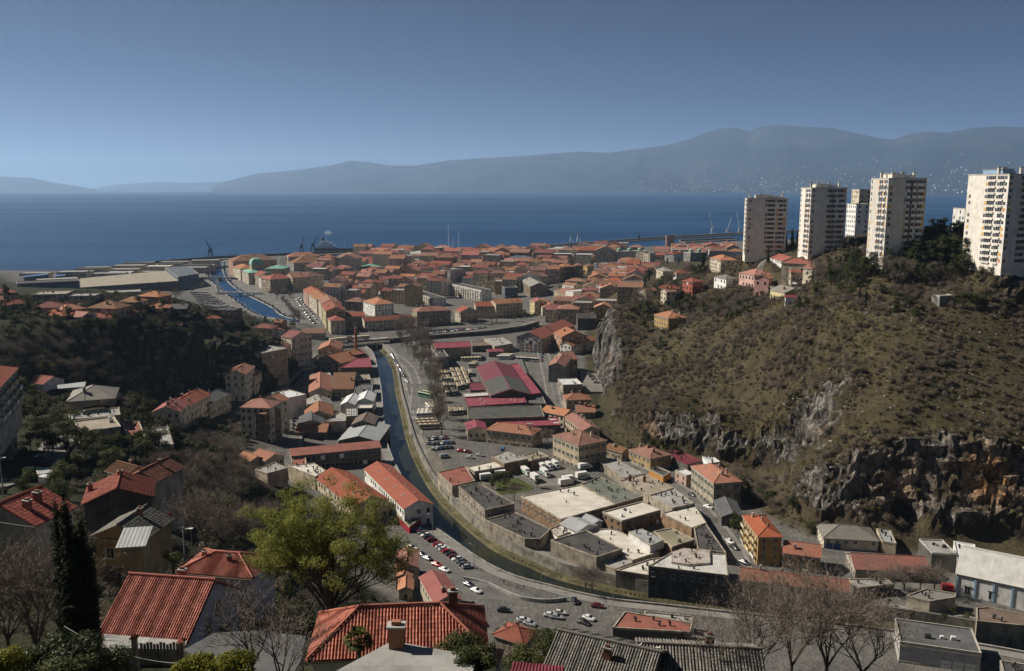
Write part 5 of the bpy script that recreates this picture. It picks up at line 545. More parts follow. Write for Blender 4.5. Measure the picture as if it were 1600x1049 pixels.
class NT:
 """small wrapper that makes node trees short to write"""
 def __init__(self, name):
  m = bpy.data.materials.new(name); m.use_nodes = True
  self.m = m; self.t = m.node_tree; self.N = self.t.nodes; self.L = self.t.links
  self.N.clear()
  self.out = self.N.new('ShaderNodeOutputMaterial')
  self.p = self.N.new('ShaderNodeBsdfPrincipled')
  self.L.new(self.p.outputs[0], self.out.inputs[0])
  self.p.inputs['Specular IOR Level'].default_value = 0.25
  MATS[name] = m

 def set(self, sock, val):
  if hasattr(val, 'links'):
   self.L.new(val, sock)
  elif isinstance(val, (tuple, list)):
   sock.default_value = tuple(val) + ((1.0,) if len(val) == 3 and sock.type == 'RGBA' else ())
  else:
   sock.default_value = val

 def coord(self, kind='Object'):
  return self.N.new('ShaderNodeTexCoord').outputs[kind]

 def pos(self):
  return self.N.new('ShaderNodeNewGeometry').outputs['Position']

 def mapping(self, vec, scale=(1, 1, 1), rot=(0, 0, 0)):
  n = self.N.new('ShaderNodeMapping')
  self.L.new(vec, n.inputs[0]); n.inputs['Scale'].default_value = scale; n.inputs['Rotation'].default_value = rot
  return n.outputs[0]

 def noise(self, vec, scale, detail=3.0, rough=0.55, out=0):
  n = self.N.new('ShaderNodeTexNoise')
  self.L.new(vec, n.inputs['Vector'])
  n.inputs['Scale'].default_value = scale; n.inputs['Detail'].default_value = detail; n.inputs['Roughness'].default_value = rough
  return n.outputs[out]

 def voronoi(self, vec, scale, out='Color', feature='F1'):
  n = self.N.new('ShaderNodeTexVoronoi'); n.feature = feature
  self.L.new(vec, n.inputs['Vector']); n.inputs['Scale'].default_value = scale
  return n.outputs[out]

 def wave(self, vec, scale, direction='X', dist=0.0, profile='SIN'):
  n = self.N.new('ShaderNodeTexWave'); n.bands_direction = direction; n.wave_profile = profile
  self.L.new(vec, n.inputs['Vector']); n.inputs['Scale'].default_value = scale; n.inputs['Distortion'].default_value = dist
  return n.outputs['Fac']

 def brick(self, vec, scale, c1, c2, cm, bw=0.5, rh=0.25, ms=0.02):
  n = self.N.new('ShaderNodeTexBrick')
  self.L.new(vec, n.inputs['Vector'])
  for k, c in zip(('Color1', 'Color2', 'Mortar'), (c1, c2, cm)):
   n.inputs[k].default_value = tuple(c) + (1,)
  n.inputs['Scale'].default_value = scale; n.inputs['Brick Width'].default_value = bw
  n.inputs['Row Height'].default_value = rh; n.inputs['Mortar Size'].default_value = ms
  return n

 def ramp(self, fac, stops):
  n = self.N.new('ShaderNodeValToRGB')
  self.L.new(fac, n.inputs[0])
  e = n.color_ramp.elements
  while len(e) < len(stops): e.new(0.5)
  for el, (p, c) in zip(e, stops):
   el.position = p; el.color = (c, c, c, 1) if isinstance(c, (int, float)) else tuple(c) + (1,)
  return n.outputs[0]

 def mix(self, fac, a, b, mode='MIX'):
  n = self.N.new('ShaderNodeMix'); n.data_type = 'RGBA'; n.blend_type = mode
  self.set(n.inputs[0], fac); self.set(n.inputs[6], a); self.set(n.inputs[7], b)
  return n.outputs[2]

 def math(self, op, a, b=0.0, clamp=False):
  n = self.N.new('ShaderNodeMath'); n.operation = op; n.use_clamp = clamp
  self.set(n.inputs[0], a); self.set(n.inputs[1], b)
  return n.outputs[0]

 def attr(self, name, out='Fac', typ='GEOMETRY'):
  n = self.N.new('ShaderNodeAttribute'); n.attribute_name = name; n.attribute_type = typ
  return n.outputs[out]

 def rand(self):
  return self.N.new('ShaderNodeObjectInfo').outputs['Random']

 def ocol(self):
  return self.N.new('ShaderNodeObjectInfo').outputs['Color']

 def hsv(self, col, h=0.5, s=1.0, v=1.0):
  n = self.N.new('ShaderNodeHueSaturation')
  self.set(n.inputs['Color'], col); self.set(n.inputs['Hue'], h); self.set(n.inputs['Saturation'], s); self.set(n.inputs['Value'], v)
  return n.outputs[0]

 def bump(self, h, strength=0.4, dist=0.1):
  n = self.N.new('ShaderNodeBump')
  n.inputs['Strength'].default_value = strength; n.inputs['Distance'].default_value = dist
  self.L.new(h, n.inputs['Height']); self.L.new(n.outputs[0], self.p.inputs['Normal'])

 def done(self, col, rough=0.85, spec=None, metal=None):
  self.set(self.p.inputs['Base Color'], col); self.set(self.p.inputs['Roughness'], rough)
  if spec is not None: self.p.inputs['Specular IOR Level'].default_value = spec
  if metal is not None: self.p.inputs['Metallic'].default_value = metal
  return self.m


def mat_plaster(name, c, stain=0.45):
 n = NT(name); p = n.coord('Object'); g = n.pos()
 a = n.noise(g, 0.35, 4); b = n.noise(n.mapping(g, (1.6, 1.6, 0.12)), 0.9, 4, 0.65)
 f = n.ramp(n.math('MULTIPLY', a, n.math('ADD', b, 0.5)), [(0.28, 1 - stain), (0.62, 1.08)])
 col = n.mix(1.0, c, f, 'MULTIPLY')
 col = n.hsv(col, 0.5, 1.0, n.math('ADD', n.math('MULTIPLY', n.rand(), 0.35), 0.82))
 n.bump(n.noise(g, 3.0, 3), 0.15, 0.05)
 return n.done(col, 0.9)


def mat_tiles(name, c, c2, var=0.5):
 """pantile roof: uv in metres, u along the eave, v up the slope"""
 n = NT(name); uv = n.coord('UV'); g = n.pos()
 big = n.noise(g, 0.22, 4, 0.65)
 sp = n.noise(n.mapping(uv, (2.2, 1.3, 1)), 1.6, 3, 0.8)
 cell = n.voronoi(n.mapping(uv, (4.0, 2.6, 1)), 1.0)
 k = n.ramp(n.math('ADD', n.math('MULTIPLY', big, 0.6), n.math('MULTIPLY', sp, 0.5)), [(0.38, 0.0), (0.72, 1.0)])
 col = n.mix(k, c, c2)
 col = n.mix(n.math('MULTIPLY', var, 0.5), col, n.mix(1.0, col, n.hsv(cell, 0.5, 0.15, 1.1), 'MULTIPLY'))
 ri = n.N.new('ShaderNodeNewGeometry').outputs['Random Per Island']
 col = n.mix(1.0, col, n.ramp(ri, [(0.0, 0.72), (1.0, 1.2)]), 'MULTIPLY')
 moss = n.ramp(n.noise(g, 0.6, 5, 0.75), [(0.6, 0.0), (0.72, 1.0)])
 col = n.mix(n.math('MULTIPLY', moss, 0.35 * var), col, (0.10, 0.085, 0.06))
 col = n.hsv(col, n.math('ADD', 0.488, n.math('MULTIPLY', n.rand(), 0.022)), n.math('ADD', 0.82, n.math('MULTIPLY', n.rand(), 0.25)), 0.68)
 col = n.mix(1.0, col, n.ramp(n.math('FRACT', n.math('MULTIPLY', n.rand(), 7.31)), [(0.0, 1.15), (1.0, 1.75)]), 'MULTIPLY')
 h = n.math('ADD', n.wave(uv, 1.4, 'X'), n.math('MULTIPLY', n.wave(uv, 0.9, 'Y', 0, 'SAW'), 0.5))
 n.bump(h, 0.55, 0.08)
 return n.done(col, 0.85)


def mat_sheet(name, c, c2, ribs=1.2, rough=0.55, rust=0.0):
 n = NT(name); uv = n.coord('UV'); g = n.pos()
 k = n.noise(g, 0.25, 4, 0.6)
 col = n.mix(n.ramp(k, [(0.35, 0.0), (0.68, 1.0)]), c, c2)
 st = n.noise(n.mapping(uv, (1.0, 0.12, 1)), 1.2, 3, 0.7)
 col = n.mix(n.ramp(st, [(0.5, 0.0), (0.8, 0.35)]), col, (0.12, 0.10, 0.085))
 if rust:
  col = n.mix(n.ramp(n.noise(g, 0.5, 5, 0.7), [(0.5, 0.0), (0.62, rust)]), col, (0.16, 0.065, 0.03))
 n.bump(n.wave(uv, ribs, 'X'), 0.5, 0.06)
 return n.done(col, rough, 0.4)


def mat_felt(name, c, c2, dark=(0.05, 0.048, 0.045), amt=0.6):
 """flat roof membrane or screed with puddle marks"""
 n = NT(name); g = n.pos()
 k = n.noise(g, 0.16, 5, 0.6)
 col = n.mix(n.ramp(k, [(0.36, 0.0), (0.66, 1.0)]), c, c2)
 s = n.ramp(n.noise(g, 0.45, 6, 0.7), [(0.52, 0.0), (0.68, amt)])
 col = n.mix(s, col, n.mix(0.5, col, dark))
 ln = n.brick(g, 0.25, (1.06, 1.05, 1.04), (0.80, 0.80, 0.81), (0.6, 0.6, 0.6), 1.3, 0.55, 0.008)
 col = n.mix(0.7, col, n.mix(1.0, col, ln.outputs[0], 'MULTIPLY'))
 n.bump(n.noise(g, 2.0, 3), 0.1, 0.05)
 return n.done(col, 0.9)


def mat_plain(name, c, rough=0.6, spec=0.3, metal=0.0, var=0.25, scale=0.8):
 n = NT(name); g = n.pos()
 f = n.ramp(n.noise(g, scale, 4, 0.6), [(0.3, 1 - var), (0.7, 1 + var * 0.4)])
 return n.done(n.mix(1.0, c, f, 'MULTIPLY'), rough, spec, metal)


def mat_ocol(name, rough=0.35, spec=0.5):
 n = NT(name); g = n.pos()
 f = n.ramp(n.noise(g, 1.5, 3), [(0.3, 0.88), (0.7, 1.05)])
 return n.done(n.mix(1.0, n.ocol(), f, 'MULTIPLY'), rough, spec)


def mat_leaf(name, c, c2, trans=0.0, rough=0.75):
 n = NT(name); g = n.pos()
 k = n.ramp(n.noise(g, 0.5, 4, 0.65), [(0.35, 0.0), (0.68, 1.0)])
 col = n.mix(k, c, c2)
 r = n.N.new('ShaderNodeNewGeometry').outputs['Random Per Island']
 col = n.hsv(col, n.math('ADD', 0.485, n.math('MULTIPLY', r, 0.03)), 1.0, n.math('ADD', 0.6, n.math('MULTIPLY', r, 0.8)))
 n.p.inputs['Specular IOR Level'].default_value = 0.15
 if trans:
  tr = n.N.new('ShaderNodeBsdfTranslucent'); ms = n.N.new('ShaderNodeMixShader')
  n.set(tr.inputs[0], col); ms.inputs[0].default_value = trans
  n.L.new(n.p.outputs[0], ms.inputs[1]); n.L.new(tr.outputs[0], ms.inputs[2]); n.L.new(ms.outputs[0], n.out.inputs[0])
 return n.done(col, rough)

# ---------------------------------------------------------------- the setting: ground, sea, mountains
def seg_dist(px, py, line):
 """distance from points to an open polyline"""
 best = np.full(px.shape, 1e9)
 for (ax, ay), (bx, by) in zip(line[:-1], line[1:]):
  dx, dy = bx - ax, by - ay
  t = np.clip(((px - ax) * dx + (py - ay) * dy) / (dx * dx + dy * dy + 1e-9), 0, 1)
  best = np.minimum(best, np.hypot(px - ax - t * dx, py - ay - t * dy))
 return best


def in_poly(px, py, poly):
 r = np.zeros(px.shape, bool)
 n = len(poly)
 for k in range(n):
  (ax, ay), (bx, by) = poly[k], poly[(k + 1) % n]
  if ay == by: continue
  c = ((ay > py) != (by > py)) & (px < (bx - ax) * (py - ay) / (by - ay) + ax)
  r ^= c
 return r


RL2 = [(p[0], p[1]) for p in RIVL]; RR2 = [(p[0], p[1]) for p in RIVR]
RIVPOLY = RL2 + RR2[::-1]


def axis(lo, f0, f1, hi, step, grow):
 a = list(np.arange(f0, f1 + 1e-6, step))
 s = step; x = f0
 while x > lo:
  s = min(s * grow, 14); x -= s; a.insert(0, x)
 s = step; x = f1
 while x < hi:
  s = min(s * grow, 14); x += s; a.append(x)
 return np.array(a)


def offset_line(line, d):
 """parallel line at distance d to the left of its direction"""
 out = []
 for k in range(len(line)):
  a = Vector(line[max(k - 1, 0)][:2]); b = Vector(line[min(k + 1, len(line) - 1)][:2])
  t = (b - a).normalized()
  out.append((line[k][0] - t.y * d, line[k][1] + t.x * d))
 return out


CHANNEL = offset_line(CANAL_L, 16) + offset_line(CANAL_R, -16)[::-1]


GRID = []


def make_terrain():
 xs = axis(-1100, -290, 300, 1500, 1.5, 1.06)
 ys = axis(-120, 60, 700, 2700, 1.5, 1.06)
 X, Y = np.meshgrid(xs, ys)
 Z = ground_z(X, Y)
 Z = np.maximum(Z, np.where(X > -800, np.interp(Y, [0, 780, 860, 1000], [5.5, 5.2, 2.5, 2.5]), -5))
 land = in_poly(X, Y, LAND)
 Z = np.where(land, Z, -6.0)
 gy, gx = np.gradient(Z, ys, xs)
 sl = np.hypot(gx, gy)
 # soft unevenness of the open slopes; none on the built-up valley floor
 hill = np.clip((Z - 11.0) / 10.0, 0, 1)
 Z = Z + hill * (fbm(X / 26, Y / 26, X * 0, 3) * 1.6 + fbm(X / 6, Y / 6, X * 0 + 5, 2) * 0.45)
 # rock faces: push the surface out along its normal
 rock = np.clip((sl - 0.75) / 0.6, 0, 1) * np.clip((Z - 8) / 4, 0, 1)
 nx, ny, nz = -gx, -gy, np.ones_like(gx)
 ln = np.sqrt(nx ** 2 + ny ** 2 + 1); nx, ny, nz = nx / ln, ny / ln, nz / ln
 rid = 1 - np.abs(fbm(X / 13 + Z / 30, Y / 13, Z / 24, 3)) * 2.2
 fine = 1 - np.abs(fbm(X / 4.2, Y / 4.2, Z / 6.0, 3)) * 2.2
 step = np.abs(((Z + 3.5 * fbm(X / 9, Y / 9, Z / 9, 2)) / 5.5) % 1.0 - .5) * 2
 crag = 1 - np.abs(fbm(X / 2.6 + 40, Y / 2.6, Z / 3.4, 2)) * 2
 d = rock * (rid * 3.2 + fine * 2.0 + (step - .5) * 2.4 + crag * 1.3)
 PX, PY, PZ = X + nx * d, Y + ny * d, Z + nz * d
 cx, cy, cz = CAVE
 hollow = np.exp(-(((X - cx) / 4.6) ** 2 + ((Z - cz - 2.5) / 4.2) ** 2) ** 2) * (np.abs(Y - cy - 4) < 14) * (Z > cz - 1)
 PY = PY + hollow * 9
 # the cliff above the cave leans back into a wide shaded bay
 bay = np.exp(-(((X - cx + 2) / 17) ** 2 + ((Z - cz - 12) / 15) ** 2) ** 2) * rock
 PY = PY + bay * 5
 # river bed and its banks
 inr = in_poly(X, Y, RIVPOLY)
 dl, dr = seg_dist(X, Y, RL2), seg_dist(X, Y, RR2)
 cut = inr | (dl < 1.7) | ((dr < BERM + 1.2) & (dr < dl))
 near = (X > -300) & (X < 300) & (Y > 180) & (Y < 780)
 cut &= near
 PZ = np.where(cut, 0.2, PZ)
 # channel between the port and the town
 ch = in_poly(X, Y, CHANNEL)
 PZ = np.where(ch, -3.0, PZ)
 ny_, nx_ = X.shape
 GRID.extend((xs, ys, PX, PY, PZ))
 V = np.stack([PX.ravel(), PY.ravel(), PZ.ravel()], 1)
 idx = np.arange(nx_ * ny_).reshape(ny_, nx_)
 Fq = np.stack([idx[:-1, :-1].ravel(), idx[:-1, 1:].ravel(), idx[1:, 1:].ravel(), idx[1:, :-1].ravel()], 1)
 me = bpy.data.meshes.new('terrain')
 me.vertices.add(len(V)); me.vertices.foreach_set('co', V.ravel())
 me.loops.add(Fq.size); me.loops.foreach_set('vertex_index', Fq.ravel())
 me.polygons.add(len(Fq)); me.polygons.foreach_set('loop_start', np.arange(0, Fq.size, 4)); me.polygons.foreach_set('loop_total', np.full(len(Fq), 4))
 fr = rock.ravel()[Fq].mean(1); me.polygons.foreach_set('use_smooth', fr < .25)
 urban = np.clip((14.0 - Z) / 3.0, 0, 1) * np.clip((0.5 - sl) / 0.2, 0, 1)
 dry = np.clip((X - 40) / 30, 0, 1) * np.clip((Y - 270) / 30, 0, 1)
 foot = np.clip((seg_dist(X, Y, FOOT) - 9) / 5, 0, 1)
 urban = urban * np.where(X > 20, foot, 1)
 ochre = sum(np.exp(-(((X - a) / 11) ** 2 + ((Z - c) / 9) ** 2)) * q for (a, b, c), q in zip(OCHRE, (1, .35)))
 for nm, arr in (('ochre', np.clip(ochre, 0, .9)), ('urban', urban), ('dry', dry), ('rock', np.clip((sl - 1.0) / 0.5, 0, 1) * np.where(X < 0, .45, 1.0))):
  at = me.attributes.new(nm, 'FLOAT', 'POINT'); at.data.foreach_set('value', arr.ravel().astype(np.float32))
 me.update(calc_edges=True)
 n = NT('terrain'); g = n.pos()
 big = n.noise(g, 0.022, 5, 0.6); mid = n.noise(g, 0.11, 5, 0.65); fin = n.noise(g, 0.7, 4, 0.7)
 dryg = n.ramp(n.math('ADD', n.math('MULTIPLY', mid, 0.65), n.math('MULTIPLY', fin, 0.35)),
      [(0.36, (0.028, 0.023, 0.016)), (0.46, (0.050, 0.041, 0.026)), (0.54, (0.075, 0.064, 0.029)), (0.60, (0.068, 0.054, 0.037)), (0.70, (0.15, 0.128, 0.095))])
 dryg = n.mix(n.ramp(big, [(0.42, 0.0), (0.62, 0.75)]), dryg, n.mix(fin, (0.042, 0.032, 0.022), (0.088, 0.068, 0.047)))
 lush = n.ramp(n.math('ADD', n.math('MULTIPLY', mid, 0.5), n.math('MULTIPLY', fin, 0.5)), [(0.35, (0.016, 0.018, 0.011)), (0.55, (0.035, 0.036, 0.018)), (0.75, (0.07, 0.055, 0.033))])
 col = n.mix(n.attr('dry'), lush, dryg)
 urb = n.ramp(n.math('ADD', n.math('MULTIPLY', mid, 0.5), n.math('MULTIPLY', fin, 0.4)), [(0.34, (0.085, 0.080, 0.074)), (0.48, (0.135, 0.129, 0.118)), (0.62, (0.20, 0.185, 0.16))])
 col = n.mix(n.attr('urban'), col, urb)
 rk = n.noise(n.mapping(g, (0.5, 0.5, 0.16)), 0.8, 6, 0.72); rk2 = n.voronoi(n.mapping(g, (1, 1, 0.45)), 0.35, 'Distance', 'DISTANCE_TO_EDGE')
 rcol = n.ramp(rk, [(0.36, (0.042, 0.038, 0.034)), (0.50, (0.14, 0.129, 0.115)), (0.66, (0.33, 0.31, 0.28))])
 och = n.math('MAXIMUM', n.ramp(n.noise(g, 0.05, 3, 0.5), [(0.60, 0.0), (0.70, 0.35)]), n.attr('ochre'))
 rcol = n.mix(och, rcol, n.mix(1.0, rcol, (2.5, 1.4, 0.58), 'MULTIPLY'))
 rcol = n.mix(n.ramp(rk2, [(0.0, 0.55), (0.07, 0.0)]), rcol, (0.03, 0.027, 0.023))
 bare = n.math('ADD', n.math('MULTIPLY', n.attr('rock'), 0.9), n.math('MULTIPLY', n.math('SUBTRACT', n.noise(g, 0.10, 6, 0.75), 0.545), 3.4))
 rf = n.math('MULTIPLY', n.ramp(bare, [(0.35, 0.0), (0.62, 1.0)]), n.math('SUBTRACT', 1.0, n.attr('urban')), True)
 col = n.mix(rf, col, rcol)
 hgt = n.math('ADD', fin, n.math('MULTIPLY', n.math('MULTIPLY', rk, rf), 2.5))
 n.bump(hgt, 0.9, 0.8)
 n.done(col, 0.95, 0.1)
 me.materials.append(MATS['terrain'])
 return tag(link('terrain', me), 'valley floor and scrub-covered hillsides around the town', None, None, 'structure')


make_terrain()

# ---- sea: a spherical cap so that the horizon dips as it does in nature
ER = 7.4e6


def make_sea():
 rad = [0, 200, 500, 900, 1300, 1700, 2200, 3000, 4200, 6000, 9000, 13000, 18000, 24000, 31000, 39000, 46000]
 m = MB(); na = 72
 for r0, r1 in zip(rad[:-1], rad[1:]):
  for k in range(na):
   a0, a1 = 2 * math.pi * k / na, 2 * math.pi * (k + 1) / na
   z0, z1 = -r0 * r0 / 2 / ER, -r1 * r1 / 2 / ER
   q = [(r0 * math.cos(a0), r0 * math.sin(a0), z0), (r1 * math.cos(a0), r1 * math.sin(a0), z1), (r1 * math.cos(a1), r1 * math.sin(a1), z1), (r0 * math.cos(a1), r0 * math.sin(a1), z0)]
   m.face(q[1:] if r0 == 0 else q)
 n = NT('sea'); g = n.pos()
 band = n.noise(n.mapping(g, (0.0006, 0.0022, 1)), 1.0, 5, 0.6)
 col = n.mix(n.ramp(band, [(0.35, 0.0), (0.65, 1.0)]), (0.002, 0.034, 0.100), (0.005, 0.050, 0.130))
 h = n.math('ADD', n.noise(n.mapping(g, (0.02, 0.05, 1)), 1.0, 6, 0.7), n.math('MULTIPLY', n.noise(n.mapping(g, (0.002, 0.006, 1)), 1.0, 4, 0.6), 2.0))
 n.bump(h, 0.35, 3.0)
 n.done(col, n.ramp(band, [(0.35, 0.50), (0.65, 0.36)]), 0.2)
 tag(m.build('sea', MATS['sea']), 'deep blue open sea beyond the harbour', None, None, 'structure')


make_sea()


def mountain(name, label, sky, dist0, dist1, depth, cols):
 """a coastal range: skyline given as (bearing tangent, elevation tangent) pairs, rising from its own shore"""
 ta = np.array([s[0] for s in sky]); te = np.array([s[1] for s in sky])
 na, nr = 420, 34
 A = np.linspace(ta[0], ta[-1], na)
 E = np.interp(A, ta, te)
 D = np.interp(A, [ta[0], ta[-1]], [dist0, dist1])
 V = []
 for k in range(nr):
  f = k / (nr - 8)                      # 1 at the ridge, beyond it the far side
  Yk = D - depth * (1 - f)
  ridge = 140 + E * D + D * D / 2 / ER
  fr = min(f, 1.0)
  prof = fr ** 1.25 if f <= 1 else max(0, 1 - (f - 1) * 2.2)
  xx = A * Yk
  nz = fbm(xx / 1500, Yk / 1500 + xx * 0, xx * 0, 4)
  sp = np.abs(fbm(xx / 2300 + 9, Yk / 5000 + xx * 0, xx * 0, 3))
  z = ridge * prof + ridge * (nz * 0.26 - sp * 0.55) * 4 * fr * (1 - fr) * (1 if f <= 1 else 0)
  if k == 0: z = z * 0 - 30
  V.append(np.stack([xx, Yk, np.maximum(z, -30) - Yk * Yk / 2 / ER], 1))
 V = np.concatenate(V)
 F = [(r * na + c, r * na + c + 1, (r + 1) * na + c + 1, (r + 1) * na + c) for r in range(nr - 1) for c in range(na - 1)]
 me = bpy.data.meshes.new(name); me.from_pydata(V.tolist(), [], F)
 me.polygons.foreach_set('use_smooth', [True] * len(F)); me.materials.append(MATS['mountain'])
 return tag(link(name, me), label, None, None, 'structure')


_n_ = NT('mountain'); _g = _n_.pos()
_c1 = _n_.ramp(_n_.noise(_g, 0.0011, 6, 0.65), [(0.35, (0.010, 0.015, 0.016)), (0.55, (0.026, 0.030, 0.030)), (0.75, (0.07, 0.068, 0.064))])
_n_.done(_c1, 0.95, 0.05)
mountain('mountains', 'long hazy blue mountain range across the bay', SKYLINE, 30000, 17000, 7000, None)
mountain('far_hills', 'faint low hills fading into the haze on the horizon', SKYLINE_FAR, 38000, 36000, 4000, None)
mountain('island', 'low hazy headland at the edge of the horizon', SKYLINE_ISLAND, 27000, 29000, 3000, None)

# ---- air: one even, pale volume round everything
_hm = MB(); _hm.box(-48000, 48000, -48000, 48000, -160, 1560)
HAZE = bpy.data.materials.new('haze'); HAZE.use_nodes = True
HAZE.node_tree.nodes.clear()
_ho = HAZE.node_tree.nodes.new('ShaderNodeOutputMaterial'); _hv = HAZE.node_tree.nodes.new('ShaderNodeVolumePrincipled')
_hv.inputs['Color'].default_value = (0.48, 0.70, 1.0, 1)
_hv.inputs['Density'].default_value = HAZE_DENSITY
_hv.inputs['Anisotropy'].default_value = 0.3
HAZE.node_tree.links.new(_hv.outputs[0], _ho.inputs['Volume'])
tag(_hm.build('haze', HAZE), 'pale sea haze in the air over the bay', None, None, 'stuff')

# ---------------------------------------------------------------- building materials
ROOF = {
 'red': mat_tiles('roof_red', (0.25, 0.066, 0.042), (0.33, 0.10, 0.062)),
 'redn': mat_tiles('roof_red_near', (0.40, 0.125, 0.085), (0.50, 0.18, 0.125)),
 'orange': mat_tiles('roof_orange', (0.30, 0.122, 0.072), (0.38, 0.175, 0.108)),
 'brown': mat_tiles('roof_brown', (0.19, 0.092, 0.058), (0.31, 0.155, 0.092), 1.0),
 'dkred': mat_tiles('roof_dark_red', (0.19, 0.055, 0.04), (0.27, 0.085, 0.06)),
 'patch': mat_tiles('roof_patched', (0.38, 0.105, 0.05), (0.22, 0.125, 0.08), 1.2),
 'pinkred': mat_tiles('roof_pink_red', (0.33, 0.075, 0.062), (0.36, 0.10, 0.085), 0.3),
 'greytile': mat_tiles('roof_grey_tile', (0.19, 0.178, 0.155), (0.27, 0.252, 0.22), 0.7),
 'greycorr': mat_tiles('roof_grey_corrugated', (0.13, 0.125, 0.11), (0.20, 0.19, 0.165), 0.8),
 'mag': mat_sheet('roof_magenta', (0.21, 0.042, 0.060), (0.29, 0.065, 0.082)),
 'wine': mat_sheet('roof_wine', (0.13, 0.026, 0.036), (0.18, 0.040, 0.050)),
 'rustred': mat_sheet('roof_rust_red', (0.21, 0.070, 0.048), (0.28, 0.10, 0.07), 1.2, 0.7),
 'brownsheet': mat_sheet('roof_brown_sheet', (0.12, 0.085, 0.065), (0.19, 0.14, 0.11), 1.2, 0.8),
 'darkrib': mat_sheet('roof_dark_ribbed', (0.045, 0.047, 0.043), (0.085, 0.085, 0.075), 0.35, 0.8),
 'white': mat_sheet('roof_white', (0.55, 0.56, 0.56), (0.66, 0.66, 0.65), 0.6),
 'whitesheet': mat_sheet('roof_whitish_sheet', (0.42, 0.41, 0.38), (0.55, 0.54, 0.51), 0.5, 0.7),
 'tin': mat_sheet('roof_tin', (0.27, 0.28, 0.28), (0.36, 0.37, 0.37), 0.6, 0.6),
 'rusty': mat_sheet('roof_rusty_sheet', (0.36, 0.33, 0.30), (0.46, 0.43, 0.39), 0.5, 0.8, 0.8),
 'slate': mat_sheet('roof_slate', (0.075, 0.09, 0.105), (0.11, 0.125, 0.14), 0.3, 0.6),
 'blue': mat_sheet('roof_blue', (0.05, 0.17, 0.36), (0.08, 0.22, 0.42), 0.3),
 'green': mat_sheet('roof_copper', (0.15, 0.31, 0.24), (0.21, 0.40, 0.31), 0.3, 0.7),
 'paleg': mat_sheet('roof_pale_green', (0.25, 0.40, 0.34), (0.32, 0.47, 0.40), 0.3, 0.7),
 'felt': mat_felt('roof_tar', (0.050, 0.047, 0.045), (0.085, 0.08, 0.076), (0.16, 0.15, 0.135), 0.5),
 'ltgrey': mat_felt('roof_light_grey', (0.27, 0.265, 0.25), (0.36, 0.35, 0.33)),
 'dgrey': mat_felt('roof_dark_grey', (0.085, 0.088, 0.09), (0.13, 0.13, 0.13)),
 'tan': mat_felt('roof_tan', (0.27, 0.235, 0.18), (0.36, 0.315, 0.25)),
 'khaki': mat_felt('roof_khaki', (0.21, 0.19, 0.13), (0.28, 0.25, 0.18)),
 'cream_felt': mat_felt('roof_cream', (0.52, 0.485, 0.42), (0.62, 0.58, 0.51), (0.14, 0.125, 0.11), 0.45),
 'greenfelt': mat_felt('roof_green_grey', (0.125, 0.14, 0.115), (0.165, 0.175, 0.145)),
}
WALL = {
 'cream': mat_plaster('wall_cream', (0.57, 0.50, 0.38)),
 'tan': mat_plaster('wall_tan', (0.42, 0.35, 0.25)),
 'ochre': mat_plaster('wall_ochre', (0.38, 0.28, 0.15)),
 'yellow': mat_plaster('wall_yellow', (0.46, 0.30, 0.11), 0.3),
 'yellowp': mat_plaster('wall_pale_yellow', (0.55, 0.47, 0.26)),
 'pink': mat_plaster('wall_pink', (0.50, 0.33, 0.27)),
 'pinkb': mat_plaster('wall_bright_pink', (0.60, 0.34, 0.30), 0.2),
 'salmon': mat_plaster('wall_salmon', (0.40, 0.235, 0.165)),
 'whitew': mat_plaster('wall_white', (0.70, 0.69, 0.655), 0.3),
 'tower': mat_plaster('wall_tower', (0.66, 0.62, 0.55), 0.18),
 'lilac': mat_plaster('wall_lilac', (0.46, 0.44, 0.46), 0.25),
 'grey': mat_plaster('wall_grey', (0.26, 0.25, 0.235)),
 'stone': mat_plaster('wall_stone', (0.37, 0.32, 0.25), 0.6),
 'brickw': mat_plaster('wall_brick', (0.27, 0.175, 0.105), 0.6),
 'brown': mat_plaster('wall_brown', (0.20, 0.15, 0.115), 0.5),
 'dark': mat_plaster('wall_dark', (0.115, 0.105, 0.095), 0.5),
 'slate': mat_plaster('wall_slate', (0.10, 0.12, 0.15), 0.4),
 'redw': mat_plaster('wall_red', (0.38, 0.11, 0.07), 0.3),
 'orangew': mat_plaster('wall_orange', (0.46, 0.21, 0.06), 0.3),
 'crimson': mat_plaster('wall_crimson', (0.30, 0.02, 0.04), 0.3),
}
WALL['open'] = WALL['grey']; WALL['white'] = WALL['whitew']
MGLASS = mat_plain('window_glass', (0.018, 0.021, 0.026), 0.15, 0.6, 0, 0.5, 0.3)
MFRAME = mat_plain('window_frame', (0.55, 0.53, 0.48), 0.6)
MTRIM = mat_plain('trim_pale', (0.42, 0.39, 0.33), 0.8)
MBRICK = mat_plaster('chimney_brick', (0.26, 0.12, 0.075), 0.5)
MCONC = mat_plaster('concrete', (0.34, 0.33, 0.31), 0.45)
MDARK = mat_plain('dark_metal', (0.04, 0.04, 0.042), 0.5)
MBLUE = mat_plain('blue_door', (0.05, 0.11, 0.26), 0.5)
MWHITE = mat_plain('white_paint', (0.68, 0.68, 0.66), 0.5, 0.3, 0, 0.12)
MBLIND = mat_plain('yellow_blind', (0.62, 0.38, 0.10), 0.8)
MBLIND2 = mat_plain('orange_blind', (0.55, 0.24, 0.10), 0.8)
MSHUT = mat_plain('green_shutter', (0.05, 0.075, 0.05), 0.7)
MTIMBER = mat_plain('brown_timber', (0.12, 0.075, 0.045), 0.75)
CAMXY = Vector((0, 0))


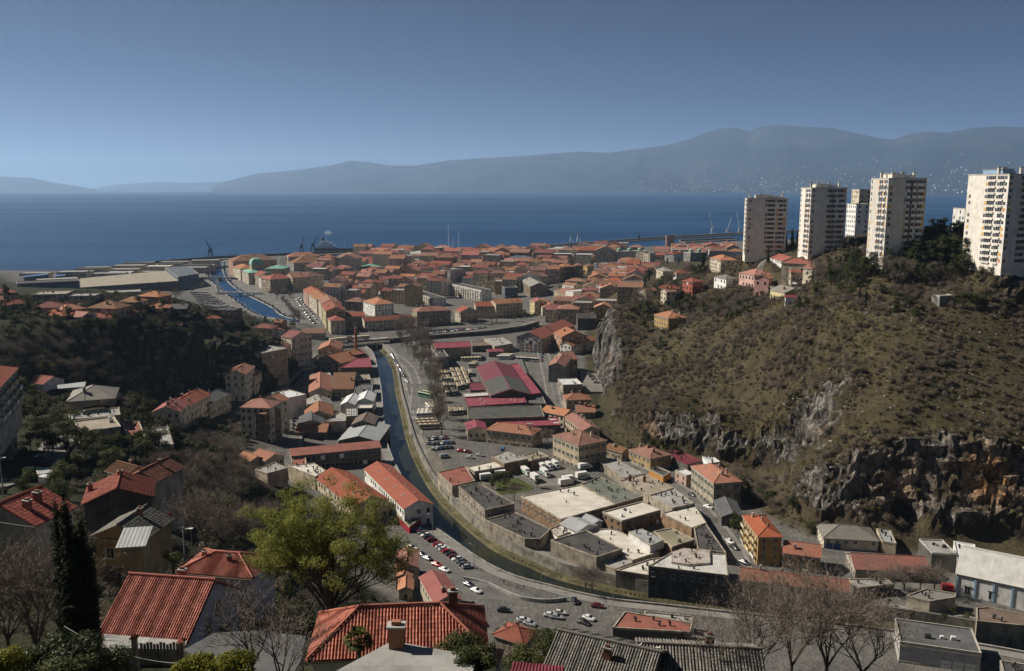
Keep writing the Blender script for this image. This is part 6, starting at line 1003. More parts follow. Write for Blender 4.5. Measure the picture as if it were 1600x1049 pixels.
def window_mesh(name, w, h, arched=False, hood=False, frame=None, shutters=False):
 m = MB()
 m.face([(-w / 2, -0.03, 0), (w / 2, -0.03, 0), (w / 2, -0.03, h), (-w / 2, -0.03, h)], 0)
 t = 0.09
 for (a, b, c, d) in ((-w / 2 - t, -w / 2 + 0.02, 0, h), (w / 2 - 0.02, w / 2 + t, 0, h), (-0.035, 0.035, 0, h)):
  m.box(a, b, -0.09, 0.0, c, d, 1, False)
 m.box(-w / 2 - t, w / 2 + t, -0.10, 0.0, h, h + t, 1, False)
 m.box(-w / 2 - t - 0.05, w / 2 + t + 0.05, -0.2, 0.0, -0.12, 0, 2)
 if hood:
  m.box(-w / 2 - 0.35, w / 2 + 0.35, -0.3, 0.0, h + 0.25, h + 0.5, 3)
 if shutters:
  for s in (-1, 1):
   x0 = s * (w / 2 + t + 0.01); x1 = s * (w / 2 + t + 0.5)
   m.box(min(x0, x1), max(x0, x1), -0.09, 0, 0.02, h, 3)
 return m.mesh(name, [MGLASS, frame or MFRAME, MTRIM, MSHUT])


WIN_STD = window_mesh('window', 1.05, 1.6)
WIN_SHUT = window_mesh('window', 1.0, 1.6, shutters=True)
WIN_HOOD = window_mesh('window', 1.5, 2.3, hood=True)
CHIM = {}


def chimney_mesh(w, h, mat):
 k = (round(w, 1), round(h, 1), mat.name)
 if k not in CHIM:
  m = MB()
  m.box(-w / 2, w / 2, -w * 0.35, w * 0.35, -0.6, h, 0)
  m.box(-w * 0.62, w * 0.62, -w * 0.47, w * 0.47, h, h + 0.14, 1)
  m.box(-w * 0.3, w * 0.3, -w * 0.2, w * 0.2, h + 0.14, h + 0.4, 0)
  CHIM[k] = m.mesh('chimney', [mat, MCONC])
 return CHIM[k]


def slab(m, pts, t, uv=None, mat=0, edge=1):
 """planar roof face with thickness"""
 m.face(pts, mat, uv)
 n = len(pts)
 for k in range(n):
  p, q = pts[k], pts[(k + 1) % n]
  m.face([p, (p[0], p[1], p[2] - t), (q[0], q[1], q[2] - t), q], edge)
 m.face([(p[0], p[1], p[2] - t) for p in pts[::-1]], edge)


def roof_faces(L, W, h, kind, pitch):
 """top faces of a pitched roof: list of (points, uv)"""
 o = 0.45
 x, y = L / 2 + o, W / 2 + o
 if kind == 'gy':
  f = roof_faces(W, L, h, 'gx', pitch)
  return [([(-p[1], p[0], p[2]) for p in P], u) for P, u in f]
 if kind == 'hip' and W > L:
  f = roof_faces(W, L, h, 'hip', pitch)
  return [([(-p[1], p[0], p[2]) for p in P], u) for P, u in f]
 e = h - o * pitch
 rz = e + y * pitch
 sl = math.hypot(y, rz - e)
 if kind == 'gx':
  return [([(-x, -y, e), (x, -y, e), (x, 0, rz), (-x, 0, rz)], [(0, 0), (2 * x, 0), (2 * x, sl), (0, sl)]),
    ([(x, y, e), (-x, y, e), (-x, 0, rz), (x, 0, rz)], [(0, 0), (2 * x, 0), (2 * x, sl), (0, sl)])]
 if kind == 'hip':
  r = max(x - y, 0.15)
  return [([(-x, -y, e), (x, -y, e), (r, 0, rz), (-r, 0, rz)], [(0, 0), (2 * x, 0), (x + r, sl), (x - r, sl)]),
    ([(x, y, e), (-x, y, e), (-r, 0, rz), (r, 0, rz)], [(0, 0), (2 * x, 0), (x + r, sl), (x - r, sl)]),
    ([(x, -y, e), (x, y, e), (r, 0, rz)], [(0, 0), (2 * y, 0), (y, sl)]),
    ([(-x, y, e), (-x, -y, e), (-r, 0, rz)], [(0, 0), (2 * y, 0), (y, sl)])]
 if kind == 'shx':
  b = e + 2 * y * 0.18
  return [([(-x, -y, e), (x, -y, e), (x, y, b), (-x, y, b)], [(0, 0), (2 * x, 0), (2 * x, 2 * y), (0, 2 * y)])]
 return []


def roof_height(x, y, L, W, h, kind, pitch):
 if kind == 'gx': return h + (W / 2 - abs(y)) * pitch
 if kind == 'gy': return h + (L / 2 - abs(x)) * pitch
 if kind == 'hip': return h + min(W / 2 - abs(y), L / 2 - abs(x)) * pitch
 return h


def make_building(rec):
 name, cat, label, cx, cy, z0, ang, L, W, h, roof, rm, wm, o = rec
 rnd = random.Random(int(cx * 13 + cy * 7))
 dist = math.hypot(cx, cy)
 a = math.radians(ang)
 root = thing(name, label, cat, (cx, cy, z0), a, o.get('g'))
 pitch = o.get('p', 0.42 if rm not in ('mag', 'wine', 'tin', 'white', 'whitesheet', 'green', 'slate') else 0.3)
 if roof == 'shx': pitch = 0.0
 det = o.get('det')
 # walls
 m = MB(); base = -6.0
 if roof != 'open':
  x, y = L / 2, W / 2
  m.prism([(-x, -y), (x, -y), (x, y), (-x, y)], base, h, 0)
  if roof == 'gx':
   for s in (-1, 1):
    m.face([(s * x, -s * y, h), (s * x, s * y, h), (s * x, 0, h + y * pitch)], 0)
  elif roof == 'gy':
   for s in (-1, 1):
    m.face([(s * x, s * y, h), (-s * x, s * y, h), (0, s * y, h + x * pitch)], 0)
  elif roof == 'shx':
   m.face([(x, -y, h), (x, y, h), (x, y, h + 2 * y * .17)], 0); m.face([(-x, y, h), (-x, -y, h), (-x, y, h + 2 * y * .17)], 0)
   m.face([(x, y, h), (-x, y, h), (-x, y, h + 2 * y * .17), (x, y, h + 2 * y * .17)], 0)
  wall = m.build('wall', WALL[wm], root)
  if det or o.get('cor'):
   c = MB(); pl = MB()
   for (xa, xb, ya, yb) in ((-x - .12, x + .12, -y - .12, -y - .003), (-x - .12, -x - .003, -y, y), (x + .003, x + .12, -y, y)):
    c.box(xa, xb, ya, yb, h - .75, h - .5)
    pl.box(xa + .02, xb - .02, ya + .02, yb - .003, 0.1, 0.9)
   c.build('cornice', MTRIM, root); pl.build('plinth', MTRIM, root)
 else:
  for sx in (-1, 1):
   for sy in (-1, 1):
    p = MB(); p.bar((sx * (L / 2 - .15), sy * (W / 2 - .15), base), (sx * (L / 2 - .15), sy * (W / 2 - .15), h), 0.08, 0, 6)
    p.build('post', MDARK, root)
 # roof
 m = MB()
 if roof in ('flat', 'open'):
  x, y = L / 2, W / 2
  m.face([(-x + .26, -y + .26, h + .05), (x - .26, -y + .26, h + .05), (x - .26, y - .26, h + .05), (-x + .26, y - .26, h + .05)], 0, [(0, 0), (L, 0), (L, W), (0, W)])
  rimh = 0.5 if roof == 'flat' else 0.16
  for (xa, xb, ya, yb) in ((-x - .06, x + .06, -y - .06, -y + .26), (-x - .06, x + .06, y - .26, y + .06), (-x - .06, -x + .26, -y + .26, y - .26), (x - .26, x + .06, -y + .26, y - .26)):
   m.box(xa, xb, ya, yb, h - .12, h + rimh, 1)
  rf = m.build('roof', [ROOF[rm], MTRIM if wm != 'dark' else MCONC], root)
 else:
  fs = roof_faces(L, W, h + .22, roof, pitch)
  for P, u in fs:
   slab(m, P, 0.2, u)
  # ridge caps
  if dist < 700 and roof in ('gx', 'gy', 'hip'):
   zr = h + .27
   if roof == 'gx': m.bar((-L / 2 - .4, 0, zr + W / 2 * pitch), (L / 2 + .4, 0, zr + W / 2 * pitch), .14, 0, 6)
   elif roof == 'gy': m.bar((0, -W / 2 - .4, zr + L / 2 * pitch), (0, W / 2 + .4, zr + L / 2 * pitch), .14, 0, 6)
   else:
    s = min(L, W) / 2; zt = zr + s * pitch
    rx, ry = L / 2 - s, W / 2 - s
    m.bar((-rx, -ry, zt), (rx, ry, zt), .14, 0, 6)
    for sx in (-1, 1):
     for sy in (-1, 1):
      m.bar((sx * rx, sy * ry, zt), (sx * (L / 2 + .4), sy * (W / 2 + .4), zr - .4 * pitch), .12, 0, 5)
  rf = m.build('roof', [ROOF[rm], MTRIM], root)
 # chimneys
 nch = o.get('ch', (1 if rnd.random() < .75 else 0) + (1 if rnd.random() < .5 else 0) if roof not in ('flat', 'open') and dist > 500 and not o.get('nw') else 0)
 for k in range(nch):
  cxk = (rnd.uniform(-.40, .40) if nch < 3 else -.42 + .84 * (k + .5) / nch) * L
  cyk = rnd.uniform(-.32, .32) * W
  zz = roof_height(cxk, cyk, L, W, h, roof, pitch)
  hh = max(0.9, 1.3 + roof_height(0, 0, L, W, h, roof, pitch) * 0.15 - h * 0.15)
  c = link('chimney', chimney_mesh(rnd.choice((.7, .9, 1.2)), hh, rnd.choice((MBRICK, WALL['stone'], WALL['tan']))), rf, (cxk, cyk, zz))
  c.rotation_euler = (0, 0, rnd.choice((0, math.pi / 2)))
 for k in range(o.get('vents', 0) or (3 if roof == 'flat' and dist < 700 and L * W > 80 and not o.get('tower') else 0)):
  v = MB(); s = rnd.uniform(.35, .8); v.box(-s, s, -s * .7, s * .7, 0, s * 1.3); v.box(-s * .7, s * .7, -s * .5, s * .5, s * 1.3, s * 1.6)
  v.build('roof_vent', rnd.choice((MCONC, MDARK, MWHITE)), rf, (rnd.uniform(-.38, .38) * L, rnd.uniform(-.36, .36) * W, h + .05))
 for k in range(o.get('rw', 0)):
  v = MB(); v.box(-.45, .45, -.6, .6, 0, .1, 1); v.face([(-.36, -.5, .11), (.36, -.5, .11), (.36, .5, .11), (-.36, .5, .11)], 0)
  n2 = (o['rw'] + 1) // 2
  along = (k // 2 + .5) / n2 - .5
  side = -1 if k % 2 == 0 else 1
  lx, ly = (along * L * .8, side * W * .22) if (L >= W and roof != 'gy') or roof == 'gx' else (side * L * .22, along * W * .8)
  s_ = v.build('skylight', [MGLASS, MWHITE], rf, (lx, ly, roof_height(lx, ly, L, W, h, roof, pitch) + .26))
  tilt = math.atan(pitch)
  s_.rotation_euler = (-side * tilt, 0, 0) if roof != 'gy' and L >= W or roof == 'gx' else (0, side * tilt, 0)
 # windows on the sides that can be seen
 if not o.get('nw') and roof != 'open':
  make_windows(root, rec, rnd, dist, det)
 if o.get('big'):
  for k in range(int(L / 5.2) + 1):
   q = MB(); q.box(-.3, .3, -.25, -.003, -1, h - .4); q.build('pilaster', mat_blue(), root, (-L / 2 + .3 + k * 5.2, -W / 2, 0))
 if o.get('dome'):
  make_domes(root, o['dome'], L, W, h, roof, pitch)
 if o.get('tower'):
  make_tower_top(root, rf, L, W, h, rnd, label)
 if o.get('mural'):
  make_mural(root, L, W, h)
 if o.get('gar'):
  gm = MBLUE if o['gar'] == 'blue' else MWHITE
  for k in range(2 if o['gar'] == 'blue' else 3):
   g = MB(); g.box(-1.25, 1.25, -.12, -.003, 0, 2.5, 0)
   for q in range(4): g.box(-1.2, 1.2, -.15, -.121, .1 + q * .6, .55 + q * .6, 0)
   if o['gar'] == 'white':
    for q in range(4): g.box(-.95 + q * .5, -.65 + q * .5, -.16, -.151, 1.4, 1.6, 1)
   gx = (-L / 2 + 1.9 + k * 2.9) if o['gar'] == 'blue' else (L / 2 - 8.4 + k * 3.0)
   g.build('garage_door', [gm, MDARK], root, (gx, -W / 2, 0.3))
 if o.get('sheetpatch'):
  for s in (-1, 1):
   g = MB(); p = pitch
   xa, xb = 0.05 * L, 0.49 * L
   ya, yb = (-W / 2, -.4) if s < 0 else (W / 2, .4)
   f = lambda yy: h + .25 + (W / 2 - abs(yy)) * p
   q = [(xa, ya, f(ya)), (xb, ya, f(ya)), (xb, yb, f(yb)), (xa, yb, f(yb))]
   g.face(q if s < 0 else q[::-1], 0, [(c[0], c[1]) for c in (q if s < 0 else q[::-1])])
   g.build('black_roof_sheet', ROOF['darkrib'], rf)
 return root


def make_windows(root, rec, rnd, dist, det):
 name, cat, label, cx, cy, z0, ang, L, W, h, roof, rm, wm, o = rec
 a = math.radians(ang)
 fl = o.get('f') or max(1, int(h / 3.2))
 fh = h / fl
 sides = [(-math.pi / 2, L, W / 2), (0.0, W, L / 2), (math.pi / 2, L, W / 2), (math.pi, W, L / 2)]
 far = MB()
 tower = o.get('tower')
 for sa, length, off in sides:
  n = Vector((math.cos(a + sa), math.sin(a + sa)))
  c = Vector((cx, cy)) + n * off
  facing = n.dot((CAMXY - c).normalized())
  if facing < -0.12:
   continue
  rot = Matrix.Rotation(sa + math.pi / 2, 4, 'Z')
  if tower:
   tower_face(root, length, off, h, fl, rot, rnd, length > 15, a, sa)
   continue
  sp = o.get('sp', 3.4 if dist > 700 else 2.9)
  if o.get('big'): sp = 5.2
  nc = max(1, int((length - 1.0) / sp))
  ww, wh = (1.15, min(1.7, fh * .55))
  if o.get('band'): nc = int(length / 2.2); ww = 1.7; wh = 2.0
  for f in range(fl):
   zb = f * fh + (fh - wh) * .52
   if zb < 0.35: zb = 0.5
   for k in range(nc):
    u = -length / 2 + length * (k + .5) / nc
    if o.get('gar') and f == 0 and sa < 0: continue
    if rnd.random() < (.05 if det else .08): continue
    if det:
     me = WIN_HOOD if o.get('big') else (WIN_SHUT if wm in ('tan', 'stone') and fl > 2 else WIN_STD)
     w = link('window', me, root)
     p = rot @ Vector((u, -off, zb))
     w.location = p; w.rotation_euler = (0, 0, sa + math.pi / 2)
     if fh < 2.8: w.scale = (1, 1, fh / 3.1)
    else:
     e = 0.12
     q = [(u - ww / 2 - e, -off - .04, zb - e), (u + ww / 2 + e, -off - .04, zb - e), (u + ww / 2 + e, -off - .04, zb + wh + e), (u - ww / 2 - e, -off - .04, zb + wh + e)]
     far.face([rot @ Vector(t) for t in q], 1)
     q = [(u - ww / 2, -off - .08, zb), (u + ww / 2, -off - .08, zb), (u + ww / 2, -off - .08, zb + wh), (u - ww / 2, -off - .08, zb + wh)]
     far.face([rot @ Vector(t) for t in q], 0 if rnd.random() > .12 else 2)
  if o.get('bal') and sa in (-math.pi / 2, math.pi) and facing > .05:
   for f in range(1, fl):
    nb = max(1, int(length / 6))
    for k in range(nb):
     bm = MB(); bw = length / nb * .62
     bm.box(-bw / 2, bw / 2, -1.2, -.003, -.1, .06, 0); bm.box(-bw / 2, bw / 2, -1.2, -1.12, .06, 1.0, 1)
     bm.box(-bw / 2, -bw / 2 + .08, -1.12, -.003, .06, 1.0, 1); bm.box(bw / 2 - .08, bw / 2, -1.12, -.003, .06, 1.0, 1)
     ob = bm.build('balcony', [MCONC, rnd.choice((MWHITE, WALL['cream'], MTRIM, WALL['yellowp']))], root)
     ob.location = rot @ Vector((-length / 2 + length * (k + .5) / nb, -off, f * fh)); ob.rotation_euler = (0, 0, sa + math.pi / 2)
 if o.get('winf') or (det and fl >= 1 and not o.get('gar')):
  d = MB(); d.box(-.6, .6, -.1, -.003, 0, 2.2, 0); d.box(-.75, .75, -.14, -.003, 2.2, 2.4, 1)
  if o.get('f', 1) >= 1:
   d.build('door', [MTIMBER, MTRIM], root, (L * .08 + .9, -W / 2, 0.35))
 if far.f:
  far.build('window_rows', [MGLASS, MTRIM, MWHITE], root)['kind'] = 'stuff'


def tower_face(root, length, off, h, fl, rot, rnd, wide, a, sa):
 fh = h / fl
 if wide:
  cols = [(-.02, 1.3, 0), (.06, 2.4, 1), (.15, 2.4, 1), (.26, 1.6, 0), (.34, 2.6, 1), (.43, 1.6, 0)]
  cols = [(c * length, w, k) for c, w, k in cols] + [(-.42 * length, 1.3, 0)]
 else:
  cols = [(-.30 * length, min(3.0, length * .26), 0), (.02 * length, min(3.0, length * .26), 0), (.33 * length, min(3.6, length * .3), 1)]
 for f in range(fl):
  m = MB(); zb = f * fh + .95; wh = fh * .52
  for c, w, k in cols:
   d = .05
   mat = 0
   if k == 0 and rnd.random() < .38: mat = rnd.choice((3, 3, 4, 1))
   q = [(c - w / 2, -off - d, zb), (c + w / 2, -off - d, zb), (c + w / 2, -off - d, zb + wh), (c - w / 2, -off - d, zb + wh)]
   m.face([rot @ Vector(t) for t in q], mat)
   if mat == 0:
    for s in (-.5, 0, .5):
     q = [(c + s * w - .05, -off - .09, zb), (c + s * w + .05, -off - .09, zb), (c + s * w + .05, -off - .09, zb + wh), (c + s * w - .05, -off - .09, zb + wh)]
     m.face([rot @ Vector(t) for t in q], 1)
   if k == 1:    # loggia parapet
    for (xa, xb, ya, yb, za, zc) in ((c - w / 2 - .2, c + w / 2 + .2, -off - .55, -off - .45, zb - 1.15, zb - .05), (c - w / 2 - .2, c + w / 2 + .2, -off - .45, -off - .003, zb - 1.15, zb - 1.0)):
     bb = MB(); bb.box(xa, xb, ya, yb, za, zc)
     for fc in bb.f: m.face([rot @ Vector(bb.v[i]) for i in fc], 2)
  m.build('window_band', [MGLASS, MWHITE, WALL['tower'], MBLIND, MBLIND2], root)['kind'] = 'stuff'


def make_tower_top(root, rf, L, W, h, rnd, label):
 for (x, y, w, d, hh) in ((-.1 * L, .05 * W, L * .35, W * .5, 2.6), (.22 * L, .1 * W, L * .25, W * .35, 1.8)):
  m = MB(); m.box(x - w / 2, x + w / 2, y - d / 2, y + d / 2, h + .05, h + hh, 0); m.box(x - w / 2 - .3, x + w / 2 + .3, y - d / 2 - .3, y + d / 2 + .3, h + hh, h + hh + .25, 1)
  m.build('roof_pavilion', [mat_blue() if 'blue' in label else WALL['tower'], MCONC], rf)
 for k in range(4):
  m = MB(); x, y = (k / 3 - .5) * L * .8, rnd.uniform(-.2, .2) * W
  m.box(x - .6, x + .6, y - .5, y + .5, h, h + 3.4, 0); m.box(x - .85, x + .85, y - .75, y + .75, h + 3.4, h + 3.7, 1)
  m.build('vent_stack', [WALL['tower'], MCONC], rf)


def mat_blue():
 return MATS.get('pale_blue') or mat_plain('pale_blue', (0.25, 0.38, 0.52), 0.6)


def make_domes(root, n, L, W, h, roof, pitch):
 for k in range(n):
  m = MB()
  r = min(L, W) * (.36 if n == 1 else .16)
  x = 0 if n == 1 else (-.5 + (k + .5) / n) * L
  zb = h + (min(L, W) / 2 * pitch * .4 if roof == 'hip' else 0)
  hb = 8.0 if n == 1 else 2.5
  ns = 4 if n == 1 else 12
  ring = lambda rr, z: [(x + rr * math.cos(t + math.pi / 4), rr * math.sin(t + math.pi / 4), z) for t in [q * 2 * math.pi / ns for q in range(ns)]]
  prof = [(r, zb - 2, 0), (r, zb + hb, 0), (r * 1.06, zb + hb, 1), (r * .98, zb + hb + r * .35, 1), (r * .75, zb + hb + r * .6, 1), (r * .4, zb + hb + r * .75, 1), (.05, zb + hb + r * .8, 1)]
  for (r0, z0, _), (r1, z1, mt) in zip(prof[:-1], prof[1:]):
   A, B = ring(r0, z0), ring(r1, z1)
   for q in range(ns): m.face([A[q], A[(q + 1) % ns], B[(q + 1) % ns], B[q]], mt, [(0, 0), (1, 0), (1, 1), (0, 1)])
  m.build('dome', [WALL['tan'], ROOF['green']], root)


def make_mural(root, L, W, h):
 y = -W / 2
 def disc(r, cx, cz, d, n=28, sx=1.0, rot=0.0):
  m = MB(); m.face([(cx + r * sx * math.cos(t) * math.cos(rot) - r * math.sin(t) * math.sin(rot), y - d, cz + r * sx * math.cos(t) * math.sin(rot) + r * math.sin(t) * math.cos(rot)) for t in [k * 2 * math.pi / n for k in range(n)]])
  return m
 r = L * .27
 c = disc(r, 0, h * .52, .03).build('mural', mat_plain('mural_pale', (0.42, 0.38, 0.36), 0.9), root)
 disc(r * .5, -r * .1, h * .45, .05, 20, .45, .5).build('painted_figure', mat_plain('mural_ochre', (0.34, 0.23, 0.12), 0.9), c)
 disc(r * .3, r * .25, h * .68, .06, 18, .6, -.4).build('painted_figure', mat_plain('mural_black', (0.03, 0.028, 0.03), 0.9), c)
 disc(r * .34, r * .15, h * .22, .06, 18, .5, 1.2).build('painted_figure', mat_plain('mural_rose', (0.40, 0.25, 0.22), 0.9), c)


for _rec in BUILDINGS:
 make_building(_rec)


def covered(x, y, r):
 for t in BUILDINGS:
  dx, dy = x - t[3], y - t[4]; a = math.radians(t[6])
  if abs(dx * math.cos(a) + dy * math.sin(a)) < t[7] / 2 + r and abs(dy * math.cos(a) - dx * math.sin(a)) < t[8] / 2 + r:
   return True
 return False


def infill(poly, ang, du, dv, h0, h1, seed, place, drop):
 """the dense smaller houses of a quarter, on a slightly irregular street grid"""
 rn = random.Random(seed)
 pp = np.array(poly); cx, cy = pp.mean(0); ca, sa = math.cos(math.radians(ang)), math.sin(math.radians(ang))
 R = max(np.hypot(*(q - [cx, cy])) for q in pp)
 wn = {'cream': 'cream', 'tan': 'tan', 'ochre': 'ochre', 'whitew': 'white', 'pink': 'pinkish', 'stone': 'stone'}
 rnm = {'red': 'red tiled', 'orange': 'orange tiled', 'brown': 'brown tiled', 'dkred': 'dark red tiled', 'ltgrey': 'flat grey', 'white': 'flat white', 'cream_felt': 'flat cream', 'felt': 'flat black'}
 i = -R
 while i < R:
  j = -R
  while j < R:
   w = du * rn.uniform(.72, 1.02); d = dv * rn.uniform(.7, .98)
   x = cx + ca * i - sa * j; y = cy + sa * i + ca * j
   if in_poly(np.array([x]), np.array([y]), poly)[0] and not covered(x, y, 6.5) and rn.random() > drop:
    g = max(gz(x, y), 2.5) - .3; h = rn.uniform(h0 * .8, h1 * 1.12)
    rm = rn.choice(['red', 'orange', 'brown', 'brown', 'dkred', 'orange', 'brown', 'dkred']); wm = rn.choice(['cream', 'tan', 'ochre', 'whitew', 'cream', 'pink', 'stone'])
    roof = rn.choice(['hip', 'gx', 'gx', 'gy'])
    if rn.random() < .2 or 'port' in place: roof, rm = 'flat', rn.choice(['ltgrey', 'ltgrey', 'white', 'cream_felt', 'felt'])
    if 'port' in place: wm = rn.choice(['stone', 'tan'])
    make_building(('town_house', 'house', '%s house with %s roof among the roofs %s' % (wn[wm], rnm[rm], place), x, y, g, ang + rn.uniform(-5, 5), w, d, h, roof, rm, wm, {'g': 'roofs ' + place}))
   j += dv * 1.05
  i += du * 1.06


for _q in INFILL:
 infill(*_q)


# ---------------------------------------------------------------- flat-roofed halls with free outlines
def inset(poly, d):
 n = len(poly); out = []
 for k in range(n):
  p0, p1, p2 = Vector(poly[k - 1]), Vector(poly[k]), Vector(poly[(k + 1) % n])
  e1 = (p1 - p0).normalized(); e2 = (p2 - p1).normalized()
  n1 = Vector((-e1.y, e1.x)); n2 = Vector((-e2.y, e2.x))
  b = n1 + n2
  b = b / max(b.dot(n1), .35) if b.length > 1e-3 else n1
  out.append(tuple(p1 + b * d))
 return out


def make_prism(rec):
 name, cat, label, pts, z0, h, rm, wm, o = rec
 cx = sum(p[0] for p in pts) / len(pts); cy = sum(p[1] for p in pts) / len(pts)
 rnd = random.Random(int(cx * 5 + cy))
 P = [(p[0] - cx, p[1] - cy) for p in pts]
 root = thing(name, label, cat, (cx, cy, z0))
 m = MB()
 if wm == 'open':
  for p in inset(P, .3):
   q = MB(); q.bar((p[0], p[1], -3), (p[0], p[1], h - .05), .09, 0, 6); q.build('post', MDARK, root)
  m.prism(P, h - .2, h, 0, 0, True)
  m.build('roof', [ROOF[rm]], root)
  return
 base = h - o['nofound'] if o.get('nofound') else -5.0
 m.prism(P, base, h, 0)
 m.build('wall', WALL[wm], root)
 m = MB(); I = inset(P, .28); X = inset(P, -.08)
 ei = max(range(len(P)), key=lambda k: math.hypot(P[k][0] - P[k - 1][0], P[k][1] - P[k - 1][1]))
 ex, ey = P[ei][0] - P[ei - 1][0], P[ei][1] - P[ei - 1][1]; el = math.hypot(ex, ey)
 uv = lambda p: ((p[0] * ex + p[1] * ey) / el, (-p[0] * ey + p[1] * ex) / el)
 m.face([(p[0], p[1], h + .06) for p in I], 0, [uv(p) for p in I])
 rim = .42 if not o.get('nofound') else .1
 n = len(P)
 for k in range(n):
  a, b, c, d = X[k], X[(k + 1) % n], I[(k + 1) % n], I[k]
  m.face([(a[0], a[1], h + rim), (b[0], b[1], h + rim), (c[0], c[1], h + rim), (d[0], d[1], h + rim)], 1)
  m.face([(a[0], a[1], h - .2), (b[0], b[1], h - .2), (b[0], b[1], h + rim), (a[0], a[1], h + rim)], 1)
  m.face([(c[0], c[1], h), (d[0], d[1], h), (d[0], d[1], h + rim), (c[0], c[1], h + rim)], 1)
 rf = m.build('roof', [ROOF[rm], WALL['stone'] if rm not in ('mag', 'wine', 'white') else ROOF[rm]], root)
 xs = [p[0] for p in P]; ys = [p[1] for p in P]

 def inside():
  for _ in range(60):
   x, y = rnd.uniform(min(xs), max(xs)), rnd.uniform(min(ys), max(ys))
   if in_poly(np.array([x]), np.array([y]), inset(P, 1.2))[0]: return x, y
  return 0, 0
 for k in range(o.get('vents', 0) * 2 + (4 if cy < 420 else 0)):
  x, y = inside(); v = MB(); s = rnd.uniform(.3, .6)
  v.bar((0, 0, 0), (0, 0, s * 2.0), s * .55, 0, 7); v.bar((0, 0, s * 2.0), (s * .9, 0, s * 2.3), s * .6, 0, 7)
  ob = v.build('roof_vent', MDARK if rm != 'mag' else MWHITE, rf, (x, y, h)); ob.rotation_euler = (0, 0, rnd.uniform(0, 6))
 for k in range(o.get('ch', 0)):
  x, y = inside(); link('chimney', chimney_mesh(1.2, 2.6, MBRICK), rf, (x, y, h))
 for k in range(o.get('sky', 0)):
  x, y = inside(); v = MB(); v.box(-1.6, 1.6, -.8, .8, 0, .25, 0)
  v.build('skylight', MWHITE if k % 3 else ROOF['tin'], rf, (x, y, h + .06), math.atan2(ey, ex))
 if o.get('panels'):
  for r in range(5):
   for c in range(4):
    v = MB(); v.box(-.9, .9, -.5, .5, .25, .3, 0); v.box(-.05, .05, -.4, .4, 0, .25, 1)
    f = .16 + .22 * c, .12 + .19 * r
    A0, A1, A2, A3 = [Vector(p) for p in P[:4]]
    q = (A0 * (1 - f[0]) + A1 * f[0]) * (1 - f[1]) + (A3 * (1 - f[0]) + A2 * f[0]) * f[1]
    v.build('roof_panel', [MWHITE, MDARK], rf, (q.x, q.y, h + .06), math.atan2(ey, ex))
 if o.get('rail'):
  for k in range(n):
   a, b = Vector(I[k]), Vector(I[(k + 1) % n])
   cnt = max(2, int((b - a).length / 2.2))
   for q in range(cnt):
    p = a + (b - a) * q / cnt
    v = MB(); v.bar((0, 0, 0), (0, 0, 1.1), .05, 0, 5); v.build('railing_post', MWHITE, root, (p.x, p.y, h + .4))
 if o.get('win'):
  for k in range(n):
   a, b = Vector(P[k]), Vector(P[(k + 1) % n]); e = (b - a)
   nn = Vector((e.y, -e.x)).normalized()
   if nn.dot(-Vector((cx, cy))) < 0: continue
   cnt = int(e.length / 3.0)
   for q in range(cnt):
    p = a + e * (q + .5) / cnt + nn * .003
    w = link('window', WIN_STD, root, (p.x, p.y, max(.8, h - 3.2))); w.rotation_euler = (0, 0, math.atan2(e.y, e.x))
 return root


for _rec in PRISMS:
 make_prism(_rec)

# ---------------------------------------------------------------- ground surfaces
def _ground_mat(name, c0, c1, c2, s=0.5):
 n = NT(name); g = n.pos()
 k = n.math('ADD', n.math('MULTIPLY', n.noise(g, 0.12, 5, 0.6), 0.6), n.math('MULTIPLY', n.noise(g, 1.3, 4, 0.7), 0.4))
 col = n.ramp(k, [(0.36, c0), (0.5, c1), (0.66, c2)])
 n.bump(n.noise(g, 3.0, 3), 0.2, 0.05)
 return n.done(col, 0.92, 0.15)


GROUND = {
 'asphalt': _ground_mat('asphalt', (0.085, 0.082, 0.077), (0.125, 0.12, 0.112), (0.165, 0.158, 0.145)),
 'concrete_yard': _ground_mat('concrete_yard', (0.12, 0.115, 0.105), (0.17, 0.16, 0.145), (0.22, 0.205, 0.18)),
 'gravel_yard': _ground_mat('gravel_yard', (0.10, 0.09, 0.075), (0.15, 0.135, 0.11), (0.21, 0.19, 0.15)),
 'grass': _ground_mat('lawn', (0.035, 0.045, 0.014), (0.06, 0.07, 0.02), (0.10, 0.095, 0.035)),
 'path': _ground_mat('pavement', (0.14, 0.135, 0.125), (0.20, 0.19, 0.175), (0.27, 0.255, 0.23)),
 'bank': _ground_mat('river_bank', (0.045, 0.043, 0.022), (0.09, 0.08, 0.042), (0.17, 0.148, 0.092)),
 'quay': _ground_mat('quay_stone', (0.10, 0.096, 0.09), (0.15, 0.142, 0.132), (0.21, 0.198, 0.18)),
}
MRIVWALL = mat_plaster('river_wall', (0.27, 0.25, 0.21), 0.65)
MPAINT = mat_plain('road_paint', (0.5, 0.5, 0.48), 0.7)


def resample(pts, step):
 out = []
 for a, b in zip(pts[:-1], pts[1:]):
  n = max(1, int(math.hypot(b[0] - a[0], b[1] - a[1]) / step))
  for k in range(n):
   out.append(tuple(a[i] + (b[i] - a[i]) * k / n for i in range(len(a))))
 out.append(tuple(pts[-1]))
 return out


def smooth_line(pts, it=2):
 for _ in range(it):
  q = [pts[0]]
  for a, b in zip(pts[:-1], pts[1:]):
   q.append(tuple(.75 * x + .25 * y for x, y in zip(a, b))); q.append(tuple(.25 * x + .75 * y for x, y in zip(a, b)))
  q.append(pts[-1]); pts = q
 return pts


def gtop(x, y):
 f = float(np.interp(y, [0, 780, 860, 1000], [5.5, 5.2, 2.5, 2.5]))
 return max(gz(x, y), f)


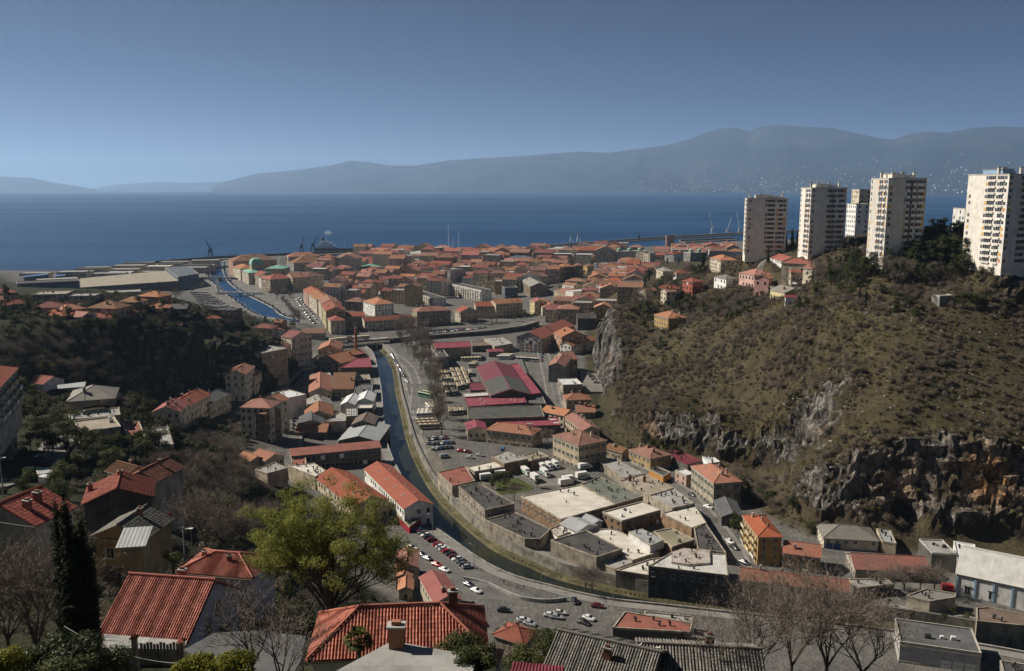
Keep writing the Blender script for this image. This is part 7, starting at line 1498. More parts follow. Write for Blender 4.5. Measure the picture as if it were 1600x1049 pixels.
def strip(m, a, b, mat=0):
 """ribbon between two equally long 3-D lines"""
 for k in range(len(a) - 1):
  m.face([a[k], a[k + 1], b[k + 1], b[k]], mat)


for nm, lab, w, pts in ROADS:
 ln = resample(smooth_line([tuple(p) for p in pts]), 5)
 m = MB()
 L_, R_ = offset_line(ln, w / 2), offset_line(ln, -w / 2)
 LL, RR = offset_line(ln, w / 2 + 1.5), offset_line(ln, -w / 2 - 1.5)
 zz = [gtop(p[0], p[1]) for p in ln]
 zz = [sum(zz[max(0, k - 2):k + 3]) / len(zz[max(0, k - 2):k + 3]) + .16 for k in range(len(zz))]
 A = [(p[0], p[1], z) for p, z in zip(L_, zz)]; B = [(p[0], p[1], z) for p, z in zip(R_, zz)]
 strip(m, B, A)
 o = tag(m.build(nm, GROUND['asphalt']), lab, None, None, 'structure')
 for side, (I, O) in enumerate(((L_, LL), (R_, RR))):
  m = MB()
  i0 = [(p[0], p[1], z - .05) for p, z in zip(I, zz)]; i1 = [(p[0], p[1], z + .13) for p, z in zip(I, zz)]
  o1 = [(p[0], p[1], z + .13) for p, z in zip(O, zz)]; o0 = [(p[0], p[1], z - 1.0) for p, z in zip(O, zz)]
  strip(m, i0, i1); strip(m, i1, o1); strip(m, o1, o0)
  tag(m.build('pavement', GROUND['path']), 'kerbed pavement of the ' + lab, None, None, 'structure')

for nm, lab, mt, pts in YARDS:
 m = MB()
 c = np.array(pts).mean(0); zt = np.median([p[2] for p in pts]) + .14
 poly = [(p[0], p[1]) for p in pts]
 m.prism(poly if sum(poly[k - 1][0] * poly[k][1] - poly[k][0] * poly[k - 1][1] for k in range(len(poly))) > 0 else poly[::-1], zt - 1.5, zt)
 tag(m.build(nm, GROUND[mt]), lab, None, None, 'structure')

# painted lines
def paint(label, segs):
 m = MB()
 for (a, b) in segs:
  d = Vector((b[0] - a[0], b[1] - a[1])); n_ = Vector((-d.y, d.x)).normalized() * .09
  m.face([(a[0] - n_.x, a[1] - n_.y, a[2]), (b[0] - n_.x, b[1] - n_.y, b[2]), (b[0] + n_.x, b[1] + n_.y, b[2]), (a[0] + n_.x, a[1] + n_.y, a[2])])
 tag(m.build('road_markings', MPAINT), label, None, None, 'structure')


for nm, lab, w, pts in ROADS[:2]:
 ln = resample(smooth_line([tuple(p) for p in pts]), 2.5)
 zs = [gtop(p[0], p[1]) for p in ln]; zs = [sum(zs[max(0, k - 4):k + 5]) / len(zs[max(0, k - 4):k + 5]) + .19 for k in range(len(zs))]
 paint('dashed centre line of the ' + lab, [((ln[k][0], ln[k][1], zs[k]), (ln[k + 1][0], ln[k + 1][1], zs[k + 1])) for k in range(0, len(ln) - 1, 2)])
bays = []
for lab, a, b, n, hd in CAR_ROWS[:2] + CAR_ROWS[3:7]:
 d = Vector((b[0] - a[0], b[1] - a[1])); t = math.atan2(d.y, d.x) + math.radians(hd); e = Vector((math.cos(t), math.sin(t))) * 2.5
 for k in range(n + 1):
  p = Vector(a[:2]) + d * k / n; zz = max([gtop(p.x, p.y) + .05] + [np.median([q[2] for q in y_[3]]) + .148 for y_ in YARDS if in_poly(np.array([p.x]), np.array([p.y]), [(q[0], q[1]) for q in y_[3]])[0]])
  bays.append(((p.x - e.x, p.y - e.y, zz), (p.x + e.x, p.y + e.y, zz)))
paint('white parking bay lines', bays)

# ---------------------------------------------------------------- river and its banks
RLs = resample(smooth_line([tuple(p) for p in RIVL], 2), 6); RRs = resample(smooth_line([tuple(p) for p in RIVR], 2), 6)
m = MB()
nn = 90
ia = np.linspace(0, 1, nn)


def param(line):
 a = np.array(line); d = np.concatenate([[0], np.cumsum(np.hypot(*(np.diff(a[:, :2], axis=0).T)))]); d /= d[-1]
 return [tuple(np.interp(t, d, a[:, i]) for i in range(3)) for t in ia]


strip(m, [(p[0] + 0, p[1], p[2]) for p in param(RLs)], [(p[0], p[1], p[2]) for p in param(RRs)])
n = NT('river_water'); g = n.pos()
sh = n.ramp(n.noise(g, 0.03, 3), [(0.4, (0.006, 0.014, 0.016)), (0.62, (0.022, 0.023, 0.012))])
n.bump(n.noise(n.mapping(g, (0.5, 0.5, 1)), 1.0, 4, 0.65), 0.12, 0.3)
n.done(sh, 0.05, 0.2)
tag(m.build('river', MATS['river_water']), 'narrow dark blue river winding through the valley', None, None, 'structure')


def wall_strip(name, label, line, off0, off1, ztop, zbot, mat, cap=None, kind=None, cat=None):
 m = MB()
 a = offset_line(line, off0); b = offset_line(line, off1)
 A1 = [(p[0], p[1], z) for p, z in zip(a, ztop)]; A0 = [(p[0], p[1], z) for p, z in zip(a, zbot)]
 B1 = [(p[0], p[1], z) for p, z in zip(b, ztop)]; B0 = [(p[0], p[1], z - 2.0) for p, z in zip(b, ztop)]
 strip(m, A0, A1); strip(m, A1, B1, 1); strip(m, B1, B0)
 return tag(m.build(name, [mat, cap or mat]), label, cat, None, kind)


zl = [gtop(*q) for q in offset_line(RLs, -4)]
wall_strip('river_wall', 'stone retaining wall on the car park side of the river', RLs, 0, -0.6, [z + .75 for z in zl], [p[2] - 1.5 for p in RLs], MRIVWALL, MCONC, None, 'wall')
m = MB(); a = offset_line(RLs, -.6); b = offset_line(RLs, -4.2)
strip(m, [(p[0], p[1], z + .1) for p, z in zip(a, zl)], [(p[0], p[1], z + .1) for p, z in zip(b, zl)])
tag(m.build('footpath', GROUND['path']), 'footpath behind the near river wall', None, None, 'structure')
zr = [gtop(*q) for q in offset_line(RRs, 9)]
m = MB(); prev = None
for d, up in ((-.4, -.6), (0.2, .12), (1.2, .5), (2.4, .8), (3.7, 1.1)):
 cur = [(p[0], p[1], q[2] + up + (vn * .25 if d > 1 else 0)) for p, q, vn in zip(offset_line(RRs, d), RRs, NPR.uniform(-1, 1, len(RRs)))]
 if prev: strip(m, prev, cur)
 prev = cur
tag(m.build('river_bank', GROUND['bank']), 'pale grassy strip of river bank below the far wall', None, None, 'structure')
wall_strip('river_wall', 'tall stained wall on the factory side of the river', RRs, 3.4, 4.2, [z + 1.1 for z in zr], [p[2] - 1.0 for p in RRs], MRIVWALL, GROUND['quay'], None, 'wall')
m = MB(); a = offset_line(RRs, 4.1); b = offset_line(RRs, 8.0)
strip(m, [(p[0], p[1], z + .12) for p, z in zip(a, zr)], [(p[0], p[1], z + .12) for p, z in zip(b, zr)])
tag(m.build('footpath', GROUND['path']), 'pale footpath on top of the factory river wall', None, None, 'structure')

# railing along the car park
rail_pts = [p for p in zip(offset_line(RLs, -.3), zl) if -60 < p[0][0] < 60 and p[0][1] < 330]
rt = thing('railing', 'metal railing on the river wall beside the car park', 'railing', (rail_pts[0][0][0], rail_pts[0][0][1], rail_pts[0][1] + .75))
bx, by, bz = rt.location
mm = MB()
pp = [(p[0] - bx, p[1] - by, z + .75 - bz) for p, z in rail_pts]
for hgt in (.45, .95):
 for a, b in zip(pp[:-1], pp[1:]): mm.bar((a[0], a[1], a[2] + hgt), (b[0], b[1], b[2] + hgt), .04, 0, 4, cap=False)
mm.build('handrail', MDARK, rt)
_post = MB(); _post.bar((0, 0, 0), (0, 0, 1.0), .05, 0, 5); _post = _post.mesh('post', [MDARK])
for a in resample(pp, 3.0): link('post', _post, rt, a)

# ---------------------------------------------------------------- canal quays, piers
for nm, lab, line, s in (('quay', 'stone quay of the canal on the car park side', CANAL_L, 1), ('quay', 'promenade quay of the canal on the town side', CANAL_R, -1)):
 ln = smooth_line([tuple(p) for p in line], 2); m = MB()
 a, b = offset_line(ln, 0), offset_line(ln, 30 * s)
 A1 = [(p[0], p[1], 2.9) for p in a]; B1 = [(p[0], p[1], 2.9) for p in b]
 strip(m, A1, B1) if s > 0 else strip(m, B1, A1)
 strip(m, [(p[0], p[1], -2) for p in a], A1); strip(m, B1, [(p[0], p[1], -2) for p in b])
 tag(m.build(nm, GROUND['quay']), lab, None, None, 'structure')
for nm, lab, w, line in PIERS:
 ln = [tuple(p) for p in line]; m = MB()
 a, b = offset_line(ln, w / 2), offset_line(ln, -w / 2); c = offset_line(ln, w / 2 - 4)
 z = 2.4
 strip(m, [(p[0], p[1], z) for p in c], [(p[0], p[1], z) for p in b], 1)
 strip(m, [(p[0], p[1], -3) for p in b], [(p[0], p[1], z) for p in b])
 strip(m, [(p[0], p[1], z) for p in c], [(p[0], p[1], z + 4.5) for p in c]); strip(m, [(p[0], p[1], z + 4.5) for p in c], [(p[0], p[1], z + 4.5) for p in a])
 strip(m, [(p[0], p[1], z + 4.5) for p in a], [(p[0], p[1], -3) for p in a])
 for e in (0, -1): m.face([(a[e][0], a[e][1], -3), (a[e][0], a[e][1], z + 4.5), (c[e][0], c[e][1], z + 4.5), (c[e][0], c[e][1], z), (b[e][0], b[e][1], z), (b[e][0], b[e][1], -3)])
 tag(m.build(nm, [MRIVWALL if nm != 'outer_pier' else WALL['dark'], GROUND['quay']]), lab, 'pier')


def bridge(name, label, p, q, w, z, t, mat, pylons=(), rail=None):
 p, q = Vector(p), Vector(q); d = q - p; L = d.length
 root = thing(name, label, 'bridge', (p.x, p.y, z), math.atan2(d.y, d.x))
 m = MB(); m.box(0, L, -w / 2, w / 2, -t, 0); m.build('deck', mat, root)
 for s in (-1, 1):
  m = MB(); m.box(0, L, s * w / 2 - .2, s * w / 2 + .2, .003, 1.1); m.build('parapet', rail or mat, root)
 n = max(1, int(L / 40))
 for k in range(1, n + 1):
  m = MB(); x = L * k / (n + 1); m.box(x - 1, x + 1, -w / 2 + .4, w / 2 - .4, -z - 3, -t - .003); m.build('pier', MCONC, root)
 for x, s, hh in pylons:
  m = MB(); m.box(x * L - 1.2, x * L + 1.2, s * w / 2 + s * .3 - .6, s * w / 2 + s * .3 + .6, -z, hh); m.build('pylon', MWHITE, root)
 return root


def cpt(line, f):
 ln = np.array(line); d = np.concatenate([[0], np.cumsum(np.hypot(*(np.diff(ln, axis=0).T)))]); d /= d[-1]
 return np.array([np.interp(f, d, ln[:, 0]), np.interp(f, d, ln[:, 1])])


def closest(line, p):
 L_ = resample([tuple(x) for x in line], 3); return min(L_, key=lambda a: (a[0] - p[0]) ** 2 + (a[1] - p[1]) ** 2)


for nm, lab, f, w, mat, pyl in (('footbridge', 'slim white footbridge with tall end slabs over the canal', .36, 5, MWHITE, ((.02, 1, 17), (.08, -1, 15))),
        ('road_bridge', 'flat concrete road bridge in the middle of the canal', .60, 12, MCONC, ()),
        ('road_bridge', 'low bridge at the seaward end of the canal', .84, 9, MCONC, ())):
 a = cpt(CANAL_L, f); b = closest(CANAL_R, a + np.array([25, -6]))
 d = np.array(b) - a; d /= np.hypot(*d)
 bridge(nm, lab, tuple(a - d * 12), tuple(np.array(b) + d * 14), w, 4.6, .9, mat, pyl)

# ---------------------------------------------------------------- railway: truss bridge, wagons, embankment
RA, RB_ = Vector(RAIL[0][:2]), Vector(RAIL[1][:2])
d = RB_ - RA; RL_ = d.length
rb = thing('rail_bridge', 'steel truss rail bridge crossing the river', 'bridge', (RA.x, RA.y, 4.5), math.atan2(d.y, d.x))
m = MB(); m.box(0, RL_, -3, 3, 4.2, 5.2); m.build('deck', MCONC, rb)
for s in (-1, 1):
 m = MB(); n_ = int(RL_ / 5)
 m.box(0, RL_, s * 3.2 - .25, s * 3.2 + .25, 3.8, 4.3); m.box(0, RL_, s * 3.2 - .25, s * 3.2 + .25, .6, 1.1)
 for k in range(n_):
  x0, x1 = RL_ * k / n_, RL_ * (k + 1) / n_
  m.bar((x0, s * 3.2, .9), (x1, s * 3.2, 4.0), .16, 0, 4); m.bar((x1, s * 3.2, .9), (x0, s * 3.2, 4.0), .16, 0, 4); m.bar((x0, s * 3.2, .9), (x0, s * 3.2, 4.0), .16, 0, 4)
 m.build('truss', MTRIM, rb)
for k in range(3):
 m = MB(); m.box(RL_ * (.05 + .45 * k) - 1.2, RL_ * (.05 + .45 * k) + 1.2, -3.4, 3.4, -4, .6); m.build('pier', MRIVWALL, rb)
for k in range(2):
 w = thing('rail_wagon', ('pale goods wagon at the left on the rail bridge', 'pale goods wagon at the right on the rail bridge')[k], 'wagon', tuple(RA + d * (.22 + .28 * k)) + (9.75,), math.atan2(d.y, d.x), 'wagons on the rail bridge')
 m = MB(); m.box(-10, 10, -1.4, 1.4, 1.0, 3.6); m.build('body', WALL['cream'], w)
 m = MB(); m.box(-9.5, 9.5, -1.1, 1.1, .55, 1.0); m.build('chassis', MDARK, w)
 for x in (-7, 7):
  m = MB()
  for s in (-1, 1):
   for e in (-1, 1): m.bar((x + e * .9, s * .75, .45), (x + e * .9, s * .95, .45), .45, 0, 10)
  m.build('bogie', MDARK, w)
ln = resample([tuple(p[:2]) for p in RAIL[1:]], 8)
wall_strip('rail_embankment', 'long retaining wall carrying the railway past the town', ln, -3, 3, [8.6] * len(ln), [2.0] * len(ln), WALL['dark'], GROUND['path'], None, 'wall')
wall_strip('rail_parapet', 'pale stone parapet on the railway wall', ln, -3.2, -2.7, [9.4] * len(ln), [8.3] * len(ln), MCONC, MCONC, None, 'wall')

# tall brick chimney
st = thing('factory_chimney', 'tall round brick chimney between the crimson roofs', 'chimney', (STACK[0], STACK[1], STACK[2]))
m = MB(); m.bar((0, 0, -1), (0, 0, 26), 1.35, 0, 14, 0.95); m.build('shaft', MBRICK, st)
m = MB(); m.bar((0, 0, 26), (0, 0, 26.8), 1.15, 0, 14); m.build('cap', MBRICK, st)
m = MB(); m.box(-1.9, 1.9, -1.9, 1.9, -1, 6.5); m.build('plinth', MBRICK, st)

# sunken wall and ramp of the car park
SW = [tuple(p) for p in SUNK]
wl = smooth_line(SW, 2)
wall_strip('sunken_wall', 'curved concrete retaining wall beside the riverside road', wl, 0, -.5, [gtop(p[0], p[1]) + 1.3 for p in wl], [gtop(p[0], p[1]) - 1 for p in wl], MCONC, MCONC, None, 'wall')

# ---------------------------------------------------------------- harbour: cranes, ship, yachts
MRUST = mat_plain('crane_steel', (0.055, 0.05, 0.055), 0.6)
MPALE = mat_plain('crane_pale', (0.50, 0.53, 0.56), 0.5)
for (x, y, z), h, lean, kind, lab in CRANES:
 mt = MRUST if kind == 1 else MPALE
 c = thing('harbour_crane', lab, 'crane', (x, y, z))
 k = h / 30.0
 if kind == 2:
  k *= .55
 for sx in (-1, 1):
  for sy in (-1, 1):
   m = MB(); m.bar((sx * 4 * k, sy * 4 * k, -1), (sx * 2.4 * k, sy * 2.4 * k, 10 * k), .7 * k, 0, 5); m.build('leg', mt, c)
 m = MB(); m.box(-3.2 * k, 3.2 * k, -3.2 * k, 3.2 * k, 10 * k, 11 * k); m.box(-2 * k, 3 * k, -2.2 * k, 2.2 * k, 11 * k, 15 * k); m.build('cab', mt, c)
 m = MB(); top = (-lean * .9, 0, h)
 for s in (-1, 1):
  m.bar((1 * k, s * 1.2 * k, 13 * k), (top[0], s * .3, top[2]), .5 * k + .25, 0, 4)
 for q in range(9):
  f0, f1 = q / 9, (q + 1) / 9
  s = 1 if q % 2 else -1
  m.bar((k + (top[0] - k) * f0, s * 1.1 * k * (1 - f0), 13 * k + (h - 13 * k) * f0), (k + (top[0] - k) * f1, -s * 1.1 * k * (1 - f1), 13 * k + (h - 13 * k) * f1), .28 * k + .12, 0, 4)
 m.build('jib', mt, c)
 m = MB(); m.bar((2 * k, 0, 14 * k), (3 * k, 0, 20 * k), .4 * k, 0, 4); m.bar((3 * k, 0, 20 * k), (top[0] * .7, 0, h * .8), .2 * k, 0, 4); m.build('stay', mt, c)
sx, sy, sz = SHIP
sh = thing('ship', 'white and black ship with a funnel moored at the outer pier', 'ship', (sx, sy + 16, 0), math.radians(-10))
m = MB(); hull = [(-42, -7), (30, -7), (48, 0), (30, 7), (-42, 7)]
m.prism(hull, -2, 7); m.build('hull', MDARK, sh)
m = MB(); m.box(-34, 2, -6, 6, 7.003, 13); m.box(-31, -6, -5.5, 5.5, 13.003, 18); m.box(-28, -14, -5, 5, 18.003, 21.5); m.build('superstructure', MWHITE, sh)
m = MB(); m.bar((-24, 0, 21.5), (-25, 0, 29), 2.4, 0, 10); m.build('funnel', MDARK, sh)
m = MB(); m.bar((-18, 0, 21.5), (-18, 0, 33), .4, 0, 5); m.bar((24, 0, 7), (24, 0, 20), .5, 0, 5); m.build('mast', MPALE, sh)
m = MB()
for q in range(7): m.box(-32 + q * 4.6, -30 + q * 4.6, -6.05, -6.003, 9, 10.4)
m.build('window_rows', MGLASS, sh)['kind'] = 'stuff'
for k, (x, y, z) in enumerate(YACHTS):
 yt = thing('sailing_ship', ('tall ship mast, highest of the three masts', 'middle mast of the three beside the ferry pier', 'mast nearest the breakwater end')[k], 'ship', (x, y, 0), 0.3)
 m = MB(); m.prism([(-9, -2.4), (6, -2.4), (12, 0), (6, 2.4), (-9, 2.4)], -1, 2.5); m.build('hull', MWHITE, yt)
 m = MB(); m.bar((0, 0, 2.5), (0, 0, (66, 42, 52)[k]), .55, 0, 6, .3); m.build('mast', MWHITE, yt)
 m = MB(); m.box(-5, 1, -1.5, 1.5, 2.503, 4); m.build('cabin', MWHITE, yt)
# thin smoke above the funnel
sm = MB()
for a0 in range(10):
 for b0 in range(6):
  pt = lambda i, j: (math.cos(i * math.pi / 5) * math.sin(j * math.pi / 6) * 9, math.sin(i * math.pi / 5) * math.sin(j * math.pi / 6) * 6, math.cos(j * math.pi / 6) * 5)
  sm.face([pt(a0, b0), pt(a0, b0 + 1), pt(a0 + 1, b0 + 1), pt(a0 + 1, b0)])
SMK = bpy.data.materials.new('smoke'); SMK.use_nodes = True; SMK.node_tree.nodes.clear()
_so = SMK.node_tree.nodes.new('ShaderNodeOutputMaterial'); _sv = SMK.node_tree.nodes.new('ShaderNodeVolumePrincipled')
_sv.inputs['Color'].default_value = (.9, .9, .9, 1); _sv.inputs['Density'].default_value = 0.035
SMK.node_tree.links.new(_sv.outputs[0], _so.inputs['Volume'])
tag(sm.build('smoke', SMK, None, (sx - 12, sy + 14, 40)), 'thin white smoke drifting from the ship funnel', None, None, 'stuff')

# ---------------------------------------------------------------- vehicles
CARCOL = {'white': (.62, .62, .61), 'silver': (.30, .31, .32), 'black': (.018, .018, .02), 'navy': (.02, .03, .06), 'red': (.36, .025, .025), 'maroon': (.12, .018, .025), 'grey': (.10, .105, .11), 'cream': (.5, .47, .40), 'lime': (.28, .40, .05), 'blue': (.05, .13, .30), 'teal': (.10, .28, .27)}
MCAR = mat_ocol('car_paint', 0.25, 0.6)
MTYRE = mat_plain('tyre', (0.015, 0.015, 0.016), 0.8)
MHL = mat_plain('headlight', (0.7, 0.7, 0.68), 0.2, 0.6)
MTL = mat_plain('tail_light', (0.35, 0.01, 0.01), 0.3)


def loft(m, secs, mat=0):
 """closed hull through (x, half width, z bottom, z top) stations with chamfered shoulders"""
 rings = []
 for x, w, z0, z1 in secs:
  c = min(.18, (z1 - z0) * .4)
  rings.append([(x, -w, z0), (x, w, z0), (x, w, z1 - c), (x, w - c, z1), (x, -w + c, z1), (x, -w, z1 - c)])
 for A, B in zip(rings[:-1], rings[1:]):
  for k in range(6): m.face([A[k], A[(k + 1) % 6], B[(k + 1) % 6], B[k]], mat, None, True)
 m.face(rings[0][::-1], mat); m.face(rings[-1], mat)


def car_meshes(van=False):
 b = MB(); g = MB(); r = MB()
 if van:
  loft(b, [(-2.4, .9, .35, 1.9), (-2.3, .95, .3, 2.1), (1.1, .95, .3, 2.1), (1.5, .93, .3, 1.35), (2.3, .9, .3, 1.05), (2.45, .85, .35, .9)])
  g.face([(1.14, -.8, 2.0), (1.52, -.82, 1.4), (1.52, .82, 1.4), (1.14, .8, 2.0)][::-1])
  for s in (-1, 1): g.face([(.3, s * .965, 1.35), (1.2, s * .965, 1.35), (1.05, s * .965, 1.9), (.3, s * .965, 1.9)])
  whl = (-1.5, 1.5)
 else:
  loft(b, [(-2.1, .78, .4, .80), (-2.0, .86, .28, .96), (-.9, .89, .25, 1.0), (.9, .89, .25, .98), (1.7, .87, .26, .88), (2.08, .74, .38, .68)])
  loft(b, [(-1.75, .70, .9, 1.02), (-1.15, .70, .9, 1.43), (.15, .70, .9, 1.46), (.95, .72, .9, 1.0)])
  e = .012
  g.face([(.22, -.60, 1.44), (.98, -.66, 1.02), (.98, .66, 1.02), (.22, .60, 1.44)][::-1])
  g.face([(-1.22, -.58, 1.42), (-1.22, .58, 1.42), (-1.8, .62, 1.04), (-1.8, -.62, 1.04)][::-1])
  for s in (-1, 1): g.face([(-1.45, s * .722, 1.05), (.75, s * .735, 1.05), (.1, s * .722, 1.36), (-1.1, s * .722, 1.36)])
  whl = (-1.3, 1.3)
 w = MB(); w.bar((0, -.11, 0), (0, .11, 0), .33, 0, 12)
 h = MB(); h.box(-.06, .06, -.2, .2, -.09, .09)
 return b.mesh('body', [MCAR]), g.mesh('windows', [MGLASS]), w.mesh('wheel', [MTYRE]), h.mesh('headlight', [MHL]), h.mesh('tail_light', [MTL]), whl


CAR_PARTS = car_meshes(); VAN_PARTS = car_meshes(True)
# compact one-mesh car for the far lots
_fc = MB(); loft(_fc, [(-2.1, .8, .3, .9), (-.9, .89, .25, 1.0), (.9, .89, .25, .98), (2.08, .74, .3, .7)]); loft(_fc, [(-1.75, .70, .9, 1.02), (-1.15, .70, .9, 1.43), (.15, .70, .9, 1.46), (.95, .72, .9, 1.0)], 1)
FARCAR = _fc.mesh('far_car', [MCAR, MGLASS])


def put_car(x, y, z, hd, col, label, group=None, parts=True, van=False, s=1.0):
 c = CARCOL[col] + (1,)
 if not parts:
  o = link('parked_car', FARCAR, None, (x, y, z), hd); o.color = c
  return tag(o, label, 'car', group)
 P = VAN_PARTS if van else CAR_PARTS
 t = thing('parked_van' if van else 'parked_car', label, 'van' if van else 'car', (x, y, z), hd, group)
 bo = link('body', P[0], t); bo.color = c
 link('windows', P[1], t)
 for wx in P[5]:
  for s_ in (-1, 1): link('wheel', P[2], t, (wx, s_ * .80, .33))
 for s_ in (-1, 1):
  link('headlight', P[3], t, (2.0 if not van else 2.38, s_ * .55, .62 if not van else .8)); link('tail_light', P[4], t, (-2.04 if not van else -2.36, s_ * .6, .75))
 return t


def yard_z(x, y):
 z = gtop(x, y) + .05
 for nm, lab, mt, pts in YARDS:
  if in_poly(np.array([x]), np.array([y]), [(p[0], p[1]) for p in pts])[0]:
   z = max(z, np.median([p[2] for p in pts]) + .14)
 return z


ORD = ['first', 'second', 'third', 'fourth', 'fifth', 'sixth', 'seventh', 'eighth', 'ninth', 'tenth', 'eleventh', 'twelfth', 'thirteenth', 'fourteenth', 'fifteenth', 'sixteenth', 'seventeenth', 'eighteenth', 'nineteenth', 'twentieth', 'twenty-first', 'twenty-second', 'twenty-third', 'twenty-fourth']
PAL = ['white', 'silver', 'grey', 'black', 'navy', 'white', 'silver', 'red', 'grey', 'white', 'black', 'blue', 'maroon']
_r = random.Random(21)
for lab, a, b, n, hd in CAR_ROWS:
 d = Vector((b[0] - a[0], b[1] - a[1])); base = math.atan2(d.y, d.x)
 for k in range(n):
  p = Vector(a[:2]) + d * ((k + .5) / n)
  if _r.random() < .06 and n > 6: continue
  col = PAL[_r.randrange(len(PAL))]
  put_car(p.x, p.y, yard_z(p.x, p.y), base + math.radians(hd) + _r.uniform(-.05, .05) + (math.pi if _r.random() < .3 else 0), col,
    '%s car, %s from the far end along %s' % (col, ORD[k], lab), 'cars along ' + lab, p.length < 640)
for lab, a, b, n, hd in FAR_CAR_ROWS:
 d = Vector((b[0] - a[0], b[1] - a[1])); base = math.atan2(d.y, d.x)
 for k in range(n):
  p = Vector(a[:2]) + d * ((k + .5) / n)
  col = _r.choice(['white', 'silver', 'white', 'grey', 'black', 'navy', 'red'])
  put_car(p.x, p.y, max(gtop(p.x, p.y), 2.5) + .05, base + math.radians(hd), col, 'tiny %s car in the crowded car park beside the boat channel' % col, 'cars in the channel car park', False)
for lab, (x, y, z), hd, col in CARS:
 put_car(x, y, yard_z(x, y), math.radians(hd), col, lab, None, math.hypot(x, y) < 640)
for lab, (x, y, z), hd, col in VANS:
 put_car(x, y, yard_z(x, y), math.radians(hd), col, lab, None, True, True)


def box_truck(label, x, y, z, hd, tint):
 t = thing('delivery_truck', label, 'truck', (x, y, z), hd, 'trucks in the factory yard')
 m = MB(); m.box(-3.6, 1.5, -1.15, 1.15, .95, 3.3); m.build('cargo_box', MWHITE, t)
 m = MB(); m.box(-3.4, 1.2, -1.17, -1.153, 1.2, 2.0); m.box(-3.4, 1.2, 1.153, 1.17, 1.2, 2.0); m.build('side_stripe', tint, t)
 m = MB(); loft(m, [(1.55, 1.0, .5, 2.3), (2.6, 1.0, .5, 2.3), (3.2, .98, .5, 1.5), (3.35, .95, .5, 1.2)]); m.build('cab', MWHITE, t)
 m = MB(); m.face([(2.64, -.9, 2.2), (3.22, -.9, 1.52), (3.22, .9, 1.52), (2.64, .9, 2.2)][::-1]); m.build('windscreen', MGLASS, t)
 m = MB(); m.box(-3.5, 2.8, -.5, .5, .5, .94); m.build('chassis', MDARK, t)
 for wx in (-2.5, 2.3):
  for s in (-1, 1): link('wheel', CAR_PARTS[2], t, (wx, s * .95, .42)).scale = (1.25, 1.4, 1.25)


TINT = [mat_plain('stripe_teal', (.08, .25, .24), .5), mat_plain('stripe_pink', (.45, .12, .22), .5), mat_plain('stripe_green', (.08, .25, .10), .5), MWHITE]
for k, (lab, (x, y, z), hd) in enumerate(TRUCKS):
 box_truck('white delivery truck ' + lab, x, y, yard_z(x, y), math.radians(hd), TINT[k % 4])

MBUSW = mat_plain('bus_cream', (0.55, 0.50, 0.38), 0.4); MBUSR = mat_plain('bus_roof', (0.60, 0.565, 0.46), 0.5, 0.3, 0, 0.2); MBUSO = mat_plain('bus_ochre', (0.36, 0.21, 0.07), 0.4)
_b = MB(); loft(_b, [(-5.8, 1.22, .35, 3.0), (-5.6, 1.25, .3, 3.1), (5.6, 1.25, .3, 3.1), (5.85, 1.2, .35, 2.95)]); BUSB = [_b.mesh('body', [q]) for q in (MBUSW, MWHITE, mat_plain('bus_green', (.10, .22, .13), .4))]
_b = MB()
for s in (-1, 1): _b.box(-5.4, 5.4, s * 1.255 - .01, s * 1.255 + .01, 1.45, 2.45)
_b.box(5.86, 5.88, -1.05, 1.05, 1.3, 2.6); _b.box(-5.84, -5.815, -1.0, 1.0, 1.6, 2.5); BUSG = _b.mesh('windows', [MGLASS])
_b = MB()
for x in (-4, -1.2, 1.6, 4.2): _b.box(x - .7, x + .7, -.6, .6, 3.1, 3.28)
BUSH = _b.mesh('roof_hatch', [MBUSO])
bi = 0
for lab, a, b, n, hd in BUS_ROWS:
 d = Vector((b[0] - a[0], b[1] - a[1])); base = math.atan2(d.y, d.x)
 for k in range(n):
  p = Vector(a[:2]) + d * ((k + .5) / n)
  green = 'green' in lab; white = 'white' in lab or 'coaches' in lab or 'vehicles' in lab
  t = thing('bus', '%s bus, %s of the %s' % ('green' if green else 'white' if white else 'cream', ORD[k], lab), 'bus', (p.x, p.y, yard_z(p.x, p.y)), base + math.radians(hd), 'buses in the depot')
  link('body', BUSB[2 if green else 1 if white else 0], t); link('windows', BUSG, t); link('roof_hatch', BUSH, t)
  for wx in (-3.6, 3.6):
   for s in (-1, 1): link('wheel', CAR_PARTS[2], t, (wx, s * 1.15, .48)).scale = (1.45, 1.4, 1.45)

# boats along both canal sides
_b = MB(); _b.prism([(-3, -1), (1.6, -1.05), (3.2, 0), (1.6, 1.05), (-3, 1)], -.4, .8); _b.box(-1.6, .6, -.7, .7, .803, 1.7, 1); BOAT = _b.mesh('boat', [MWHITE, MGLASS])
for line, s, side in ((CANAL_L, -1, 'car park'), (CANAL_R, 1, 'promenade')):
 for rw in (0, 1):
  ln = resample(smooth_line(offset_line(line, s * 3.8), 1), 4.2)
  for k, p in enumerate(ln[4:-4]):
   if rw == 0 and _r.random() < .78:
    q = ln[min(k + 5, len(ln) - 1)]; a = math.atan2(q[1] - p[1], q[0] - p[0]) + math.pi / 2
    o = link('boat', BOAT, None, (p[0], p[1], 0.05), a + _r.uniform(-.15, .15)); o.scale = (_r.uniform(.9, 1.4),) * 3
    tag(o, 'small white boat moored along the %s side of the canal' % side, 'boat', 'boats on the %s side' % side)

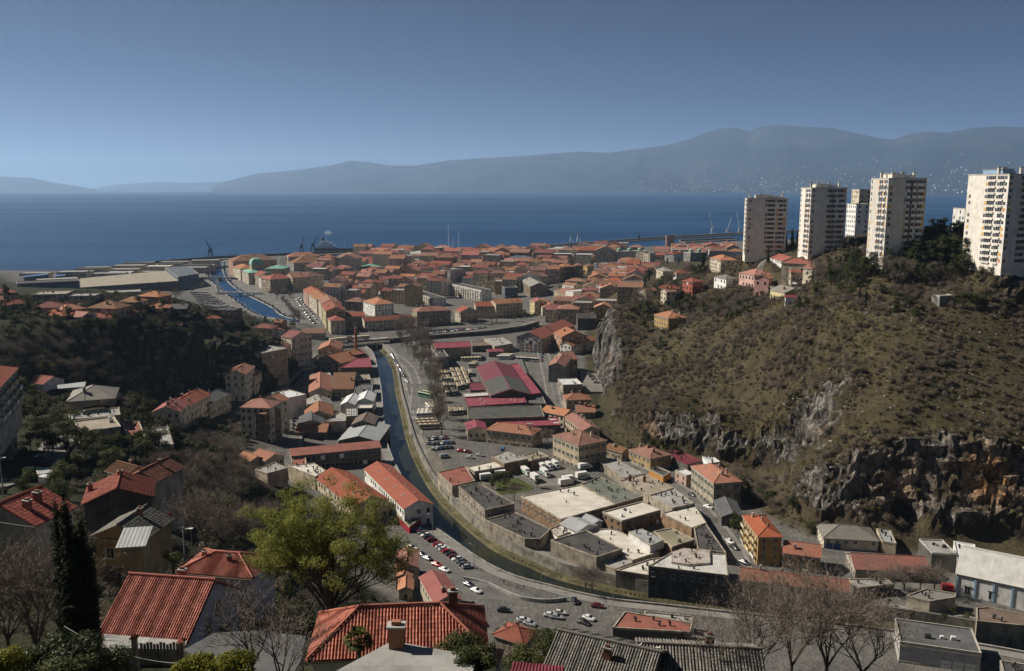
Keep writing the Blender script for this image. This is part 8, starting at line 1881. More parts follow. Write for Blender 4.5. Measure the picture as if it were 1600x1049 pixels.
# ---------------------------------------------------------------- street furniture
for k, (x, y, z) in enumerate(LAMPS):
 t = thing('street_lamp', 'grey street lamp by the river, %s from the top of the car park' % ORD[k], 'street lamp', (x, y, gtop(x, y)), 0, 'street lamps by the river')
 m = MB(); m.bar((0, 0, 0), (0, 0, 8.5), .11, 0, 7, .07); m.build('pole', MCONC, t)
 m = MB(); m.bar((0, 0, 8.4), (-1.4, .3, 8.7), .05, 0, 5); m.build('arm', MCONC, t)
 m = MB(); m.box(-1.9, -1.2, .1, .5, 8.62, 8.8); m.build('lamp_head', MCONC, t)
for k, (x, y, z) in enumerate(POLES):
 zg = gz(x, y); t = thing('utility_pole', ('concrete lamp pole at the left picture edge', 'pole beside the left street bend', 'wooden pole beside the stepped path', 'thin mast on the hill plateau')[k], 'pole', (x, y, zg))
 m = MB(); m.bar((0, 0, -1), (0, 0, 9 if k != 3 else 15), .14, 0, 7, .1); m.build('pole', MCONC, t)
 m = MB(); m.bar((0, 0, 8.7), (1.1, -.3, 8.9), .05, 0, 5); m.box(.9, 1.5, -.5, -.1, 8.8, 8.95); m.build('lamp_head', MWHITE, t)

# ---------------------------------------------------------------- vegetation
LEAF = {
 'ever': mat_leaf('leaf_evergreen', (0.032, 0.043, 0.016), (0.090, 0.095, 0.032), 0.25),
 'pine': mat_leaf('leaf_pine', (0.022, 0.034, 0.015), (0.052, 0.064, 0.026), 0.15),
 'bigpine': mat_leaf('leaf_big_pine', (0.15, 0.165, 0.035), (0.30, 0.30, 0.075), 0.45),
 'cyp': mat_leaf('leaf_cypress', (0.012, 0.020, 0.009), (0.028, 0.038, 0.015), 0.1),
 'green': mat_leaf('leaf_light_green', (0.075, 0.085, 0.028), (0.13, 0.135, 0.05), 0.3),
 'yellow': mat_leaf('leaf_yellow_green', (0.13, 0.13, 0.015), (0.22, 0.21, 0.03), 0.3),
 'olive': mat_leaf('leaf_olive', (0.085, 0.078, 0.025), (0.17, 0.150, 0.048), 0.35),
 'drybush': mat_leaf('leaf_dry', (0.10, 0.080, 0.055), (0.19, 0.15, 0.108), 0.3),
 'straw': mat_leaf('leaf_straw', (0.12, 0.095, 0.035), (0.19, 0.155, 0.075), 0.2),
 'shiny': mat_leaf('leaf_glossy', (0.025, 0.036, 0.012), (0.060, 0.075, 0.024), 0.15, 0.45),
}
BARK = mat_plain('bark', (0.10, 0.08, 0.064), 0.9, 0.1, 0, 0.4)
BARKP = mat_plain('bark_pale', (0.135, 0.112, 0.092), 0.9, 0.1, 0, 0.35)
TWIG = mat_plain('twig', (0.22, 0.18, 0.148), 0.9, 0.1, 0, 0.35)


def leaves_mesh(name, blobs, n, size, mat, rng, up=0.3, flat=0.6, aspect=1.6):
 """n small leaf-spray faces spread through the blobs (x, y, z, rx, rz)"""
 B = np.array(blobs, float)
 vol = B[:, 3] ** 2 * B[:, 4]; pick = rng.choice(len(B), n, p=vol / vol.sum())
 d = rng.normal(size=(n, 3)); d /= np.linalg.norm(d, axis=1)[:, None]
 r = rng.uniform(0, 1, n) ** (0.38)
 c = B[pick, :3] + d * r[:, None] * np.stack([B[pick, 3], B[pick, 3], B[pick, 4]], 1)
 nrm = d + rng.normal(size=(n, 3)) * flat; nrm[:, 2] += up
 nrm /= np.linalg.norm(nrm, axis=1)[:, None]
 a = np.cross(nrm, rng.normal(size=(n, 3))); a /= np.linalg.norm(a, axis=1)[:, None] + 1e-9
 b = np.cross(nrm, a)
 s = size * rng.uniform(.55, 1.25, n)[:, None]
 V = np.empty((n, 4, 3))
 V[:, 0] = c - a * s; V[:, 1] = c - b * s / aspect; V[:, 2] = c + a * s; V[:, 3] = c + b * s / aspect
 V[:, 2] += nrm * s * .25
 me = bpy.data.meshes.new(name)
 me.vertices.add(n * 4); me.vertices.foreach_set('co', V.ravel())
 me.loops.add(n * 4); me.loops.foreach_set('vertex_index', np.arange(n * 4))
 me.polygons.add(n); me.polygons.foreach_set('loop_start', np.arange(0, n * 4, 4)); me.polygons.foreach_set('loop_total', np.full(n, 4))
 me.materials.append(mat); me.update(calc_edges=True)
 return me


class Branches:
 def __init__(self, seed, rmin=.012):
  self.rmin = rmin; self.r = random.Random(seed); self.m = MB(); self.tw = MB(); self.tips = []

 def grow(self, p, d, length, rad, level, spread=.55, droop=0.0, kids=(4, 3, 3, 3), twig=2):
  segs = 4 if level < 2 else 3
  q = Vector(p); d = Vector(d).normalized(); pts = [(q.copy(), rad)]
  for k in range(segs):
   d = (d + Vector((self.r.uniform(-1, 1), self.r.uniform(-1, 1), self.r.uniform(-.6, 1) - droop)) * .17).normalized()
   q = q + d * length / segs
   pts.append((q.copy(), rad * (1 - .7 * (k + 1) / segs)))
  thin = level >= twig
  for (a, ra), (b, rb) in zip(pts[:-1], pts[1:]):
   if thin:
    w = Vector((self.r.uniform(-1, 1), self.r.uniform(-1, 1), self.r.uniform(-1, 1))).cross(b - a)
    w = w.normalized() if w.length > 1e-6 else Vector((1, 0, 0))
    self.tw.face([a - w * ra, a + w * ra, b + w * rb, b - w * rb])
   else:
    self.m.bar(a, b, ra, 0, 5 if level else 7, rb, False)
  if level + 1 > len(kids):
   self.tips.append(q); return
  for k in range(kids[level]):
   f = self.r.uniform(.35, 1.0) if k else 1.0
   i = min(int(f * segs), segs - 1); base = pts[i][0].lerp(pts[i + 1][0], f * segs - i)
   s = Vector((self.r.gauss(0, 1), self.r.gauss(0, 1), self.r.gauss(.15, .6)))
   nd = (d + s.normalized() * spread * 1.5).normalized()
   self.grow(base, nd, length * self.r.uniform(.52, .78), max(rad * .5, self.rmin), level + 1, spread, droop, kids, twig)


def proto_tree(kind, seed):
 """unit-height tree (1 m tall, scaled on placement): returns (trunk mesh, crown mesh)"""
 rng = np.random.default_rng(seed); rd = random.Random(seed)
 t = MB()
 if kind in ('bare', 'plane'):
  br = Branches(seed, .0019)
  n0 = 5
  t.bar((0, 0, -.08), (0, 0, .3 if kind == 'plane' else .2), .026, 0, 7, .018, False)
  for k in range(n0):
   a = 2 * math.pi * k / n0 + rd.uniform(-.4, .4)
   tilt = rd.uniform(.35, .95) if kind == 'bare' else rd.uniform(.2, .6)
   br.grow((0, 0, (.2 if kind == 'bare' else .3) - .03 * rd.random()), (math.cos(a) * tilt, math.sin(a) * tilt, 1), .34, .010, 0, .55, 0, (5, 5, 5, 5), 1)
  for f in br.m.f: t.face([br.m.v[i] for i in f], 0, None, True)
  tm = t.mesh('trunk', [BARKP if kind == 'plane' else BARK]); br.tw.v = [tuple(v) for v in br.tw.v]
  cm = br.tw.mesh('crown', [TWIG])
  return tm, cm
 blobs = []
 if kind == 'cyp':
  for k in range(9): blobs.append((rd.uniform(-.02, .02), rd.uniform(-.02, .02), .10 + k * .098, .085 * (1.0 - (k / 9.5) ** 2.2) + .015, .10))
  n, size, up, asp = 1500, .022, .1, 2.4
  t.bar((0, 0, -.08), (0, 0, .8), .02, 0, 6, .004, False)
 elif kind == 'pine':
  for k in range(16):
   f = rd.random(); z = .28 + .66 * f; r = (1 - f) * .22 + .05; a = rd.uniform(0, 6.3)
   blobs.append((math.cos(a) * r * rd.uniform(.5, 1), math.sin(a) * r * rd.uniform(.5, 1), z, rd.uniform(.07, .12), .05))
  n, size, up, asp = 1700, .020, .5, 2.2
  t.bar((0, 0, -.08), (0, 0, .92), .022, 0, 6, .005, False)
 else:
  for k in range(13):
   a = rd.uniform(0, 6.3); r = rd.uniform(.0, .30); z = rd.uniform(.36, .84) - r * .3
   blobs.append((math.cos(a) * r, math.sin(a) * r, z, rd.uniform(.11, .19), rd.uniform(.09, .15)))
  n, size, up, asp = 1700, .024, .35, 1.5
  t.bar((0, 0, -.08), (0, 0, .5), .026, 0, 6, .014, False)
 for b in blobs[::2]:
  t.bar((0, 0, max(.15, b[2] - .25)), (b[0], b[1], b[2]), .009, 0, 4, .004, False)
 return t.mesh('trunk', [BARK]), leaves_mesh('crown', blobs, n, size, LEAF[kind], rng, up, .6, asp)


PROTO = {}
for kd in ('bare', 'plane', 'ever', 'cyp', 'pine', 'green', 'yellow'):
 PROTO[kd] = [proto_tree(kd, 31 * q + len(kd) * 7) for q in range(3 if kd in ('bare', 'ever', 'pine', 'plane') else 2)]
TNAME = {'bare': 'bare_tree', 'plane': 'plane_tree', 'ever': 'evergreen_tree', 'cyp': 'cypress_tree', 'pine': 'pine_tree', 'green': 'leafy_tree', 'yellow': 'flowering_shrub'}


def surf_z(x, y):
 z = ground_z(x, y); x = np.atleast_1d(x); y = np.atleast_1d(y)
 z = np.maximum(z, np.interp(y, [0, 780, 860, 1000], [5.5, 5.2, 2.5, 2.5]))
 hl = np.clip((z - 11.0) / 10.0, 0, 1)
 return z + hl * (fbm(x / 26, y / 26, x * 0, 3) * 1.6 + fbm(x / 6, y / 6, x * 0 + 5, 2) * 0.45)


def put_tree(kind, x, y, z, h, label, group, rnd, wide=1.0):
 tm, cm = rnd.choice(PROTO[kind])
 t = thing(TNAME[kind], label, 'tree' if kind != 'yellow' else 'shrub', (x, y, z), rnd.uniform(0, 6.3), group)
 s = h * rnd.uniform(.85, 1.2) * wide
 t.scale = (s, s, h)
 link('trunk', tm, t); link('crown', cm, t)
 return t


_rt = random.Random(77)
for kind, phr, pts, h0, h1 in TREES:
 for k, (x, y, z) in enumerate(pts):
  if z < 3 or not covered(x, y, -.5):
   h = _rt.uniform(h0, h1)
   put_tree(kind, x, y, float(surf_z(x, y)[0]) if z > 11 else z, h, phr, phr.split(' in ')[0] + ' cluster' if len(phr) > 60 else phr + ' cluster', _rt)


# groves: woods whose single trees can be told apart
for kinds, phr, poly, n, h0, h1 in GROVES:
 rg = random.Random(len(phr) + n); xs = [p[0] for p in poly]; ys = [p[1] for p in poly]; cnt = tries = 0
 while cnt < n and tries < n * 30:
  tries += 1; x, y = rg.uniform(min(xs), max(xs)), rg.uniform(min(ys), max(ys))
  if not in_poly(np.array([x]), np.array([y]), poly)[0] or covered(x, y, 1.2): continue
  if any(seg_dist(np.array([x]), np.array([y]), [(p[0], p[1]) for p in r[3]])[0] < r[2] / 2 + 2 for r in ROADS): continue
  kd = rg.choice(kinds); nm_ = {'ever': 'evergreen', 'pine': 'dark pine', 'bare': 'leafless tree', 'cyp': 'slim cypress', 'green': 'pale green tree'}[kd]
  put_tree(kd, x, y, float(surf_z(x, y)[0]), rg.uniform(h0, h1), nm_ + ' ' + phr, phr, rg); cnt += 1


# ---- scrub: thousands of low bushes, one object per kind
def scatter(name, label, me, pts, rot, scl):
 pm = bpy.data.meshes.new(name)
 pm.vertices.add(len(pts)); pm.vertices.foreach_set('co', np.asarray(pts, np.float32).ravel())
 a = pm.attributes.new('spin', 'FLOAT_VECTOR', 'POINT'); a.data.foreach_set('vector', np.asarray(rot, np.float32).ravel())
 a = pm.attributes.new('size', 'FLOAT_VECTOR', 'POINT'); a.data.foreach_set('vector', np.asarray(scl, np.float32).ravel())
 o = tag(link(name, pm), label, None, None, 'stuff')
 ng = bpy.data.node_groups.new(name, 'GeometryNodeTree')
 ng.interface.new_socket('Geometry', in_out='INPUT', socket_type='NodeSocketGeometry'); ng.interface.new_socket('Geometry', in_out='OUTPUT', socket_type='NodeSocketGeometry')
 gi, go = ng.nodes.new('NodeGroupInput'), ng.nodes.new('NodeGroupOutput')
 oi = ng.nodes.new('GeometryNodeObjectInfo'); oi.inputs['Object'].default_value = me; oi.inputs['As Instance'].default_value = True
 ip = ng.nodes.new('GeometryNodeInstanceOnPoints')
 n1 = ng.nodes.new('GeometryNodeInputNamedAttribute'); n1.data_type = 'FLOAT_VECTOR'; n1.inputs['Name'].default_value = 'spin'
 n2 = ng.nodes.new('GeometryNodeInputNamedAttribute'); n2.data_type = 'FLOAT_VECTOR'; n2.inputs['Name'].default_value = 'size'
 L = ng.links
 L.new(gi.outputs[0], ip.inputs['Points']); L.new(oi.outputs['Geometry'], ip.inputs['Instance'])
 L.new(n1.outputs[0], ip.inputs['Rotation']); L.new(n2.outputs[0], ip.inputs['Scale']); L.new(ip.outputs[0], go.inputs[0])
 md = o.modifiers.new('scatter', 'NODES'); md.node_group = ng
 return o


def shrub_proto(kind, seed, loc, label):
 rng = np.random.default_rng(seed)
 if kind == 'twiggy':
  br = Branches(seed)
  for k in range(9):
   a = br.r.uniform(0, 6.3); br.grow((0, 0, 0), (math.cos(a) * br.r.uniform(.2, 1), math.sin(a) * br.r.uniform(.2, 1), 1), .5, .014, 0, .6, 0, (4, 3), 0)
  bl = [(0, 0, .5, .48, .36)]
  lm = leaves_mesh('shrub', bl, 130, .07, LEAF['drybush'], rng, .3)
  m = br.tw; m.v = [tuple(v) for v in m.v]
  nv = len(lm.vertices); co = np.empty(nv * 3); lm.vertices.foreach_get('co', co); co = co.reshape(-1, 3)
  off = len(m.v); m.v.extend([tuple(c) for c in co]); 
  for q in range(nv // 4): m.f.append((off + q * 4, off + q * 4 + 1, off + q * 4 + 2, off + q * 4 + 3)); m.m.append(1); m.uv.append(None); m.sm.append(False)
  me = m.mesh('shrub', [TWIG, LEAF['drybush']])
 else:
  bl = {'olive': [(0, 0, .30, .5, .3), (.25, .1, .3, .3, .25), (-.2, -.2, .35, .35, .25)], 'straw': [(0, 0, .14, .5, .16)], 'ever': [(0, 0, .4, .42, .4), (.22, .15, .45, .3, .32), (-.24, .05, .5, .3, .3), (0, -.25, .38, .3, .3)]}[kind]
  me = leaves_mesh('shrub', bl, {'olive': 190, 'straw': 120, 'ever': 320}[kind], {'olive': .085, 'straw': .085, 'ever': .08}[kind], LEAF[{'olive': 'olive', 'straw': 'straw', 'ever': 'ever'}[kind]], rng, .35, .6, 1.8 if kind != 'straw' else 3.0)
 o = link('shrub', me, None, loc); o.scale = (1.8,) * 3
 return tag(o, label, 'shrub')


TREES_ = {}


def surface_tree(x0, x1, y0, y1):
 """search tree of the finished ground surface inside a box"""
 key = (x0, x1, y0, y1)
 if key not in TREES_:
  from mathutils.bvhtree import BVHTree
  xs, ys, PX, PY, PZ = GRID
  c = np.where((xs > x0 - 8) & (xs < x1 + 8))[0]; r = np.where((ys > y0 - 8) & (ys < y1 + 8))[0]
  q = np.ix_(r, c); V = np.stack([PX[q].ravel(), PY[q].ravel(), PZ[q].ravel()], 1).tolist(); w = len(c)
  TREES_[key] = BVHTree.FromPolygons(V, [(a * w + b, a * w + b + 1, a * w + w + b + 1, a * w + w + b) for a in range(len(r) - 1) for b in range(w - 1)])
 return TREES_[key]


def region_pts(x0, x1, y0, y1, n, keep, seed):
 rng = np.random.default_rng(seed)
 x = rng.uniform(x0, x1, n); y = rng.uniform(y0, y1, n)
 z = surf_z(x, y); e = 1.5
 sl = np.hypot(ground_z(x + e, y) - ground_z(x - e, y), ground_z(x, y + e) - ground_z(x, y - e)) / (2 * e)
 ok = keep(x, y, z, sl) & (rng.uniform(0, 1, n) < np.clip(.42 + 1.5 * fbm(x / 17, y / 17, x * 0 + seed, 3), .05, 1))
 for t in BUILDINGS:
  a = math.radians(t[6]); dx, dy = x - t[3], y - t[4]
  ok &= ~((np.abs(dx * math.cos(a) + dy * math.sin(a)) < t[7] / 2 + .8) & (np.abs(dy * math.cos(a) - dx * math.sin(a)) < t[8] / 2 + .8))
 for _n2, _l2, w, pts in ROADS:
  ok &= seg_dist(x, y, [(p[0], p[1]) for p in pts]) > w / 2 + 1.8
 x, y, z = x[ok], y[ok], z[ok]; bv = surface_tree(x0, x1, y0, y1)
 for k in range(len(x)):
  h = bv.ray_cast(Vector((x[k], y[k], 400)), Vector((0, 0, -1)))[0]
  if h is not None: z[k] = h.z
 return np.stack([x, y, z - .1], 1)


def spread(name, label, proto, P, s0, s1, seed, tall=1.0):
 rng = np.random.default_rng(seed); n = len(P)
 s = s0 + (s1 - s0) * rng.uniform(0, 1, n) ** 2
 scatter(name, label, proto, P, np.stack([rng.uniform(-.2, .2, n), rng.uniform(-.2, .2, n), rng.uniform(0, 6.28, n)], 1), np.stack([s, s, s * tall * rng.uniform(.75, 1.2, n)], 1))


_z = lambda x, y: (x, y, float(surf_z(x, y)[0]))
SH_TW = shrub_proto('twiggy', 5, _z(150, 392), 'bare brown shrub on the open hillside')
SH_OL = shrub_proto('olive', 6, _z(135, 410), 'olive green shrub on the open hillside')
SH_ST = shrub_proto('straw', 7, _z(160, 385), 'tuft of straw coloured grass on the open hillside')
SH_EV = shrub_proto('ever', 8, _z(126, 398), 'small dark evergreen bush on the open hillside')
_hill = lambda x, y, z, s: (z > 13) & (s < 1.5)
spread('hill_scrub', 'leafless brown scrub covering the hillside', SH_TW, region_pts(40, 330, 300, 680, 66000, _hill, 1), .7, 3.4, 41)
spread('hill_bushes', 'olive bushes scattered over the hillside', SH_OL, region_pts(40, 330, 300, 680, 30000, _hill, 2), .5, 2.0, 42)
spread('hill_grass', 'dry grass tufts on the hillside', SH_ST, region_pts(40, 330, 300, 680, 34000, _hill, 3), .8, 2.2, 43)
spread('hill_evergreens', 'dark evergreen bushes dotted over the hillside', SH_EV, region_pts(40, 330, 300, 680, 2200, lambda x, y, z, s: (z > 13) & (s < 1.3), 4), 1.0, 3.4, 44)
spread('ravine_bushes', 'dark undergrowth on the shaded ravine and plateau edge', SH_EV, region_pts(-340, -110, 300, 700, 9000, lambda x, y, z, s: (z > 13) & (s < 2.2), 5), 1.5, 4.6, 45)
spread('ravine_scrub', 'bare brushwood on the shaded ravine slope', SH_TW, region_pts(-340, -110, 300, 700, 5000, lambda x, y, z, s: (z > 13) & (s < 2.2), 6), 1.8, 5.5, 46)
spread('slope_bushes', 'dark undergrowth on the slope below the left terrace', SH_EV, region_pts(-150, 60, 85, 340, 6500, lambda x, y, z, s: (z > 12), 7), .8, 3.2, 47)
spread('slope_scrub', 'bare brushwood on the near slope', SH_TW, region_pts(-150, 230, 70, 340, 6500, lambda x, y, z, s: (z > 12), 8), 1.2, 4.2, 48)
_st = MB(); _q = np.random.default_rng(4)
_ico = [Vector((math.cos(a) * math.cos(b), math.sin(a) * math.cos(b), math.sin(b))) * _q.uniform(.6, 1.1) for b in (-.9, -.1, .7) for a in [k * 1.0472 for k in range(6)]]
for _k in range(6):
 for _j in (0, 6): _st.face([_ico[_j + _k], _ico[_j + (_k + 1) % 6], _ico[_j + 6 + (_k + 1) % 6], _ico[_j + 6 + _k]])
_st.face(_ico[12:18])
STN = tag(_st.build('boulder', mat_plain('limestone', (0.30, 0.28, 0.25), 0.9, 0.15, 0, 0.6), None, _z(170, 372)), 'pale limestone boulder on the open hillside', 'boulder')
spread('hill_stones', 'loose limestone rocks strewn over the hillside', STN, region_pts(40, 330, 300, 680, 18000, lambda x, y, z, s: (z > 14) & (fbm(x / 30, y / 30, x * 0 + 60, 3) > .0), 12), .1, .8, 53, .7)
spread('foot_scrub', 'tangled scrub at the foot of the hill', SH_TW, region_pts(30, 230, 290, 480, 9000, lambda x, y, z, s: (seg_dist(x, y, FOOT) < 13) & ~((x > CAVE[0] - 12) & (y < CAVE[1] - 2)), 10), .8, 2.6, 51)
spread('foot_bushes', 'green bushes at the foot of the hill', SH_OL, region_pts(30, 230, 290, 480, 6000, lambda x, y, z, s: (seg_dist(x, y, FOOT) < 13) & ~((x > CAVE[0] - 12) & (y < CAVE[1] - 2)), 11), .7, 2.0, 52)
spread('bank_plants', 'low plants on the grassy river bank', SH_ST, np.array([(p[0], p[1], q[2] + .5) for d in (.8, 1.6, 2.4, 3.0) for p, q in zip(offset_line(resample(RRs, 1.6), d + NPR.uniform(-.4, .4)), resample(RRs, 1.6))]), .5, 1.3, 49)
spread('cliff_shrubs', 'shrubs clinging to the rock faces', SH_TW, region_pts(40, 330, 300, 680, 5000, lambda x, y, z, s: (z > 12) & (s >= 1.3), 9), .6, 1.8, 50)

# ---------------------------------------------------------------- foreground houses with modelled roof tiles
def tile_slope(m, P, pitch=.22, row=.36, amp=.045, mat=0):
 """pantile courses over a planar convex roof face P (first edge = eave)"""
 P = [Vector(p) for p in P]
 o = P[0]; ux = (P[1] - P[0]).normalized(); n = (P[1] - P[0]).cross(P[-1] - P[0]).normalized(); uy = n.cross(ux)
 Q = [((p - o).dot(ux), (p - o).dot(uy)) for p in P]
 umin, umax = min(q[0] for q in Q), max(q[0] for q in Q)

 def vr(u):
  ys = []
  for a, b in zip(Q, Q[1:] + Q[:1]):
   if (a[0] - u) * (b[0] - u) <= 0 and abs(a[0] - b[0]) > 1e-9:
    ys.append(a[1] + (b[1] - a[1]) * (u - a[0]) / (b[0] - a[0]))
  return (min(ys), max(ys)) if len(ys) > 1 else (0, 0)
 nc = max(1, int((umax - umin) / pitch)); pw = (umax - umin) / nc
 prof = [(.04, -.2), (.22, .75), (.41, 1), (.60, .75), (.78, -.2)]
 for c in range(nc):
  u0 = umin + c * pw
  lo, hi = vr(u0 + pw / 2)
  if hi - lo < .1: continue
  k0, k1 = int(lo / row), int(math.ceil(hi / row))
  for k in range(k0, k1):
   a, b = max(lo, k * row), min(hi, (k + 1) * row + .04)
   if b <= a: continue
   i0 = len(m.v); jt = RNG.uniform(-.012, .014); sk = RNG.uniform(-.012, .012)
   for v, lift in ((a, .035 + jt), (b, jt * .5)):
    for s, h in prof: m.v.append(tuple(o + ux * (u0 + s * pw + (sk if v == a else 0)) + uy * v + n * (h * amp + lift)))
   for k2 in range(4):
    m.f.append((i0 + k2, i0 + k2 + 1, i0 + k2 + 6, i0 + k2 + 5)); m.m.append(mat); m.sm.append(False)
    m.uv.append([(u0 + prof[k2][0] * pw, a), (u0 + prof[k2 + 1][0] * pw, a), (u0 + prof[k2 + 1][0] * pw, b), (u0 + prof[k2][0] * pw, b)])


def near_house(rec):
 name, cat, label, cx, cy, z0, ang, L, W, h, roof, rm, wm, o = rec
 root = thing(name, label, cat, (cx, cy, z0), math.radians(ang))
 pitch = o.get('p', .5); x, y = L / 2, W / 2
 m = MB(); m.prism([(-x, -y), (x, -y), (x, y), (-x, y)], -7, h)
 if roof == 'gx':
  for s in (-1, 1): m.face([(s * x, -s * y, h), (s * x, s * y, h), (s * x, 0, h + y * pitch)])
 elif roof == 'gy':
  for s in (-1, 1): m.face([(s * x, s * y, h), (-s * x, s * y, h), (0, s * y, h + x * pitch)])
 m.build('wall', WALL[wm], root)
 m = MB()
 for P, uv in roof_faces(L, W, h + .12, roof, pitch): slab(m, P, .1, uv, 1, 1)
 base = m.build('roof', [ROOF[rm], WALL['brown'] if rm[:4] == 'grey' else ROOF['red']], root)
 m = MB()
 for P, uv in roof_faces(L, W, h + .16, roof, pitch): tile_slope(m, P, o.get('tp', .22), o.get('tr', .36), o.get('ta', .075))
 zr = h + .30
 if roof == 'gx': m.bar((-x - .45, 0, zr + y * pitch), (x + .45, 0, zr + y * pitch), .13, 0, 8)
 elif roof == 'gy': m.bar((0, -y - .45, zr + x * pitch), (0, y + .45, zr + x * pitch), .13, 0, 8)
 else:
  s = min(x, y); zt = zr + s * pitch; rx, ry = x - s, y - s
  m.bar((-rx, -ry, zt), (rx, ry, zt), .13, 0, 8)
  for sx in (-1, 1):
   for sy in (-1, 1): m.bar((sx * rx, sy * ry, zt), (sx * (x + .4), sy * (y + .4), zr - .4 * pitch), .11, 0, 7)
 t = m.build('roof_tiles', ROOF[rm], base); t['kind'] = 'stuff'
 for (fx, fy, w, hh) in o.get('chs', ()):
  zz = roof_height(fx * L, fy * W, L, W, h, roof, pitch)
  c = link('chimney', chimney_mesh(w, hh, MBRICK), base, (fx * L, fy * W, zz))
 for (side, u, zb) in o.get('wins', ()):
  w = link('window', WIN_STD, root); sa = {'f': -math.pi / 2, 'r': 0.0}[side]
  off = y if side == 'f' else x
  w.location = Matrix.Rotation(sa + math.pi / 2, 4, 'Z') @ Vector((u, -off, zb)); w.rotation_euler = (0, 0, sa + math.pi / 2)
 # gutter along the front eave
 m = MB(); m.bar((-x - .4, -y - .5, h - .45 * pitch + .02), (x + .4, -y - .5, h - .45 * pitch + .02), .07, 0, 6); m.build('gutter', MDARK if rm[:3] != 'red' else WALL['brown'], root)
 return root


for _rec in NEAR: near_house(_rec)


def slab_on(name, label, cat, pts, z, t, mat, legs=0.0, wall=None):
 cx = sum(p[0] for p in pts) / len(pts); cy = sum(p[1] for p in pts) / len(pts)
 root = thing(name, label, cat, (cx, cy, z))
 P = [(p[0] - cx, p[1] - cy) for p in pts]
 if sum(P[k - 1][0] * P[k][1] - P[k][0] * P[k - 1][1] for k in range(len(P))) < 0: P = P[::-1]
 m = MB(); m.prism(P, -t, 0, 0, 0, True); m.build('roof', mat, root)
 m = MB(); m.prism(inset(P, .25), -legs, -t - .003, 0); m.build('wall', wall or WALL['stone'], root)
 return root, P


N = NEARPT
fr, frp = slab_on('flat_house', 'grey flat roof with a brick chimney in the foreground', 'house', N['flat'], N['flat'][0][2], .3, ROOF['ltgrey'], 8, WALL['grey'])
cp = N['flatch']; link('chimney', chimney_mesh(1.0, 1.5, MBRICK), fr, (cp[0] - fr.location.x, cp[1] - fr.location.y, 0))
slab_on('porch_roof', 'grey concrete porch roof in front of the big red-roofed house', 'house', N['porch'], N['porch'][0][2], .25, ROOF['ltgrey'], 3, WALL['stone'])
slab_on('garage_roof', 'grey felt garage roof right of the gate', 'shed', N['felt'], N['felt'][0][2], .25, ROOF['dgrey'], 4, WALL['stone'])
ar, ap = slab_on('sheet_roof', 'small wine red sheet roof at the bottom edge', 'shed', N['mag'], N['mag'][0][2], .1, ROOF['wine'], 4, WALL['stone'])
for k in range(16):
 a, b, c, d = [Vector(q) for q in ap[:4]]; f = (k + .5) / 16
 m = MB(); p, q = a.lerp(b, f), d.lerp(c, f); m.bar((p.x, p.y, .04), (q.x, q.y, .04), .045, 0, 4); m.build('rib', ROOF['mag'], ar)
br_, bp = slab_on('tile_canopy', 'narrow orange tiled canopy beside the red hipped roof', 'shed', N['strip'], N['strip'][0][2], .1, ROOF['orange'], 3, WALL['cream'])
# gate with pillars, boards and railing
g0, g1 = Vector(N['gate'][0]), Vector(N['gate'][1])
gt = thing('gate', 'board gate with a tile-capped pillar in front of the big red house', 'gate', tuple(g0), math.atan2(g1.y - g0.y, g1.x - g0.x))
gl = (g1 - g0).length
for x, hh in ((0, 2.3), (gl * .98, 2.0)):
 m = MB(); m.box(x - .2, x + .2, -.2, .2, -3, hh); p = m.build('pillar', WALL['tan'], gt)
 m = MB(); m.face([(x - .35, -.35, hh), (x + .35, -.35, hh), (x, 0, hh + .35)]); m.face([(x + .35, -.35, hh), (x + .35, .35, hh), (x, 0, hh + .35)]); m.face([(x + .35, .35, hh), (x - .35, .35, hh), (x, 0, hh + .35)]); m.face([(x - .35, .35, hh), (x - .35, -.35, hh), (x, 0, hh + .35)])
 m.build('tile_cap', ROOF['red'], p)
nb = int(gl / .28)
_bd = MB(); _bd.box(-.11, .11, -.03, .03, 0, 1.9); _bd = _bd.mesh('board', [WALL['stone']])
for k in range(2, nb): link('board', _bd, gt, (k * .28, 0, -.1 + .12 * math.sin(k * 1.7)))
r0, r1_ = Vector(N['rail'][0]), Vector(N['rail'][1])
rl = thing('railing', 'white metal railing left of the gate', 'railing', tuple(r0), math.atan2(r1_.y - r0.y, r1_.x - r0.x)); ll = (r1_ - r0).length
for zz in (.05, 1.0):
 m = MB(); m.bar((0, 0, zz), (ll, 0, zz), .03, 0, 5); m.build('handrail', MWHITE, rl)
_bl = MB(); _bl.bar((0, 0, 0), (0, 0, 1.0), .018, 0, 4); _bl = _bl.mesh('baluster', [MWHITE])
for k in range(int(ll / .16)): link('baluster', _bl, rl, (k * .16, 0, 0))
# overhead cable
m = MB(); a, b = Vector(N['cable'][0]), Vector(N['cable'][1]); prev = a
for k in range(1, 21):
 f = k / 20; q = a.lerp(b, f) + Vector((0, 0, -1.0 * 4 * f * (1 - f))); m.bar(prev, q, .022, 0, 4, cap=False); prev = q
tag(m.build('overhead_cable', MCONC), 'thin pale overhead cable sagging past the cypress', 'cable')
# stepped path
s0, s1 = Vector(N['steps'][0]), Vector(N['steps'][1]); ns = 34
stp = thing('stone_steps', 'narrow shaded stone stairway between the left houses', 'stairs', tuple(s0))
_s = MB(); _s.box(-1.1, 1.1, -.5, .5, -1.2, 0); _s = _s.mesh('step', [GROUND['path']])
for k in range(ns):
 p = s0.lerp(s1, k / (ns - 1)) - s0
 p.z = gz(s0.x + p.x, s0.y + p.y) + .25 - s0.z
 link('step', _s, stp, p)


